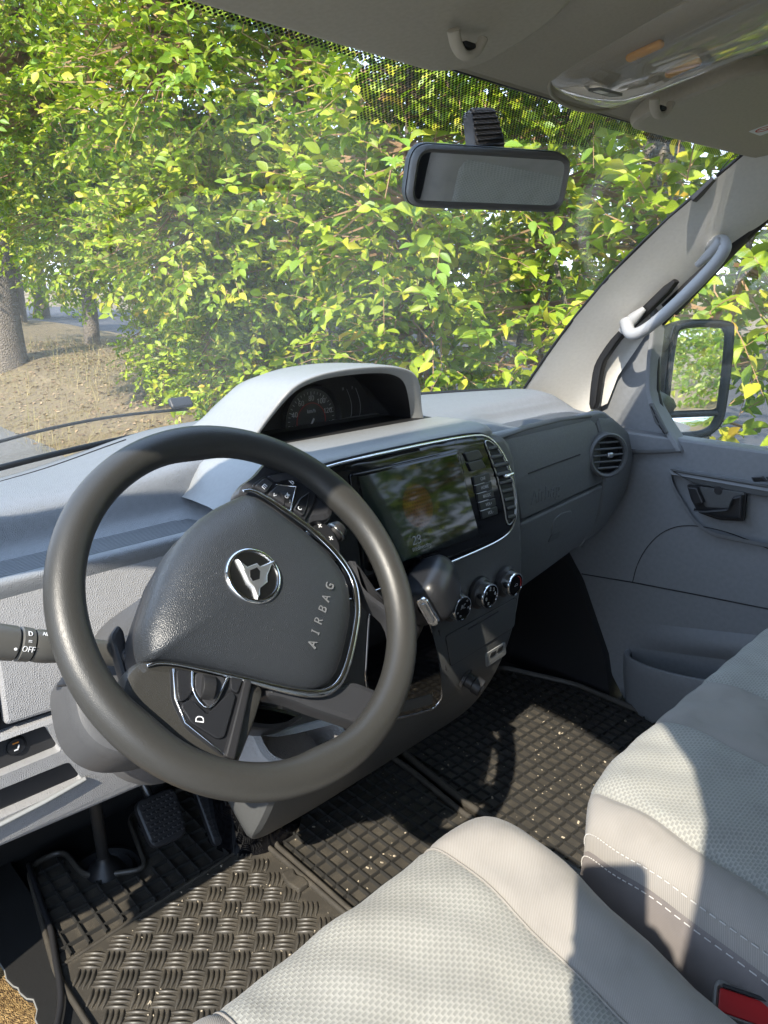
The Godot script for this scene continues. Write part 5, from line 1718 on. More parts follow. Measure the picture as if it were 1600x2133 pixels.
func build_seats() -> void:
	var weave: Material = mats["seat weave"]
	var plain: Material = mats["seat plain"]
	# ---- driver seat
	var s := thing("driver_seat", "light grey cloth driver seat, woven centre panel and plain side bolsters", "seat", Vector3(-0.02, -0.03, 0.4))
	var prof := smooth2([Vector2(0.175, 0.20), Vector2(0.145, 0.28), Vector2(0.132, 0.35), Vector2(0.130, 0.395), Vector2(0.142, 0.425), Vector2(0.17, 0.438), Vector2(0.22, 0.436), Vector2(0.32, 0.405), Vector2(0.45, 0.365), Vector2(0.62, 0.33), Vector2(0.72, 0.325)], 2, false)
	var x0 := -0.262
	var x1 := 0.222
	var dips := [-0.160, 0.115]
	mi("seat_centre", cushion_strip(prof, -0.160, 0.115, x0, x1, dips, 0.014, 22), weave, s)
	mi("bolster", cushion_strip(prof, x0, -0.160, x0, x1, dips, 0.014, 14), plain, s)
	mi("bolster", cushion_strip(prof, 0.115, x1, x0, x1, dips, 0.014, 14), plain, s)
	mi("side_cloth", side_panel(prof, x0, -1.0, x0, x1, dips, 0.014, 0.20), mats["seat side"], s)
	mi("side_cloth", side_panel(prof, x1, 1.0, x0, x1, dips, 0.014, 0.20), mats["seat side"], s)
	for sx in dips:
		var pp := []
		for k in 60:
			pp.append(cush(prof, sx, 0.05 + 0.93 * k / 59.0, x0, x1, dips, 0.014) + Vector3(0, 0.0012, 0))
		mi("seam_piping", tube(pp, 0.0014, 6), plain, s)
	mi("seat_base", rbox(Vector3(0.42, 0.24, 0.46), 0.02, Vector3(-0.02, 0.09, 0.43)), mats["trim black"], s)
	var back := [[0.34, 0.70, 0.20, 0.04], [0.36, 0.70, 0.235, 0.07], [0.5, 0.715, 0.245, 0.075], [0.75, 0.76, 0.235, 0.065], [0.95, 0.81, 0.215, 0.055], [1.02, 0.825, 0.19, 0.045], [1.035, 0.828, 0.14, 0.02]]
	mi("backrest", pad(-0.02, back), plain, s)
	mi("backrest_panel", pad(-0.02, [[0.40, 0.672, 0.12, 0.035], [0.5, 0.682, 0.13, 0.045], [0.75, 0.735, 0.13, 0.045], [0.95, 0.785, 0.12, 0.035], [0.97, 0.79, 0.10, 0.02]]), weave, s)
	mi("headrest", pad(-0.02, [[1.075, 0.845, 0.09, 0.02], [1.085, 0.845, 0.115, 0.04], [1.15, 0.85, 0.125, 0.05], [1.21, 0.85, 0.115, 0.042], [1.225, 0.85, 0.09, 0.02]]), plain, s)
	for q in [-0.07, 0.03]:
		mi("headrest_post", tube([Vector3(q, 1.02, 0.83), Vector3(q, 1.09, 0.845)], 0.006, 8), mats["chrome"], s)
	# ---- passenger bench
	var b := thing("passenger_bench", "double passenger bench in light grey cloth with two woven panels, partly sunlit", "bench seat", Vector3(0.75, -0.03, 0.45))
	prof = smooth2([Vector2(0.245, 0.20), Vector2(0.215, 0.28), Vector2(0.202, 0.36), Vector2(0.198, 0.405), Vector2(0.208, 0.435), Vector2(0.235, 0.447), Vector2(0.30, 0.446), Vector2(0.42, 0.428), Vector2(0.55, 0.405), Vector2(0.72, 0.385)], 2, false)
	x0 = 0.262
	x1 = 1.19
	dips = [0.315, 0.525, 0.68, 0.985]
	var cw := 0.004
	var xs := [0.315, 0.525, 0.68, 0.985]
	mi("bolster", cushion_strip(prof, x0, 0.315, x0, x1, dips, cw, 14), plain, b)
	mi("seat_centre", cushion_strip(prof, 0.315, 0.525, x0, x1, dips, cw, 18), weave, b)
	mi("middle_band", cushion_strip(prof, 0.525, 0.68, x0, x1, dips, cw, 14), plain, b)
	mi("seat_centre", cushion_strip(prof, 0.68, 0.985, x0, x1, dips, cw, 20), weave, b)
	mi("bolster", cushion_strip(prof, 0.985, x1, x0, x1, dips, cw, 16), plain, b)
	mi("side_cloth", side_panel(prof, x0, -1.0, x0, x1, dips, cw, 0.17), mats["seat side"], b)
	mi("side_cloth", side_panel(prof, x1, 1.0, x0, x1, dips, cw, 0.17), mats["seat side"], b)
	mi("seam_stitching", stitches(prof, 0.2665, 0.22, 0.97, x0, x1, dips, cw, Vector3(-0.001, 0.001, 0)), mats["stitch"], b).set_meta("kind", "stuff")
	mi("seam_stitching", stitches(prof, 0.2635, 0.16, 0.97, x0, x1, dips, cw, Vector3(-0.003, -0.018, 0)), mats["stitch"], b).set_meta("kind", "stuff")
	mi("bench_base", rbox(Vector3(0.84, 0.22, 0.42), 0.02, Vector3(0.73, 0.08, 0.50)), mats["trim black"], b)
	for e in [[0.48, 0.21], [0.94, 0.24]]:
		mi("backrest", pad(e[0], [[0.38, 0.74, e[1] - 0.04, 0.04], [0.40, 0.74, e[1], 0.07], [0.6, 0.77, e[1], 0.07], [0.9, 0.83, e[1] - 0.01, 0.06], [1.02, 0.85, e[1] - 0.04, 0.045], [1.035, 0.853, e[1] - 0.08, 0.02]]), plain, b)
		mi("backrest_panel", pad(e[0], [[0.42, 0.712, 0.14, 0.035], [0.6, 0.742, 0.16, 0.045], [0.9, 0.806, 0.15, 0.04], [0.99, 0.826, 0.13, 0.02]]), weave, b)
		mi("headrest", pad(e[0], [[1.075, 0.87, 0.09, 0.02], [1.085, 0.87, 0.115, 0.04], [1.15, 0.875, 0.125, 0.05], [1.21, 0.875, 0.115, 0.042], [1.225, 0.875, 0.09, 0.02]]), plain, b)
		for q in [-0.05, 0.05]:
			mi("headrest_post", tube([Vector3(e[0] + q, 1.02, 0.855), Vector3(e[0] + q, 1.09, 0.87)], 0.006, 8), mats["chrome"], b)
	# ---- belt buckle
	var bk := thing("belt_buckle", "red release button of a grey seat belt buckle beside the bench", "buckle", Vector3(0.243, 0.2, 0.44))
	var bf := frame(Vector3(0.246, 0.3425, 0.4446), Vector3(0.35, 0.0, 0.9), Vector3(-0.5, 0.75, 0.2))
	mi("buckle_body", rbox(Vector3(0.052, 0.10, 0.030), 0.006, Vector3(0, -0.030, -0.018)), mats["buckle grey"], bk, bf * Transform3D(Basis(Vector3(1, 0, 0), 0.0), V0))
	mi("buckle_frame", ringx(rrect(0.054, 0.030, 0.006), rrect(0.046, 0.022, 0.003), 0.006, 0.002), mats["buckle grey"], bk, bf)
	mi("buckle_slot", rbox(Vector3(0.040, 0.0035, 0.004), 0.0008, Vector3(0, 0.0125, 0.0045)), mats["cavity black"], bk, bf)
	mi("release_button", ext(rrect(0.045, 0.021, 0.003), 0.003, 0.001), mats["red plastic"], bk, bf)
	mi("buckle_strap", tube([bf * Vector3(0, -0.07, -0.02), Vector3(0.245, 0.16, 0.47), Vector3(0.245, 0.02, 0.5)], Vector2(0.004, 0.022), 8), mats["trim black"], bk)


# ---------------------------------------------------------------- passenger door, handle, outside mirror
func dpath(pts: Array, x: float) -> PackedVector3Array:
	var o := PackedVector3Array()
	for q in pts:
		o.append(Vector3(x, q.y, q.x))
	return o

# a slab on the inside of the door: outline in (z, y), inner face at x, going out by depth
func dslab(p: PackedVector2Array, x: float, depth: float, bev := 0.004) -> ArrayMesh:
	return join([[ext(p, depth, bev), Transform3D(Basis(Vector3(0, 0, 1), Vector3(0, 1, 0), Vector3(-1, 0, 0)), Vector3(x + depth, 0, 0))]])

func build_door() -> void:
	var dr := thing("passenger_door", "blue grey plastic passenger door panel with recessed handle and lower pocket", "door", Vector3(1.28, -0.05, 0.1))
	var pl: Material = mats["door plastic"]
	mi("door_panel", dslab(rpoly([Vector2(-0.45, 0.69), Vector2(-0.45, 0.37), Vector2(-0.412, 0.366), Vector2(-0.341, 0.29), Vector2(-0.257, 0.082), Vector2(-0.154, -0.06), Vector2(-0.10, -0.075), Vector2(0.92, -0.075), Vector2(0.92, 0.69)], 0.02), 1.250, 0.045, 0.006), pl, dr)
	# rolled top edge of the panel
	mi("belt_roll", tube([Vector3(1.276, 0.652, -0.46), Vector3(1.276, 0.656, 0.0), Vector3(1.276, 0.664, 0.92)], Vector2(0.022, 0.024), 14), pl, dr)
	# corner sail panel in front of the window
	var sail := smooth2([Vector2(-0.3393, 0.675), Vector2(-0.3448, 0.7343), Vector2(-0.3411, 0.8626), Vector2(-0.3124, 0.9201), Vector2(-0.2729, 0.9756), Vector2(-0.2307, 0.9974), Vector2(-0.2022, 0.9666), Vector2(-0.2008, 0.9141), Vector2(-0.2027, 0.8496), Vector2(-0.1942, 0.7735), Vector2(-0.1599, 0.7274), Vector2(-0.1087, 0.6688), Vector2(-0.1077, 0.6601), Vector2(-0.2155, 0.6397), Vector2(-0.329, 0.6217)], 1)
	var sp := mi("sail_panel", dslab(sail, 1.236, 0.05, 0.010), pl, dr)
	mi("sail_vent", dslab(rpoly([Vector2(-0.1955, 0.7638), Vector2(-0.1866, 0.7669), Vector2(-0.1425, 0.7037), Vector2(-0.1464, 0.6976), Vector2(-0.1756, 0.7216)], 0.004), 1.232, 0.006, 0.002), mats["stack grey"], sp)
	for k in 4:
		var q: Array = [Vector2(-0.1879, 0.758), Vector2(-0.1767, 0.7415), Vector2(-0.1764, 0.7382), Vector2(-0.1654, 0.7229), Vector2(-0.1649, 0.7185), Vector2(-0.1557, 0.7086), Vector2(-0.1543, 0.7066), Vector2(-0.1476, 0.6986)]
		mi("vent_slot", tube(dpath([q[k * 2], q[k * 2 + 1]], 1.2315), 0.0014, 6), mats["cavity black"], sp)
	mi("panel_joint", tube(dpath([Vector2(-0.3289, 0.6205), Vector2(-0.2535, 0.6467), Vector2(-0.2163, 0.6477), Vector2(-0.1293, 0.6612), Vector2(-0.1124, 0.6616)], 1.246), 0.0018, 6), mats["gap shade"], dr)
	# rubber seal between pillar and door
	mi("door_seal", dslab(smooth2([Vector2(-0.3375, 0.7366), Vector2(-0.3382, 0.7865), Vector2(-0.3348, 0.8347), Vector2(-0.3245, 0.8602), Vector2(-0.3017, 0.8969), Vector2(-0.2809, 0.9207), Vector2(-0.233, 0.9708), Vector2(-0.1633, 1.04), Vector2(-0.1512, 1.028), Vector2(-0.22, 0.9566), Vector2(-0.2714, 0.9103), Vector2(-0.2968, 0.8719), Vector2(-0.3119, 0.8476), Vector2(-0.317, 0.7942), Vector2(-0.3195, 0.7387)], 1), 1.213, 0.02, 0.004), mats["seal rubber"], dr)
	# window frame: lower channel and raked front bar
	mi("window_channel", tube(dpath([Vector2(-0.1695, 0.7272), Vector2(-0.1411, 0.6824), Vector2(-0.1159, 0.6625), Vector2(-0.0768, 0.6618), Vector2(0.0657, 0.6758), Vector2(0.3195, 0.7026)], 1.277), Vector2(0.010, 0.008), 8), mats["seal rubber"], dr)
	mi("window_front_bar", tube(smooth3(dpath([Vector2(-0.1398, 0.6713), Vector2(-0.1967, 0.76), Vector2(-0.2101, 0.8477), Vector2(-0.2128, 0.9234), Vector2(-0.201, 0.9504), Vector2(-0.1423, 1.013), Vector2(-0.0708, 1.095), Vector2(0.0121, 1.174), Vector2(0.1434, 1.286)], 1.277), 1), Vector2(0.010, 0.009), 8), mats["seal rubber"], dr)
	mi("window_frame", tube(smooth3(dpath([Vector2(-0.1927, 0.9768), Vector2(-0.1354, 1.043), Vector2(-0.0648, 1.123), Vector2(0.0089, 1.196), Vector2(0.1394, 1.31)], 1.28), 1), Vector2(0.03, 0.026), 8), mats["trim black"], dr)
	# armrest moulding with handle recess
	var am := mi("armrest_moulding", dslab(rpoly([Vector2(-0.138, 0.622), Vector2(0.45, 0.624), Vector2(0.45, 0.49), Vector2(0.10, 0.486), Vector2(-0.02, 0.484), Vector2(-0.062, 0.505), Vector2(-0.125, 0.582)], 0.03), 1.228, 0.03, 0.012), pl, dr)
	mi("switch_strip", dslab(rpoly([Vector2(-0.128, 0.622), Vector2(0.45, 0.626), Vector2(0.45, 0.600), Vector2(0.02, 0.598), Vector2(-0.07, 0.600)], 0.008), 1.2245, 0.006, 0.002), mats["stack grey"], am)
	mi("window_switch", dslab(rpoly([Vector2(0.0542, 0.6363), Vector2(0.0767, 0.6415), Vector2(0.0874, 0.6331), Vector2(0.0613, 0.6272)], 0.002), 1.219, 0.006, 0.0015), mats["button black"], am)
	mi("window_switch", dslab(rpoly([Vector2(0.0823, 0.6425), Vector2(0.109, 0.6463), Vector2(0.1151, 0.6362), Vector2(0.0904, 0.6326)], 0.002), 1.219, 0.006, 0.0015), mats["button black"], am)
	var cup := rpoly([Vector2(-0.082, 0.5943), Vector2(0.0483, 0.5998), Vector2(0.0522, 0.536), Vector2(0.0009, 0.5276), Vector2(-0.047, 0.5338), Vector2(-0.0679, 0.561)], 0.006)
	var cp := mi("handle_recess", dslab(cup, 1.2255, 0.005, 0.001), mats["cavity black"], am)
	mi("recess_liner", dslab(rpoly([Vector2(-0.0518, 0.5959), Vector2(0.0451, 0.5995), Vector2(0.0444, 0.5758), Vector2(0.0203, 0.5599), Vector2(-0.0331, 0.5507), Vector2(-0.0437, 0.5664)], 0.005), 1.2235, 0.003, 0.001), mats["stack grey"], cp)
	mi("door_lever", dslab(rpoly([Vector2(-0.0558, 0.5449), Vector2(-0.03, 0.5459), Vector2(0.0184, 0.5607), Vector2(0.0249, 0.5881), Vector2(0.0448, 0.5964), Vector2(0.0491, 0.5436), Vector2(0.0031, 0.5354), Vector2(-0.0378, 0.5398)], 0.004), 1.210, 0.012, 0.004), mats["trim black"], cp)
	mi("lock_tab", dslab(rpoly([Vector2(-0.0728, 0.5931), Vector2(-0.0512, 0.595), Vector2(-0.0322, 0.5633), Vector2(-0.0527, 0.5546)], 0.004), 1.208, 0.012, 0.003), mats["trim black"], cp)
	mi("liner_plug", dslab(circ_at(-0.0099023, 0.59361, 0.009), 1.2225, 0.003, 0.0005), mats["trim black"], cp)
	# dark raised tubes drawn for the shade of shallow grooves
	mi("panel_groove_shade", tube(smooth3(dpath([Vector2(-0.196, 0.3158), Vector2(-0.1906, 0.3609), Vector2(-0.1712, 0.4138), Vector2(-0.1355, 0.4642), Vector2(-0.0862, 0.4924), Vector2(-0.015, 0.4998), Vector2(0.0594, 0.4907), Vector2(0.1407, 0.4719)], 1.2495), 2), 0.0011, 6), mats["gap shade"], dr)
	mi("panel_groove_shade", tube(dpath([Vector2(-0.3383, 0.2972), Vector2(-0.1934, 0.3153), Vector2(-0.0266, 0.3318), Vector2(0.1202, 0.3453), Vector2(0.215, 0.3518)], 1.2495), 0.0016, 6), mats["gap shade"], dr)
	# map pocket swelling out low on the door, with an oval mouth
	var rows := []
	var pc := Vector3(1.252, 0.17, 0.03)
	for e in [[0.93, 0.0, 1.0], [0.97, 0.008, 1.0], [1.0, 0.004, 1.0], [1.0, -0.02, 1.0], [0.97, -0.08, 0.96], [0.9, -0.16, 0.8], [0.8, -0.235, 0.5]]:
		var r := PackedVector3Array()
		for k in 25:
			var a := PI * k / 24.0
			var zz: float = -cos(a) * 0.225 * (e[0] as float)
			r.append(pc + Vector3(-sin(a) * 0.105 * (e[0] as float) * (e[2] as float), (e[1] as float) + zz * 0.20, zz))
		rows.append(r)
	mi("door_pocket", grid(rows), pl, dr)
	rows = []
	for e in [[0.93, 0.0], [0.90, -0.03], [0.86, -0.10], [0.5, -0.16], [0.0, -0.17]]:
		var r := PackedVector3Array()
		for k in 25:
			var a := PI * k / 24.0
			var zz: float = -cos(a) * 0.225 * (e[0] as float)
			r.append(pc + Vector3(-sin(a) * 0.105 * (e[0] as float), (e[1] as float) + zz * 0.20, zz))
		rows.append(r)
	mi("pocket_well", grid(rows), mats["stack grey"], dr)
	# hollow pressed above the mouth
	rows = []
	for i in 7:
		var f := i / 6.0
		var r := PackedVector3Array()
		for k in 15:
			var g := k / 14.0 * 2.0 - 1.0
			r.append(pc + Vector3(-0.003 - 0.012 * sin(f * PI) * (1.0 - g * g), 0.02 + 0.07 * f + g * 0.045, g * 0.20))
		rows.append(r)
	mi("pocket_brow", grid(rows), pl, dr)
	# glass
	var gl := mi("window_glass", dslab(PackedVector2Array([Vector2(-0.1966, 0.7471), Vector2(-0.2143, 0.9227), Vector2(-0.1477, 1.003), Vector2(-0.0662, 1.091), Vector2(0.0695, 1.222)] + [Vector2(0.92, 1.50), Vector2(0.92, 0.675), Vector2(-0.1228, 0.6637)]), 1.286, 0.003, 0.0002), mats["windshield glass"], dr)
	gl.set_meta("label", "clear side window pane")
	# ---- grab handle on the pillar
	var gh := thing("grab_handle", "pale grey grab handle curving along the windshield pillar", "grab handle", Vector3(1.17, 0.9165, -0.2267))
	var hp := smooth3([Vector3(1.19, 0.9482, -0.2476), Vector3(1.172, 0.9164, -0.2255), Vector3(1.163, 0.9308, -0.1852), Vector3(1.16, 0.98, -0.1305), Vector3(1.16, 1.031, -0.0811), Vector3(1.163, 1.073, -0.0464), Vector3(1.17, 1.098, -0.0376), Vector3(1.195, 1.114, -0.0609), Vector3(1.235, 1.1, -0.1019)], 3)
	var rr := []
	for i in hp.size():
		var f := float(i) / (hp.size() - 1)
		rr.append(lerpf(0.0145, 0.0122, smoothstep(0.0, 0.35, f)))
	mi("handle_bar", tube(hp, rr, 14), mats["handle grey"], gh)
	mi("lower_mount", tube([Vector3(1.2, 0.9243, -0.2587), Vector3(1.195, 0.9526, -0.2345), Vector3(1.205, 0.9755, -0.2147)], [0.011, 0.014, 0.006], 12), mats["handle grey"], gh)
	mi("upper_mount", tube([Vector3(1.19, 1.064, -0.1012), Vector3(1.18, 1.085, -0.0741), Vector3(1.17, 1.108, -0.05)], [0.006, 0.010, 0.011], 12), mats["handle grey"], gh)
	# ---- outside mirror
	var sm := thing("side_mirror", "black passenger side mirror with a large pane above a small wide angle pane", "side mirror", Vector3(1.34, 0.72, -0.2))
	var nn := Vector3(-0.52, 0.04, 0.85).normalized()
	var mf := frame(Vector3(1.6, 0.7986, -0.2524), Vector3.UP.cross(nn), nn)
	var hs := [Vector2(-0.075, 0.142), Vector2(0.085, 0.140), Vector2(0.100, 0.115), Vector2(0.100, -0.10), Vector2(0.085, -0.150), Vector2(0.04, -0.176), Vector2(-0.070, -0.176), Vector2(-0.096, -0.15), Vector2(-0.098, -0.09), Vector2(-0.094, 0.10)]
	var ho := smooth2(hs, 2)
	var rowsm := []
	for e in [[0.0, 0.012], [0.002, 0.018], [0.0, 0.010], [0.0, -0.02], [0.012, -0.07], [0.04, -0.095], [0.07, -0.105]]:
		var r := PackedVector3Array()
		for q in inset(ho, e[0]):
			r.append(mf * v3(q, e[1]))
		rowsm.append(r)
	mi("mirror_housing", grid(rowsm, true), mats["seal rubber"], sm)
	mi("housing_face", ringx(ho, inset(ho, 0.021), 0.019, 0.006), mats["seal rubber"], sm, mf)
	mi("housing_back", ext(inset(ho, 0.011), 0.006, 0.001), mats["cavity black"], sm, mf * Transform3D(Basis(), Vector3(0, 0, -0.004)))
	mi("mirror_pane", ext(rrect(0.154, 0.218, 0.018), 0.003, 0.0004), mats["mirror glass"], sm, mf * Transform3D(Basis(), Vector3(0.0, 0.012, 0.004)))
	mi("wide_pane", ext(rpoly([Vector2(-0.08, 0.028), Vector2(0.072, 0.028), Vector2(0.07, -0.006), Vector2(0.04, -0.028), Vector2(-0.07, -0.028)], 0.012), 0.003, 0.0004, 0.004), mats["mirror glass"], sm, mf * Transform3D(Basis(), Vector3(0.0, -0.142, 0.004)))
	mi("pane_divider", rbox(Vector3(0.18, 0.014, 0.016), 0.004), mats["seal rubber"], sm, mf * Transform3D(Basis(), Vector3(0, -0.108, 0.006)))
	mi("mirror_arm", tube([Vector3(1.30, 0.74, -0.24), Vector3(1.40, 0.745, -0.27), mf * Vector3(-0.06, -0.09, -0.05)], Vector2(0.045, 0.03), 10), mats["seal rubber"], sm)
	mi("mirror_arm", tube([Vector3(1.30, 0.90, -0.24), Vector3(1.40, 0.90, -0.28), mf * Vector3(-0.06, 0.07, -0.05)], Vector2(0.02, 0.02), 10), mats["seal rubber"], sm)

func circ_at(z: float, y: float, r: float) -> PackedVector2Array:
	return move2(circ(r, 20), Vector2(z, y))


# ---------------------------------------------------------------- sun visors, rear-view mirror, roof lamp
func build_top() -> void:
	# visors hang just under the roof lining and rise to the rear
	var vis := [["sun_visor", "folded beige grey driver sun visor under the roof edge", [Vector2(-0.42, -0.018), Vector2(0.285, -0.02), Vector2(0.322, 0.015), Vector2(0.318, 0.10), Vector2(0.285, 0.165), Vector2(-0.42, 0.19)]], ["sun_visor", "folded beige grey passenger sun visor with a small warning sticker", [Vector2(0.70, -0.018), Vector2(1.17, 0.0), Vector2(1.19, 0.17), Vector2(0.72, 0.19), Vector2(0.675, 0.15), Vector2(0.668, 0.03)]]]
	var vf := frame(Vector3(0, 1.252, 0), Vector3.RIGHT, Vector3(0, -1, 0.225))
	for e in vis:
		var v := thing(e[0], e[1], "sun visor", Vector3((e[2][0].x + e[2][1].x) / 2, 1.26, 0.08), "folded sun visors")
		var o := []
		for q in e[2]:
			o.append(Vector2(q.x, q.y * 1.025))
		mi("visor_board", ext(rpoly(o, 0.03), 0.020, 0.009, 0.0, 0.0), mats["visor vinyl"], v, vf * Transform3D(Basis(), Vector3(0, 0, -0.014)))
		# hinge clip
		var cx := 0.325 if e[2][0].x < 0 else 0.70
		var cp: Vector3 = Vector3(0.2287, 1.24, 0.0678) if e[2][0].x < 0 else Vector3(0.612, 1.24, 0.0771)
		mi("visor_clip", tube(smooth3([cp + Vector3(-0.022, 0.012, 0.004), cp + Vector3(-0.012, 0.0, 0.0), cp + Vector3(0.002, -0.006, 0.0), cp + Vector3(0.014, 0.0, 0.004), cp + Vector3(0.020, 0.012, 0.006)], 2), Vector2(0.0065, 0.0045), 10), mats["visor vinyl"], v)
		mi("clip_gap", rbox(Vector3(0.016, 0.006, 0.008), 0.002, cp + Vector3(0.003, 0.004, 0.002)), mats["cavity black"], v)
		if e[2][0].x > 0:
			var sf := vf * Transform3D(Basis(), V0)
			var sp: Vector3 = Vector3(0.9676, 1.264, 0.0814)
			var lf := frame(sp, Vector3.RIGHT, vf.basis.z)
			var st := mi("warning_sticker", ext(rrect(0.05, 0.034, 0.003), 0.0006, 0.0002), mats["white print"], v, lf)
			mi("red_ring", ringx(circ(0.012, 24), circ(0.0095, 24), 0.0004, 0.0001), mats["red print"], st, lf * Transform3D(Basis(), Vector3(-0.008, 0, 0.0006)))
			mi("ring_bar", rbox(Vector3(0.02, 0.0022, 0.0004), 0.0001), mats["red print"], st, lf * Transform3D(Basis(Vector3(0, 0, 1), 0.8), Vector3(-0.008, 0, 0.0009)))
	# roof between the visors drops as a moulded bridge
	var van: Node = get_node("van_cab")
	var rows := []
	for i in 11:
		var z := -0.012 + 0.42 * i / 10.0
		var r := PackedVector3Array()
		for k in 21:
			var x := 0.30 + 0.40 * k / 20.0
			var u := absf(k / 10.0 - 1.0)
			r.append(Vector3(x, 1.258 + 0.26 * z + 0.035 * pow(u, 4.0) * smoothstep(0.0, 0.06, z), z))
		rows.append(r)
	mi("roof_bridge", grid(rows), mats["headliner"], van)
	# ---- roof lamp: long clear lens over a grey tray, two amber bulbs inside
	var lm := thing("roof_lamp", "long clear plastic roof lamp with two amber bulbs and a small switch", "lamp", Vector3(0.55, 1.28, 0.15))
	var outl := func(f: float) -> PackedVector2Array:
		var q := PackedVector2Array()
		for e in [Vector2(0.445, 0.0), Vector2(0.452, -0.014), Vector2(0.478, -0.022), Vector2(0.55, -0.027), Vector2(0.62, -0.023), Vector2(0.645, -0.013), Vector2(0.652, 0.0)]:
			q.append(Vector2(lerpf(0.55, e.x, lerpf(0.55, 1.0, f)), e.y * lerpf(0.35, 1.0, f)))
		return smooth2(Array(q), 1, false)
	rows = []
	for e in [[-0.008, 0.0], [0.0, 0.6], [0.012, 0.9], [0.04, 1.0], [0.12, 1.0], [0.22, 1.0], [0.32, 1.0], [0.39, 0.9], [0.41, 0.3]]:
		var r := PackedVector3Array()
		for q in outl.call(e[1]):
			r.append(Vector3(q.x, 1.272 + 0.20 * e[0] + q.y, e[0]))
		rows.append(r)
	mi("clear_lens", grid(rows), mats["clear plastic"], lm)
	rows = []
	for e in [[0.005, 0.9], [0.12, 0.9], [0.3, 0.9], [0.39, 0.8]]:
		var r := PackedVector3Array()
		for q in outl.call(e[1]):
			r.append(Vector3(q.x, 1.277 + 0.20 * e[0] + q.y * 0.2, e[0]))
		rows.append(r)
	mi("lamp_tray", grid(rows), mats["satin metal"], lm)
	mi("reflector", rbox(Vector3(0.16, 0.004, 0.05), 0.001), mats["body paint"], lm, frame(Vector3(0.55, 1.274, 0.035), Vector3.RIGHT, Vector3(0, 0.2, 1)))
	var fr := []
	for e in [Vector3(0.448, 1.271, 0.30), Vector3(0.447, 1.268, 0.03), Vector3(0.47, 1.255, -0.004), Vector3(0.55, 1.248, -0.012), Vector3(0.63, 1.255, -0.004), Vector3(0.653, 1.268, 0.03), Vector3(0.652, 1.271, 0.30)]:
		fr.append(Vector3(e.x, e.y + (0.2 * e.z), e.z))
	mi("lens_edge", tube(smooth3(fr, 2), 0.0025, 6), mats["visor vinyl"], lm)
	mi("lens_rib", tube([Vector3(0.55, 1.247 + 0.008, 0.03), Vector3(0.55, 1.247 + 0.078, 0.39)], 0.0018, 6), mats["clear plastic"], lm)
	var bm := mk("amber bulb glow", lin(0.9, 0.42, 0.07), 0.25)  # amber glow in the lens put into a bright colour; nothing emits
	for x in [0.50, 0.60]:
		mi("amber_bulb", rbox(Vector3(0.012, 0.009, 0.045), 0.004), bm, lm, frame(Vector3(x, 1.282, 0.11), Vector3.RIGHT, Vector3(0, 0.2, 1)))
	var sf := frame(Vector3(0.5099, 1.252, 0.0577) + Vector3(0, -0.001, 0), Vector3(1, 0, 0.1), Vector3(0, -1, -0.1))
	mi("lamp_switch", ringx(rrect(0.046, 0.020, 0.003), rrect(0.038, 0.013, 0.002), 0.003, 0.0006), mats["mirror shell"], lm, sf)
	mi("switch_rocker", ext(rrect(0.018, 0.012, 0.002), 0.003, 0.0008), mats["pillar trim"], lm, sf * Transform3D(Basis(), Vector3(-0.009, 0, 0)))
	mi("switch_rocker", ext(rrect(0.018, 0.012, 0.002), 0.003, 0.0008), mats["buckle grey"], lm, sf * Transform3D(Basis(), Vector3(0.010, 0, 0)))
	# ---- rear-view mirror
	var rm := thing("rear_view_mirror", "grey framed rear view mirror hanging from a ribbed black windshield mount", "mirror", Vector3(0.3855, 1.148, -0.02))
	var nn := Vector3(-0.42, -0.25, 0.90).normalized()
	var mf := frame(Vector3(0.3855, 1.148, -0.02), Vector3.UP.cross(nn), nn)
	var oo := rpoly([Vector2(-0.108, -0.034), Vector2(-0.104, 0.034), Vector2(0.106, 0.034), Vector2(0.106, -0.034)], 0.022, 8)
	rows = []
	for e in [[0.004, 0.012], [0.0, 0.008], [-0.001, 0.0], [-0.001, -0.012], [0.004, -0.024], [0.014, -0.034], [0.026, -0.038]]:
		var r := PackedVector3Array()
		for q in inset(oo, e[0]):
			r.append(mf * v3(q, e[1]))
		rows.append(r)
	mi("mirror_shell", grid(rows.slice(2), true), mats["mirror side"], rm)
	mi("mirror_frame", ringx(oo, inset(oo, 0.008), 0.013, 0.004), mats["mirror shell"], rm, mf)
	mi("mirror_pane", ext(inset(oo, 0.0075), 0.008, 0.0005), mats["mirror glass"], rm, mf * Transform3D(Basis(), Vector3(0, 0, 0.001)))
	var b0 := mf * Vector3(0.0, 0.0, -0.03)
	var top := ws(0.41873 + 0.012, 0.905)
	mi("mount_stem", tube([b0, b0 + Vector3(0, 0.02, -0.008), top + Vector3(0, -0.03, 0.03)], 0.008, 10), mats["trim black"], rm)
	var mt := frame(top + Vector3(0.002, -0.020, 0.016), Vector3(0.9, 0.25, 0.3), Vector3(-0.3, 0.15, 0.9))
	var mb := mi("mount_block", ext(rpoly([Vector2(-0.024, -0.032), Vector2(0.018, -0.036), Vector2(0.028, -0.01), Vector2(0.024, 0.03), Vector2(-0.012, 0.036)], 0.006), 0.022, 0.004), mats["trim black"], rm, mt)
	for k in 9:
		mi("mount_rib", rbox(Vector3(0.040, 0.0022, 0.002), 0.0006), mats["trim black"], mb, mt * Transform3D(Basis(Vector3(0, 0, 1), -0.12), Vector3(0.004, -0.026 + k * 0.0065, 0.0225)))
	# ---- small toll tag on the glass by the pillar
	var tg := thing("toll_tag", "small dark tag with a thin wire on the windshield by the pillar", "tag", Vector3(1.059, 1.186, -0.0751))
	var tf := frame(ws(1.1162, 0.865) + Vector3(0, -0.004, 0.005), Vector3(0.05, 0.6, 0.62), Vector3(0, -0.7, 0.7))
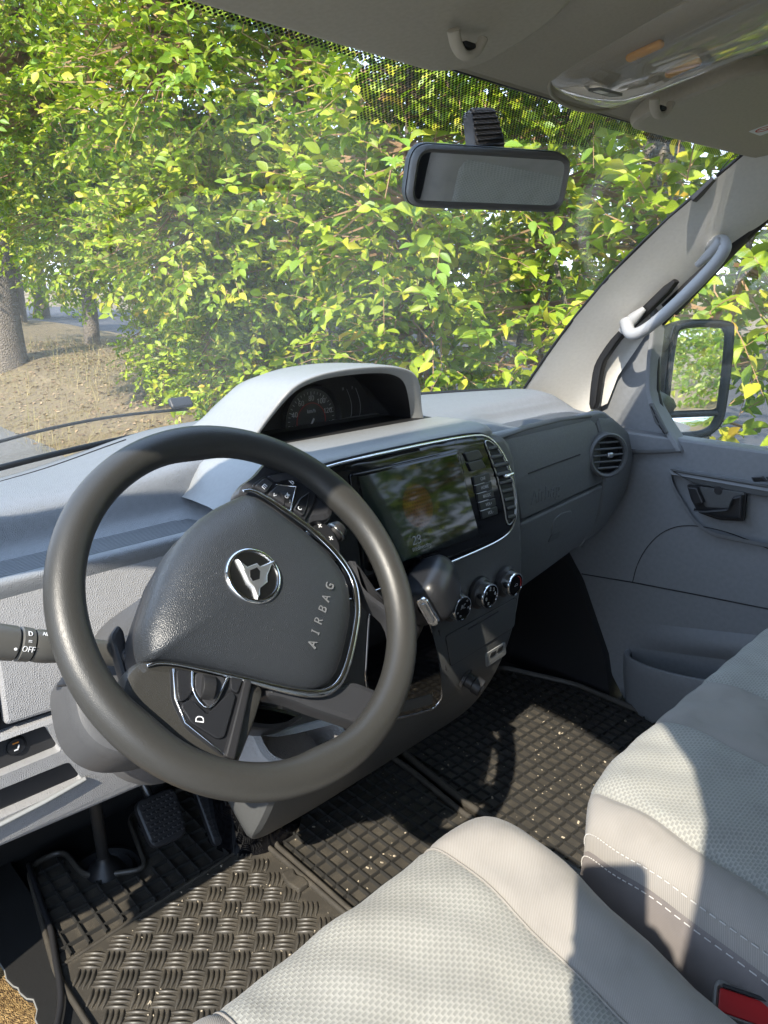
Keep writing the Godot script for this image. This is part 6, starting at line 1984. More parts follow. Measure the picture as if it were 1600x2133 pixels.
	mi("tag_case", ext(rrect(0.055, 0.022, 0.004), 0.008, 0.002), mats["spoke black"], tg, tf)
	mi("tag_end", ext(rrect(0.006, 0.022, 0.001), 0.0085, 0.001), mats["satin metal"], tg, tf * Transform3D(Basis(), Vector3(0.026, 0, 0)))
	mi("tag_wire", tube(smooth3([tf * Vector3(0.028, 0.004, 0.004), tf * Vector3(0.055, 0.012, 0.002), tf * Vector3(0.11, 0.01, 0.001), tf * Vector3(0.13, 0.0, 0.001)], 2), 0.0011, 6), mats["cavity black"], tg)
	# ---- wiper parked outside at the base of the glass
	var wp := thing("wiper", "dark wiper arm with clear washer cap parked at the base of the windshield", "wiper", ws(0.2, 0.0) + Vector3(0, 0.0, -0.05))
	var wb := []
	for k in 12:
		var x := -0.14 + 0.44 * k / 11.0
		wb.append(ws(x, 0.035 + 0.02 * sin(k / 11.0 * PI)) + Vector3(0, 0.010, -0.010))
	mi("wiper_arm", tube(wb, 0.0026, 8), mats["cavity black"], wp)
	mi("washer_cap", rbox(Vector3(0.045, 0.010, 0.022), 0.004), mats["trim black"], wp, frame(ws(0.285, 0.05) + Vector3(0, 0.016, -0.014), Vector3(1, 0, 0), Vector3(0, 0.74, -0.67)))


# ---------------------------------------------------------------- ground and road
func gh(x: float, z: float) -> float:
	return -0.8 + 0.055 * clampf(-z, 0.0, 14.0) + 0.42 * smoothstep(1.8, 3.3, x) - 0.25 * smoothstep(5.0, 6.5, x)

func axis_steps(a: Array) -> PackedFloat32Array:
	var o := PackedFloat32Array()
	for i in a.size() - 1:
		var n: int = a[i + 1][1]
		for k in n:
			o.append(lerpf(a[i][0], a[i + 1][0], float(k) / n))
	o.append(a[a.size() - 1][0])
	return o

func build_ground() -> void:
	var n1 := noise_img(1024, FastNoiseLite.TYPE_SIMPLEX_SMOOTH, 0.012, 51, 5)
	var n2 := noise_img(1024, FastNoiseLite.TYPE_SIMPLEX, 0.16, 52, 3)
	var gi := Image.create(1024, 1024, false, Image.FORMAT_RGB8)
	for y in 1024:
		for x in 1024:
			var a := n1.get_pixel(x, y).r
			var b := n2.get_pixel(x, y).r
			var c := Vector3(0.20, 0.15, 0.095).lerp(Vector3(0.42, 0.33, 0.19), clampf(b * 1.5 - 0.25, 0, 1))
			c = c.lerp(Vector3(0.30, 0.27, 0.10), clampf((a - 0.55) * 3.0, 0, 1) * 0.7)
			c = c.lerp(Vector3(0.13, 0.10, 0.065), clampf((0.4 - a) * 4.0, 0, 1) * 0.8)
			gi.set_pixel(x, y, lin(c.x, c.y, c.z))
	var gm := mk("verge earth", Color.WHITE, 0.95)
	relief(gm, tex(n2), 0.9, 2.0)
	gm.albedo_texture = tex(gi)
	var ai := Image.create(512, 512, false, Image.FORMAT_RGB8)
	var n3 := noise_img(512, FastNoiseLite.TYPE_SIMPLEX, 0.3, 53, 2)
	for y in 512:
		for x in 512:
			var v := 0.16 + 0.12 * (n3.get_pixel(x, y).r - 0.5) + 0.05 * (n1.get_pixel(x * 2, y * 2).r - 0.5)
			ai.set_pixel(x, y, lin(v * 1.02, v, v * 0.97))
	var am := mk("asphalt", Color.WHITE, 0.9)
	relief(am, tex(n3), 1.2, 0.5)
	am.albedo_texture = tex(ai)
	var xs := axis_steps([[-120.0, 0], [-20.0, 6], [-2.0, 10], [1.6, 6], [4.0, 16], [7.0, 10], [20.0, 8], [140.0, 8]])
	var zs := axis_steps([[-200.0, 0], [-40.0, 8], [-15.0, 10], [-2.0, 26], [6.0, 10], [30.0, 10], [120.0, 6]])
	var rows := []
	for z in zs:
		var r := PackedVector3Array()
		for x in xs:
			r.append(Vector3(x, gh(x, z), z))
		rows.append(r)
	var g := mi("ground", grid(rows), gm, self)
	tag(g, "dry verge of straw, leaf litter and bare earth beside the road", "ground", "", "structure")
	# the road the van stands on, edge a little ragged
	var en := FastNoiseLite.new()
	en.seed = 4
	en.frequency = 0.6
	rows = []
	for z in axis_steps([[-200.0, 0], [-20.0, 14], [-2.0, 60], [10.0, 12], [120.0, 8]]):
		var r := PackedVector3Array()
		var xe := 2.05 + 0.12 * en.get_noise_1d(z)
		for k in 9:
			var x := lerpf(-5.0, xe, k / 8.0)
			r.append(Vector3(x, gh(x, z) + 0.006, z))
		rows.append(r)
	var rd := mi("road", grid(rows), am, self)
	tag(rd, "pale grey asphalt road running past the verge", "road", "", "structure")
	rows = []
	for z in axis_steps([[-120.0, 0], [-20.0, 10], [10.0, 20], [60.0, 6]]):
		var r := PackedVector3Array()
		for k in 5:
			var x := lerpf(6.3, 13.0, k / 4.0)
			r.append(Vector3(x, gh(x, z) + 0.006, z))
		rows.append(r)
	var sa := mk("shade painted asphalt", lin(0.06, 0.06, 0.063), 0.9)  # tree shade over the street is put into its darker colour
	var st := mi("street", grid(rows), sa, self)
	tag(st, "grey side street beyond the bushes", "street", "", "structure")

# ---------------------------------------------------------------- vegetation
func leaf_mesh(l: float, w: float, curl := 0.10, twist := 0.0) -> ArrayMesh:
	var t := PackedVector3Array()
	var prof := [[0.0, 0.03], [0.18, 0.62], [0.42, 1.0], [0.68, 0.78], [0.88, 0.34], [1.0, 0.0]]
	for sd in [-1.0, 1.0]:
		for i in prof.size() - 1:
			var a: Array = prof[i]
			var b: Array = prof[i + 1]
			var pa := func(e: Array, f: float) -> Vector3: return Vector3(sd * e[1] * w * 0.5 * f, e[1] * (0.10 + curl) * w * f - curl * l * e[0] * e[0] + twist * sd * e[0] * w * f, -e[0] * l)
			var A: Vector3 = pa.call(a, 0.0)
			var B: Vector3 = pa.call(b, 0.0)
			var C: Vector3 = pa.call(b, 1.0)
			var D: Vector3 = pa.call(a, 1.0)
			if sd > 0:
				quad(t, A, D, C, B)
			else:
				quad(t, A, B, C, D)
	return fin(t, 50)

var leafm: ArrayMesh
var leafm2: ArrayMesh
var leafmats := []

# a bush or a tree: stems from the foot, twigs through the given ellipsoids, leaves on the twigs
func plant(nm: String, label: String, cat: String, group: String, foot: Vector3, stems: Array, blobs: Array, size: float, sd: int, singles: int, tone: Vector3, thick: float, more := 1.0) -> Node3D:
	var o := thing(nm, label, cat, foot, group)
	var rnd := RandomNumberGenerator.new()
	rnd.seed = sd
	var bark: Material = mats["bark"]
	var spine := PackedVector3Array()
	for s in stems:
		var pts := smooth3(s, 2)
		var rr := []
		for i in pts.size():
			rr.append(thick * lerpf(1.0, 0.3, float(i) / (pts.size() - 1)))
			spine.append(pts[i])
		mi("trunk" if thick > 0.08 else "stem", tube(pts, rr, 9 if thick > 0.05 else 6), bark, o)
	var tw := PackedVector3Array()
	var xf := []
	var col := []
	var eye := Vector3(-0.4, 1.0, 0.6)
	var sunward := Vector3(-0.68, 0.665, 0.308)
	for b in blobs:
		var c: Vector3 = b[0]
		var rad: Vector3 = b[1]
		for k in int(b[2] * more):
			var dir := Vector3(rnd.randfn(), rnd.randfn(), rnd.randfn()).normalized()
			var p := c + dir * rad * pow(rnd.randf(), 0.45)
			if p.y < gh(p.x, p.z) + 0.08:
				continue
			var grow := (dir + Vector3(0, 0.25, 0) + Vector3(rnd.randfn(), rnd.randfn() * 0.7, rnd.randfn()) * 0.55).normalized()
			var ln := rnd.randf_range(0.18, 0.42) * size / 0.08
			var nl := rnd.randi_range(7, 12)
			# the twig, bending down a little, joined back towards the nearest wood
			var bend := Vector3(0, -0.25, 0)
			var q0 := p
			var q1 := p + grow * ln * 0.5
			var q2 := p + (grow + bend * 0.5).normalized() * ln
			thin(tw, q0, q1, 0.0030 * size / 0.08, 0.0022 * size / 0.08)
			thin(tw, q1, q2, 0.0022 * size / 0.08, 0.0010 * size / 0.08)
			if rnd.randf() < 0.30 and spine.size() > 0:
				var best := spine[0]
				for e in spine:
					if e.distance_squared_to(q0) < best.distance_squared_to(q0):
						best = e
				if best.distance_to(q0) < 1.6:
					var mid := best.lerp(q0, 0.5) + Vector3(rnd.randfn(), rnd.randfn(), rnd.randfn()) * 0.05
					thin(tw, best, mid, 0.009, 0.006)
					thin(tw, mid, q0, 0.006, 0.003)
			var side := grow.cross(Vector3.UP).normalized()
			for i in nl:
				var f := (i + 0.6) / nl
				var at := q0.lerp(q1, f * 2.0) if f < 0.5 else q1.lerp(q2, f * 2.0 - 1.0)
				var a := (grow * 0.55 + side * (1.0 if i % 2 == 0 else -1.0) * rnd.randf_range(0.5, 1.1) + Vector3(rnd.randfn(), rnd.randfn() - 0.35, rnd.randfn()) * 0.35).normalized()
				var nn := (Vector3.UP * 0.45 + sunward * 0.5 + Vector3(rnd.randfn(), rnd.randfn(), rnd.randfn()) * 0.42).normalized()
				nn = (nn - a * nn.dot(a)).normalized()
				var sc := size / 0.08 * rnd.randf_range(0.65, 1.2)
				var bs := Basis(a.cross(nn) * -1.0, nn, -a).orthonormalized().scaled_local(Vector3(sc * rnd.randf_range(0.85, 1.15), sc, sc))
				xf.append(Transform3D(bs, at))
				var v := rnd.randf()
				var cc := tone * rnd.randf_range(0.75, 1.25)
				if v < 0.008:
					cc = Vector3(0.50, 0.34, 0.03)
				elif v < 0.16:
					cc = Vector3(0.50, 0.48, 0.04)
				elif v < 0.3:
					cc = tone * Vector3(0.6, 0.75, 0.9)
				col.append(Color(cc.x, cc.y, cc.z))
	if tw.size() > 0:
		var t := mi("twigs", fin(tw, 10), mats["twig"], o)
		t.set_meta("kind", "stuff")
	# the leaves that show largest stand as parts of their own
	var order := range(xf.size())
	if singles > 0:
		order.sort_custom(func(i, j): return xf[i].origin.distance_squared_to(eye) < xf[j].origin.distance_squared_to(eye))
		for i in mini(singles, order.size()):
			var e: int = order[i]
			mi("leaf", leafm if e % 3 != 0 else leafm2, leafmats[(e * 7) % leafmats.size()], o, xf[e])
	var first := mini(singles, order.size())
	for va in 2:
		var pick := []
		for i in range(first, order.size()):
			if (order[i] % 3 == 0) == (va == 1):
				pick.append(order[i])
		if pick.is_empty():
			continue
		var mm := MultiMesh.new()
		mm.transform_format = MultiMesh.TRANSFORM_3D
		mm.use_colors = true
		mm.mesh = leafm if va == 0 else leafm2
		mm.instance_count = pick.size()
		for i in pick.size():
			mm.set_instance_transform(i, Transform3D(Basis(), -foot) * xf[pick[i]])
			mm.set_instance_color(i, col[pick[i]])
		var fo := MultiMeshInstance3D.new()
		fo.name = "foliage" if va == 0 else "curled_foliage"
		fo.multimesh = mm
		fo.material_override = mats["leaf"]
		fo.set_meta("kind", "stuff")
		o.add_child(fo, true)
	return o

func thin(t: PackedVector3Array, a: Vector3, b: Vector3, ra: float, rb: float) -> void:
	var d := (b - a).normalized()
	var u := Vector3.UP if absf(d.y) < 0.9 else Vector3.RIGHT
	var x := d.cross(u).normalized()
	var y := x.cross(d)
	for k in 3:
		var p := x * cos(TAU * k / 3) + y * sin(TAU * k / 3)
		var q := x * cos(TAU * (k + 1) / 3) + y * sin(TAU * (k + 1) / 3)
		quad(t, a + p * ra, b + p * rb, b + q * rb, a + q * ra)

func build_outside() -> void:
	var bi := noise_img(512, FastNoiseLite.TYPE_SIMPLEX, 0.03, 61, 5)
	var bc := Image.create(512, 512, false, Image.FORMAT_RGB8)
	for y in 512:
		for x in 512:
			var v := bi.get_pixel(x * 3 % 512, y / 3).r
			bc.set_pixel(x, y, lin(0.10 + 0.22 * v, 0.085 + 0.19 * v, 0.07 + 0.15 * v))
	var m := mk("bark", Color.WHITE, 0.95)
	relief(m, tex(bi), 2.2, 3.0)
	m.albedo_texture = tex(bc)
	mk("twig", lin(0.34, 0.21, 0.11), 0.8)
	m = mk("leaf", Color.WHITE, 0.48)
	m.vertex_color_use_as_albedo = true
	m.backlight_enabled = true
	m.backlight = Color(0.62, 0.75, 0.25)
	for c in [Vector3(0.19, 0.30, 0.03), Vector3(0.23, 0.34, 0.035), Vector3(0.15, 0.26, 0.035), Vector3(0.30, 0.37, 0.04), Vector3(0.20, 0.33, 0.045), Vector3(0.17, 0.29, 0.03)]:
		var lm := mk("leaf tone %d" % leafmats.size(), lin(c.x, c.y, c.z), 0.40)
		lm.backlight_enabled = true
		lm.backlight = lin(c.x * 1.8, c.y * 1.5, c.z)
		leafmats.append(lm)
	leafm = leaf_mesh(0.08, 0.046)
	leafm2 = leaf_mesh(0.078, 0.040, 0.30, 0.35)
	var tone := Vector3(0.30, 0.385, 0.020)
	var bg := "leafy bushes beside the road"
	# near bush outside the passenger window
	plant("bush", "leafy bush close outside the passenger window, its leaves largest", "bush", bg, Vector3(2.9, gh(2.9, -0.6), -0.6), [[Vector3(2.9, -0.4, -0.6), Vector3(2.8, 0.4, -0.7), Vector3(2.5, 1.2, -0.5), Vector3(2.4, 1.9, -0.3)], [Vector3(3.0, -0.4, -0.2), Vector3(2.7, 0.5, 0.2), Vector3(2.6, 1.3, 0.6)], [Vector3(2.9, -0.4, -1.0), Vector3(2.8, 0.6, -1.3), Vector3(2.6, 1.5, -1.5)]], [[Vector3(2.75, 0.9, 1.7), Vector3(0.45, 0.8, 0.9), 170], [Vector3(2.8, 1.0, 3.0), Vector3(0.5, 0.9, 0.9), 130], [Vector3(2.9, 1.0, -0.1), Vector3(0.3, 0.6, 0.6), 40], [Vector3(2.55, 0.35, -0.75), Vector3(0.35, 0.40, 0.5), 26], [Vector3(2.45, 1.15, -0.6), Vector3(0.35, 0.35, 0.6), 40], [Vector3(2.5, 1.3, 0.3), Vector3(0.4, 0.6, 0.7), 50], [Vector3(2.5, 2.0, -0.4), Vector3(0.5, 0.5, 0.9), 70], [Vector3(2.6, 0.3, 0.5), Vector3(0.4, 0.5, 0.6), 30]], 0.084, 11, 280, tone, 0.022, 1.6)
	# bush ahead of the pillar
	plant("bush", "sunlit leafy bush right of centre behind the rear view mirror", "bush", bg, Vector3(2.9, gh(2.9, -2.2), -2.2), [[Vector3(2.9, -0.3, -2.2), Vector3(2.8, 0.5, -2.3), Vector3(2.4, 1.3, -2.1), Vector3(2.2, 2.2, -1.9)], [Vector3(3.1, -0.3, -1.8), Vector3(2.9, 0.8, -1.6), Vector3(2.7, 1.9, -1.4)], [Vector3(2.8, -0.3, -2.6), Vector3(2.6, 0.7, -2.9), Vector3(2.3, 1.6, -3.1)]], [[Vector3(3.1, 1.6, -1.2), Vector3(0.5, 0.9, 0.8), 150], [Vector3(3.0, 2.6, -0.6), Vector3(0.6, 0.7, 1.3), 170], [Vector3(2.45, 0.75, -2.0), Vector3(0.40, 0.5, 0.75), 150], [Vector3(2.4, 1.4, -2.1), Vector3(0.5, 0.45, 0.8), 190], [Vector3(2.5, 2.1, -1.8), Vector3(0.6, 0.5, 1.0), 190], [Vector3(2.6, 0.3, -2.2), Vector3(0.4, 0.45, 0.6), 80]], 0.074, 12, 280, tone, 0.022, 1.55)
	# bush in the middle of the windscreen
	plant("bush", "broad leafy bush filling the middle of the windshield view", "bush", bg, Vector3(3.1, gh(3.1, -4.4), -4.4), [[Vector3(3.1, -0.3, -4.4), Vector3(2.9, 0.6, -4.3), Vector3(2.4, 1.6, -4.0), Vector3(2.0, 2.6, -3.8)], [Vector3(3.2, -0.3, -4.0), Vector3(3.0, 0.8, -3.6), Vector3(2.8, 2.2, -3.4)], [Vector3(3.0, -0.3, -4.8), Vector3(2.7, 0.9, -5.0), Vector3(2.3, 2.4, -5.2)]], [[Vector3(2.7, 0.55, -3.9), Vector3(0.55, 0.55, 0.8), 320], [Vector3(2.4, 1.35, -3.8), Vector3(0.7, 0.6, 1.0), 470], [Vector3(2.3, 2.2, -3.7), Vector3(0.8, 0.65, 1.1), 470], [Vector3(2.4, 3.0, -3.8), Vector3(0.9, 0.6, 1.2), 300]], 0.064, 13, 260, tone, 0.025, 1.6)
	# taller growth at the left, hanging over the road edge
	plant("bush", "tall leafy bush at the left overhanging the dry verge", "bush", bg, Vector3(3.6, gh(3.6, -6.4), -6.4), [[Vector3(3.6, -0.2, -6.4), Vector3(3.3, 0.8, -6.3), Vector3(2.6, 2.0, -6.0), Vector3(2.0, 3.2, -5.8)], [Vector3(3.7, -0.2, -6.0), Vector3(3.4, 1.2, -5.7), Vector3(2.9, 3.0, -5.4)]], [[Vector3(3.3, 0.55, -5.9), Vector3(0.55, 0.65, 0.6), 340], [Vector3(2.6, 1.55, -6.0), Vector3(1.0, 0.65, 0.9), 640], [Vector3(2.1, 2.4, -5.8), Vector3(1.1, 0.7, 1.0), 620], [Vector3(1.9, 3.3, -5.6), Vector3(1.2, 0.7, 1.1), 300]], 0.056, 14, 160, tone * 1.05, 0.03, 1.6)
	# darker growth behind
	plant("bush", "shaded dense bush deep behind the sunlit ones", "bush", bg, Vector3(4.4, gh(4.4, -4.2), -4.2), [[Vector3(4.4, -0.3, -4.2), Vector3(4.3, 1.0, -4.0), Vector3(4.2, 2.6, -3.8)], [Vector3(4.0, -0.3, -2.6), Vector3(4.0, 1.0, -2.5), Vector3(3.9, 2.6, -2.2)]], [[Vector3(3.8, 0.8, -3.6), Vector3(0.6, 0.9, 1.3), 330], [Vector3(3.8, 2.2, -3.4), Vector3(0.8, 0.9, 1.6), 330], [Vector3(4.2, 1.4, -5.8), Vector3(0.8, 1.2, 1.3), 330]], 0.08, 15, 0, tone * 0.8, 0.03)
	plant("bush", "leafy bush beside the verge behind the van, seen in the side mirror", "bush", bg, Vector3(3.4, gh(3.4, 6.0), 6.0), [[Vector3(3.4, -0.5, 6.0), Vector3(3.3, 0.8, 6.0), Vector3(3.2, 2.4, 6.2)], [Vector3(3.4, -0.5, 9.0), Vector3(3.3, 0.8, 9.0), Vector3(3.2, 2.4, 9.2)]], [[Vector3(3.3, 0.6, 5.0), Vector3(0.6, 0.9, 1.2), 200], [Vector3(3.3, 1.4, 8.0), Vector3(0.8, 1.5, 2.0), 330], [Vector3(3.2, 2.4, 12.0), Vector3(1.0, 2.0, 2.5), 330]], 0.11, 16, 0, tone, 0.03)
	plant("bush", "long dark hedge across the side street beyond the passenger window", "bush", bg, Vector3(14.5, gh(14.5, -4.0), -4.0), [[Vector3(14.5, -0.5, -4.0), Vector3(14.4, 1.0, -4.0), Vector3(14.4, 2.6, -4.0)]], [[Vector3(14.5, 1.0, -10.0), Vector3(0.9, 1.6, 4.0), 420], [Vector3(14.5, 1.0, -2.0), Vector3(0.9, 1.6, 4.5), 420], [Vector3(14.5, 1.2, 6.0), Vector3(0.9, 1.8, 4.5), 300]], 0.22, 26, 0, tone * 0.8, 0.04)
	plant("bush", "thick bush at the far end of the verge behind the van", "bush", bg, Vector3(3.4, gh(3.4, 17.0), 17.0), [[Vector3(3.4, -0.5, 17.0), Vector3(3.3, 1.0, 17.0), Vector3(3.2, 2.6, 17.2)]], [[Vector3(2.9, 1.0, 15.0), Vector3(0.8, 1.5, 2.0), 260], [Vector3(2.0, 1.8, 24.0), Vector3(4.0, 2.6, 2.0), 420], [Vector3(4.6, 2.0, 20.0), Vector3(1.4, 2.4, 3.0), 300]], 0.16, 27, 0, tone, 0.04)
	# trees: the grey trunk at the left edge, the dark one behind the mirror, more beyond
	var tg := "trees behind the bushes"
	plant("tree", "grey barked tree whose stout trunk stands at the left edge", "tree", tg, Vector3(2.85, gh(2.85, -9.5), -9.5), [[Vector3(2.85, -0.3, -9.5), Vector3(2.85, 0.6, -9.5), Vector3(2.9, 2.0, -9.5), Vector3(3.0, 4.5, -9.6)]], [[Vector3(2.6, 3.2, -9.3), Vector3(1.8, 1.2, 1.2), 260], [Vector3(3.0, 5.0, -9.5), Vector3(2.2, 1.2, 1.6), 200]], 0.09, 17, 0, tone, 0.30)
	plant("tree", "dark rough barked tree trunk right of the rear view mirror", "tree", tg, Vector3(4.2, gh(4.2, -1.6), -1.6), [[Vector3(4.2, -0.5, -1.7), Vector3(4.15, 0.8, -1.7), Vector3(4.1, 2.0, -1.65), Vector3(4.0, 5.0, -1.6)]], [[Vector3(4.0, 3.6, -1.4), Vector3(1.4, 0.8, 1.2), 130], [Vector3(4.4, 1.4, -2.4), Vector3(0.6, 0.8, 0.7), 60]], 0.09, 18, 0, tone * 0.8, 0.20)
	for e in [["slim dark tree standing behind the left bushes", Vector3(4.4, 0, -10.5), 0.13, 19], ["slender leaning tree far behind the middle bush", Vector3(5.6, 0, -8.0), 0.10, 20], ["tall tree beyond the side street seen through the passenger window", Vector3(15.0, 0, -3.0), 0.2, 21], ["tall far tree deep behind the windshield bushes", Vector3(13.0, 0, -14.0), 0.22, 22], ["broad tree beyond the street right of the windshield pillar", Vector3(12.0, 0, -7.0), 0.2, 24], ["bushy far tree low behind the side mirror", Vector3(14.0, 0, 1.5), 0.22, 25], ["dark leafy tree close behind the trunk at the left", Vector3(4.6, 0, -14.0), 0.16, 28], ["low spreading tree closing the view along the verge", Vector3(1.5, 0, -18.0), 0.2, 29], ["round far tree behind the grey trunk at the left", Vector3(8.0, 0, -22.0), 0.25, 23]]:
		var f: Vector3 = e[1]
		f.y = gh(f.x, f.z)
		var s: float = e[2] * 6.0
		plant("tree", e[0], "tree", tg, f, [[f + Vector3(0, -0.2, 0), f + Vector3(0.05, 1.2, 0), f + Vector3(-0.1, 3.0, 0.1), f + Vector3(0.1, 5.5, 0)]], [[f + Vector3(0, 2.2, 0), Vector3(1.6, 1.6, 1.6) * s, 260], [f + Vector3(0.2, 4.6, 0), Vector3(1.9, 1.8, 1.9) * s, 240]], 0.10 + e[2] * 0.35, e[3], 0, tone * 0.75, e[2])
	# dry grass on the verge
	var rnd := RandomNumberGenerator.new()
	rnd.seed = 91
	var bl := PackedVector3Array()
	for sd in 1:
		bl.append_array(PackedVector3Array([Vector3(-0.003, 0, 0), Vector3(0.0, 0.10, 0.012), Vector3(0.003, 0, 0), Vector3(-0.0018, 0.09, 0.011), Vector3(0.0, 0.22, 0.06), Vector3(0.0018, 0.09, 0.011)]))
	var mm := MultiMesh.new()
	mm.transform_format = MultiMesh.TRANSFORM_3D
	mm.use_colors = true
	mm.mesh = fin(bl, 5)
	mm.instance_count = 15000
	var cl := FastNoiseLite.new()
	cl.seed = 3
	cl.frequency = 0.9
	for i in mm.instance_count:
		var p := Vector3.ZERO
		for tries in 6:
			var far := rnd.randf() < 0.8
			p = Vector3(rnd.randf_range(1.95, 4.6), 0, rnd.randf_range(-11.0, -4.0) if far else rnd.randf_range(-4.0, 9.0))
			if cl.get_noise_2d(p.x, p.z) + rnd.randf_range(-0.25, 0.25) > 0.0:
				break
		p.y = gh(p.x, p.z) - 0.005
		var b := Basis(Vector3.UP, rnd.randf() * TAU) * Basis(Vector3.RIGHT, rnd.randf_range(-0.5, 1.1))
		var s := rnd.randf_range(0.18, 0.55) if rnd.randf() < 0.93 else rnd.randf_range(0.6, 1.2)
		mm.set_instance_transform(i, Transform3D(b.scaled_local(Vector3(s, s, s)), p))
		var k := rnd.randf()
		mm.set_instance_color(i, Color(0.46, 0.36, 0.17).lerp(Color(0.30, 0.30, 0.09), k * k) * rnd.randf_range(0.7, 1.1))
	var gr := MultiMeshInstance3D.new()
	gr.name = "dry_grass"
	gr.multimesh = mm
	m = mk("straw", Color.WHITE, 0.8)
	m.vertex_color_use_as_albedo = true
	gr.material_override = m
	add_child(gr)
	tag(gr, "dry straw coloured grass tufts on the verge", "grass", "", "stuff")
	# fallen leaves
	mm = MultiMesh.new()
	mm.transform_format = MultiMesh.TRANSFORM_3D
	mm.use_colors = true
	mm.mesh = leafm
	mm.instance_count = 16000
	for i in mm.instance_count:
		var p := Vector3(rnd.randf_range(1.9, 5.5), 0, rnd.randf_range(-11.0, 10.0))
		p.y = gh(p.x, p.z) + 0.008
		var b := Basis(Vector3.UP, rnd.randf() * TAU) * Basis(Vector3.RIGHT, rnd.randf_range(-0.4, 0.4)) * Basis(Vector3.BACK, rnd.randf_range(-0.5, 0.5))
		mm.set_instance_transform(i, Transform3D(b.scaled_local(Vector3.ONE * rnd.randf_range(0.25, 0.7)), p))
		mm.set_instance_color(i, Color(0.40, 0.29, 0.17).lerp(Color(0.16, 0.10, 0.06), rnd.randf()))
	var fl := MultiMeshInstance3D.new()
	fl.name = "fallen_leaves"
	fl.multimesh = mm
	fl.material_override = m
	add_child(fl)
	tag(fl, "brown fallen leaves littering the verge under the bushes", "leaves", "", "stuff")


# ---------------------------------------------------------------- the hand and phone that stand behind the lens (their shadow falls on the seats)
func cap_d(p: Vector3, a: Vector3, b: Vector3, ra: float, rb: float) -> float:
	var ab := b - a
	var t := clampf((p - a).dot(ab) / ab.length_squared(), 0.0, 1.0)
	return p.distance_to(a + ab * t) - lerpf(ra, rb, t)

func nets(bones: Array, cell: float, k: float) -> ArrayMesh:
	var lo := Vector3.ONE * 1e9
	var hi := -lo
	for b in bones:
		for e in 2:
			lo = lo.min(b[e] - Vector3.ONE * (b[2 + e] + cell * 2))
			hi = hi.max(b[e] + Vector3.ONE * (b[2 + e] + cell * 2))
	var n := Vector3i(((hi - lo) / cell).ceil()) + Vector3i.ONE
	var f := PackedFloat32Array()
	f.resize(n.x * n.y * n.z)
	f.fill(1.0)
	for b in bones:
		var m: float = maxf(b[2], b[3]) + 4.0 * cell
		var l := Vector3i((((b[0] as Vector3).min(b[1]) - Vector3.ONE * m - lo) / cell).floor()).clamp(Vector3i.ZERO, n - Vector3i.ONE)
		var h := Vector3i((((b[0] as Vector3).max(b[1]) + Vector3.ONE * m - lo) / cell).ceil()).clamp(Vector3i.ZERO, n - Vector3i.ONE)
		for x in range(l.x, h.x + 1):
			for y in range(l.y, h.y + 1):
				for z in range(l.z, h.z + 1):
					var i := (x * n.y + y) * n.z + z
					var d := cap_d(lo + Vector3(x, y, z) * cell, b[0], b[1], b[2], b[3])
					var o := f[i]
					var g := maxf(k - absf(o - d), 0.0) / k
					f[i] = minf(o, d) - g * g * k * 0.25
	var vid := {}
	var t := PackedVector3Array()
	var pos := {}
	for x in n.x - 1:
		for y in n.y - 1:
			for z in n.z - 1:
				var s := Vector3.ZERO
				var c := 0
				var vals := []
				for q in 8:
					vals.append(f[((x + (q & 1)) * n.y + y + (q >> 1 & 1)) * n.z + z + (q >> 2)])
				var neg := 0
				for v in vals:
					if v < 0:
						neg += 1
				if neg == 0 or neg == 8:
					continue
				for q in 8:
					for ax in 3:
						var r := q | (1 << ax)
						if r == q:
							continue
						if (vals[q] < 0) != (vals[r] < 0):
							var w: float = vals[q] / (vals[q] - vals[r])
							var pq := Vector3(q & 1, q >> 1 & 1, q >> 2)
							var pr := Vector3(r & 1, r >> 1 & 1, r >> 2)
							s += pq.lerp(pr, w)
							c += 1
				pos[Vector3i(x, y, z)] = lo + (Vector3(x, y, z) + s / c) * cell
	for key in pos:
		for ax in 3:
			var e := Vector3i.ZERO
			e[ax] = 1
			var u := Vector3i.ZERO
			u[(ax + 1) % 3] = 1
			var v := Vector3i.ZERO
			v[(ax + 2) % 3] = 1
			var a: Vector3i = key
			var b: Vector3i = key + e
			var fa := f[(a.x * n.y + a.y) * n.z + a.z]
			var fb := f[(b.x * n.y + b.y) * n.z + b.z]
			if (fa < 0) == (fb < 0) or not (pos.has(a - u) and pos.has(a - v) and pos.has(a - u - v)):
				continue
			if fa < 0:
				quad(t, pos[a], pos[a - v], pos[a - u - v], pos[a - u])
			else:
				quad(t, pos[a], pos[a - u], pos[a - u - v], pos[a - v])
	return fin(t, 80)

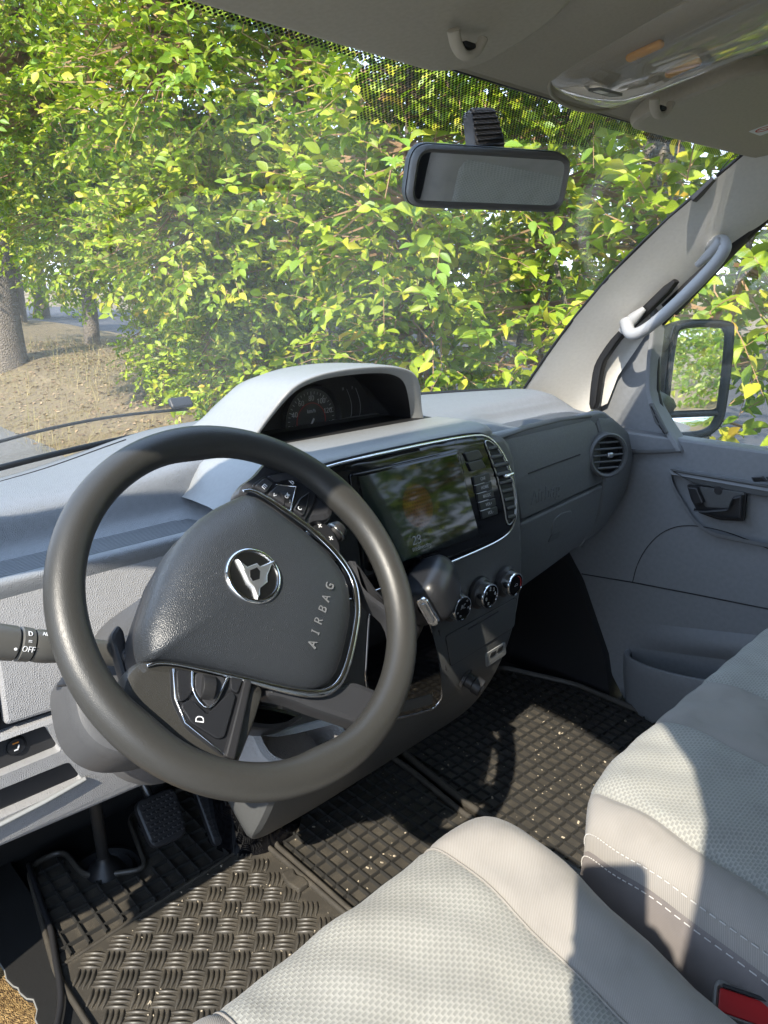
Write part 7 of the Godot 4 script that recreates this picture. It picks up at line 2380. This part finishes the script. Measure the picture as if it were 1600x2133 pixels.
func build_hand() -> void:
	var cf := Transform3D(Basis.from_euler(Vector3(deg_to_rad(-17.0), deg_to_rad(-44.5), 0.0)), Vector3(-0.3951, 1.023, 0.5918))
	# phone: lens near its top, body behind the camera point
	var ph := thing("phone", "slim dark phone held upright in the open driver doorway", "phone", cf * Vector3(0.012, -0.05, 0.012))
	var pf := cf * Transform3D(Basis(), Vector3(-0.006, -0.050, 0.006))
	mi("phone_body", ext(rrect(0.074, 0.150, 0.010), 0.008, 0.002), mats["trim black"], ph, pf)
	mi("phone_screen", ext(rrect(0.068, 0.144, 0.008), 0.0004, 0.0001), mats["piano black"], ph, pf * Transform3D(Basis(), Vector3(0, 0, 0.008)))
	# right hand round the lower half: palm at the right edge, fingers round the back, thumb at the front
	var h := thing("person", "bare hand and forearm holding up the phone in the doorway", "person", pf * Vector3(0.06, -0.16, 0.06))
	var P := func(x: float, y: float, z: float) -> Vector3: return pf * Vector3(x, y, z)
	var bones := []
	# palm
	bones.append([P.call(0.052, -0.085, 0.030), P.call(0.050, -0.030, 0.022), 0.017, 0.015])
	bones.append([P.call(0.056, -0.085, 0.012), P.call(0.050, -0.020, 0.004), 0.015, 0.013])
	bones.append([P.call(0.058, -0.090, -0.002), P.call(0.050, -0.050, -0.006), 0.014, 0.012])
	# four fingers wrap behind the phone towards its left edge
	for i in 4:
		var y: float = [-0.012, -0.034, -0.056, -0.077][i]
		var l: float = [0.95, 1.0, 0.95, 0.78][i]
		bones.append([P.call(0.048, y - 0.012, 0.004), P.call(0.044, y, -0.014), 0.0105, 0.0098])
		bones.append([P.call(0.044, y, -0.014), P.call(0.044 - 0.036 * l, y + 0.004, -0.0165), 0.0098, 0.0088])
		bones.append([P.call(0.044 - 0.036 * l, y + 0.004, -0.0165), P.call(0.044 - 0.060 * l, y + 0.006, -0.0130), 0.0088, 0.0080])
		bones.append([P.call(0.044 - 0.060 * l, y + 0.006, -0.0130), P.call(0.044 - 0.078 * l, y + 0.006, -0.0100), 0.0080, 0.0068])
	# thumb along the screen side
	bones.append([P.call(0.054, -0.075, 0.026), P.call(0.046, -0.038, 0.026), 0.0145, 0.0110])
	bones.append([P.call(0.046, -0.038, 0.026), P.call(0.026, -0.016, 0.021), 0.0110, 0.0098])
	bones.append([P.call(0.026, -0.016, 0.021), P.call(0.010, 0.000, 0.018), 0.0098, 0.0075])
	# wrist and forearm going down and out of the doorway
	bones.append([P.call(0.056, -0.085, 0.018), P.call(0.064, -0.130, 0.034), 0.022, 0.023])
	bones.append([P.call(0.064, -0.130, 0.034), P.call(0.085, -0.200, 0.075), 0.024, 0.031])
	bones.append([P.call(0.085, -0.200, 0.075), P.call(0.11, -0.29, 0.14), 0.032, 0.040])
	var sk := mk("skin", lin(0.45, 0.27, 0.19), 0.5)
	sk.subsurf_scatter_enabled = true
	sk.subsurf_scatter_strength = 0.1
	mi("hand_and_forearm", nets(bones, 0.0042, 0.012), sk, h)
	var slv := PackedVector3Array([P.call(0.096, -0.24, 0.104), P.call(0.11, -0.29, 0.14), P.call(0.14, -0.38, 0.22), P.call(0.16, -0.46, 0.30)])
	mi("sleeve", tube(slv, [0.043, 0.050, 0.056, 0.060], 18), mats["mirror side"], h)
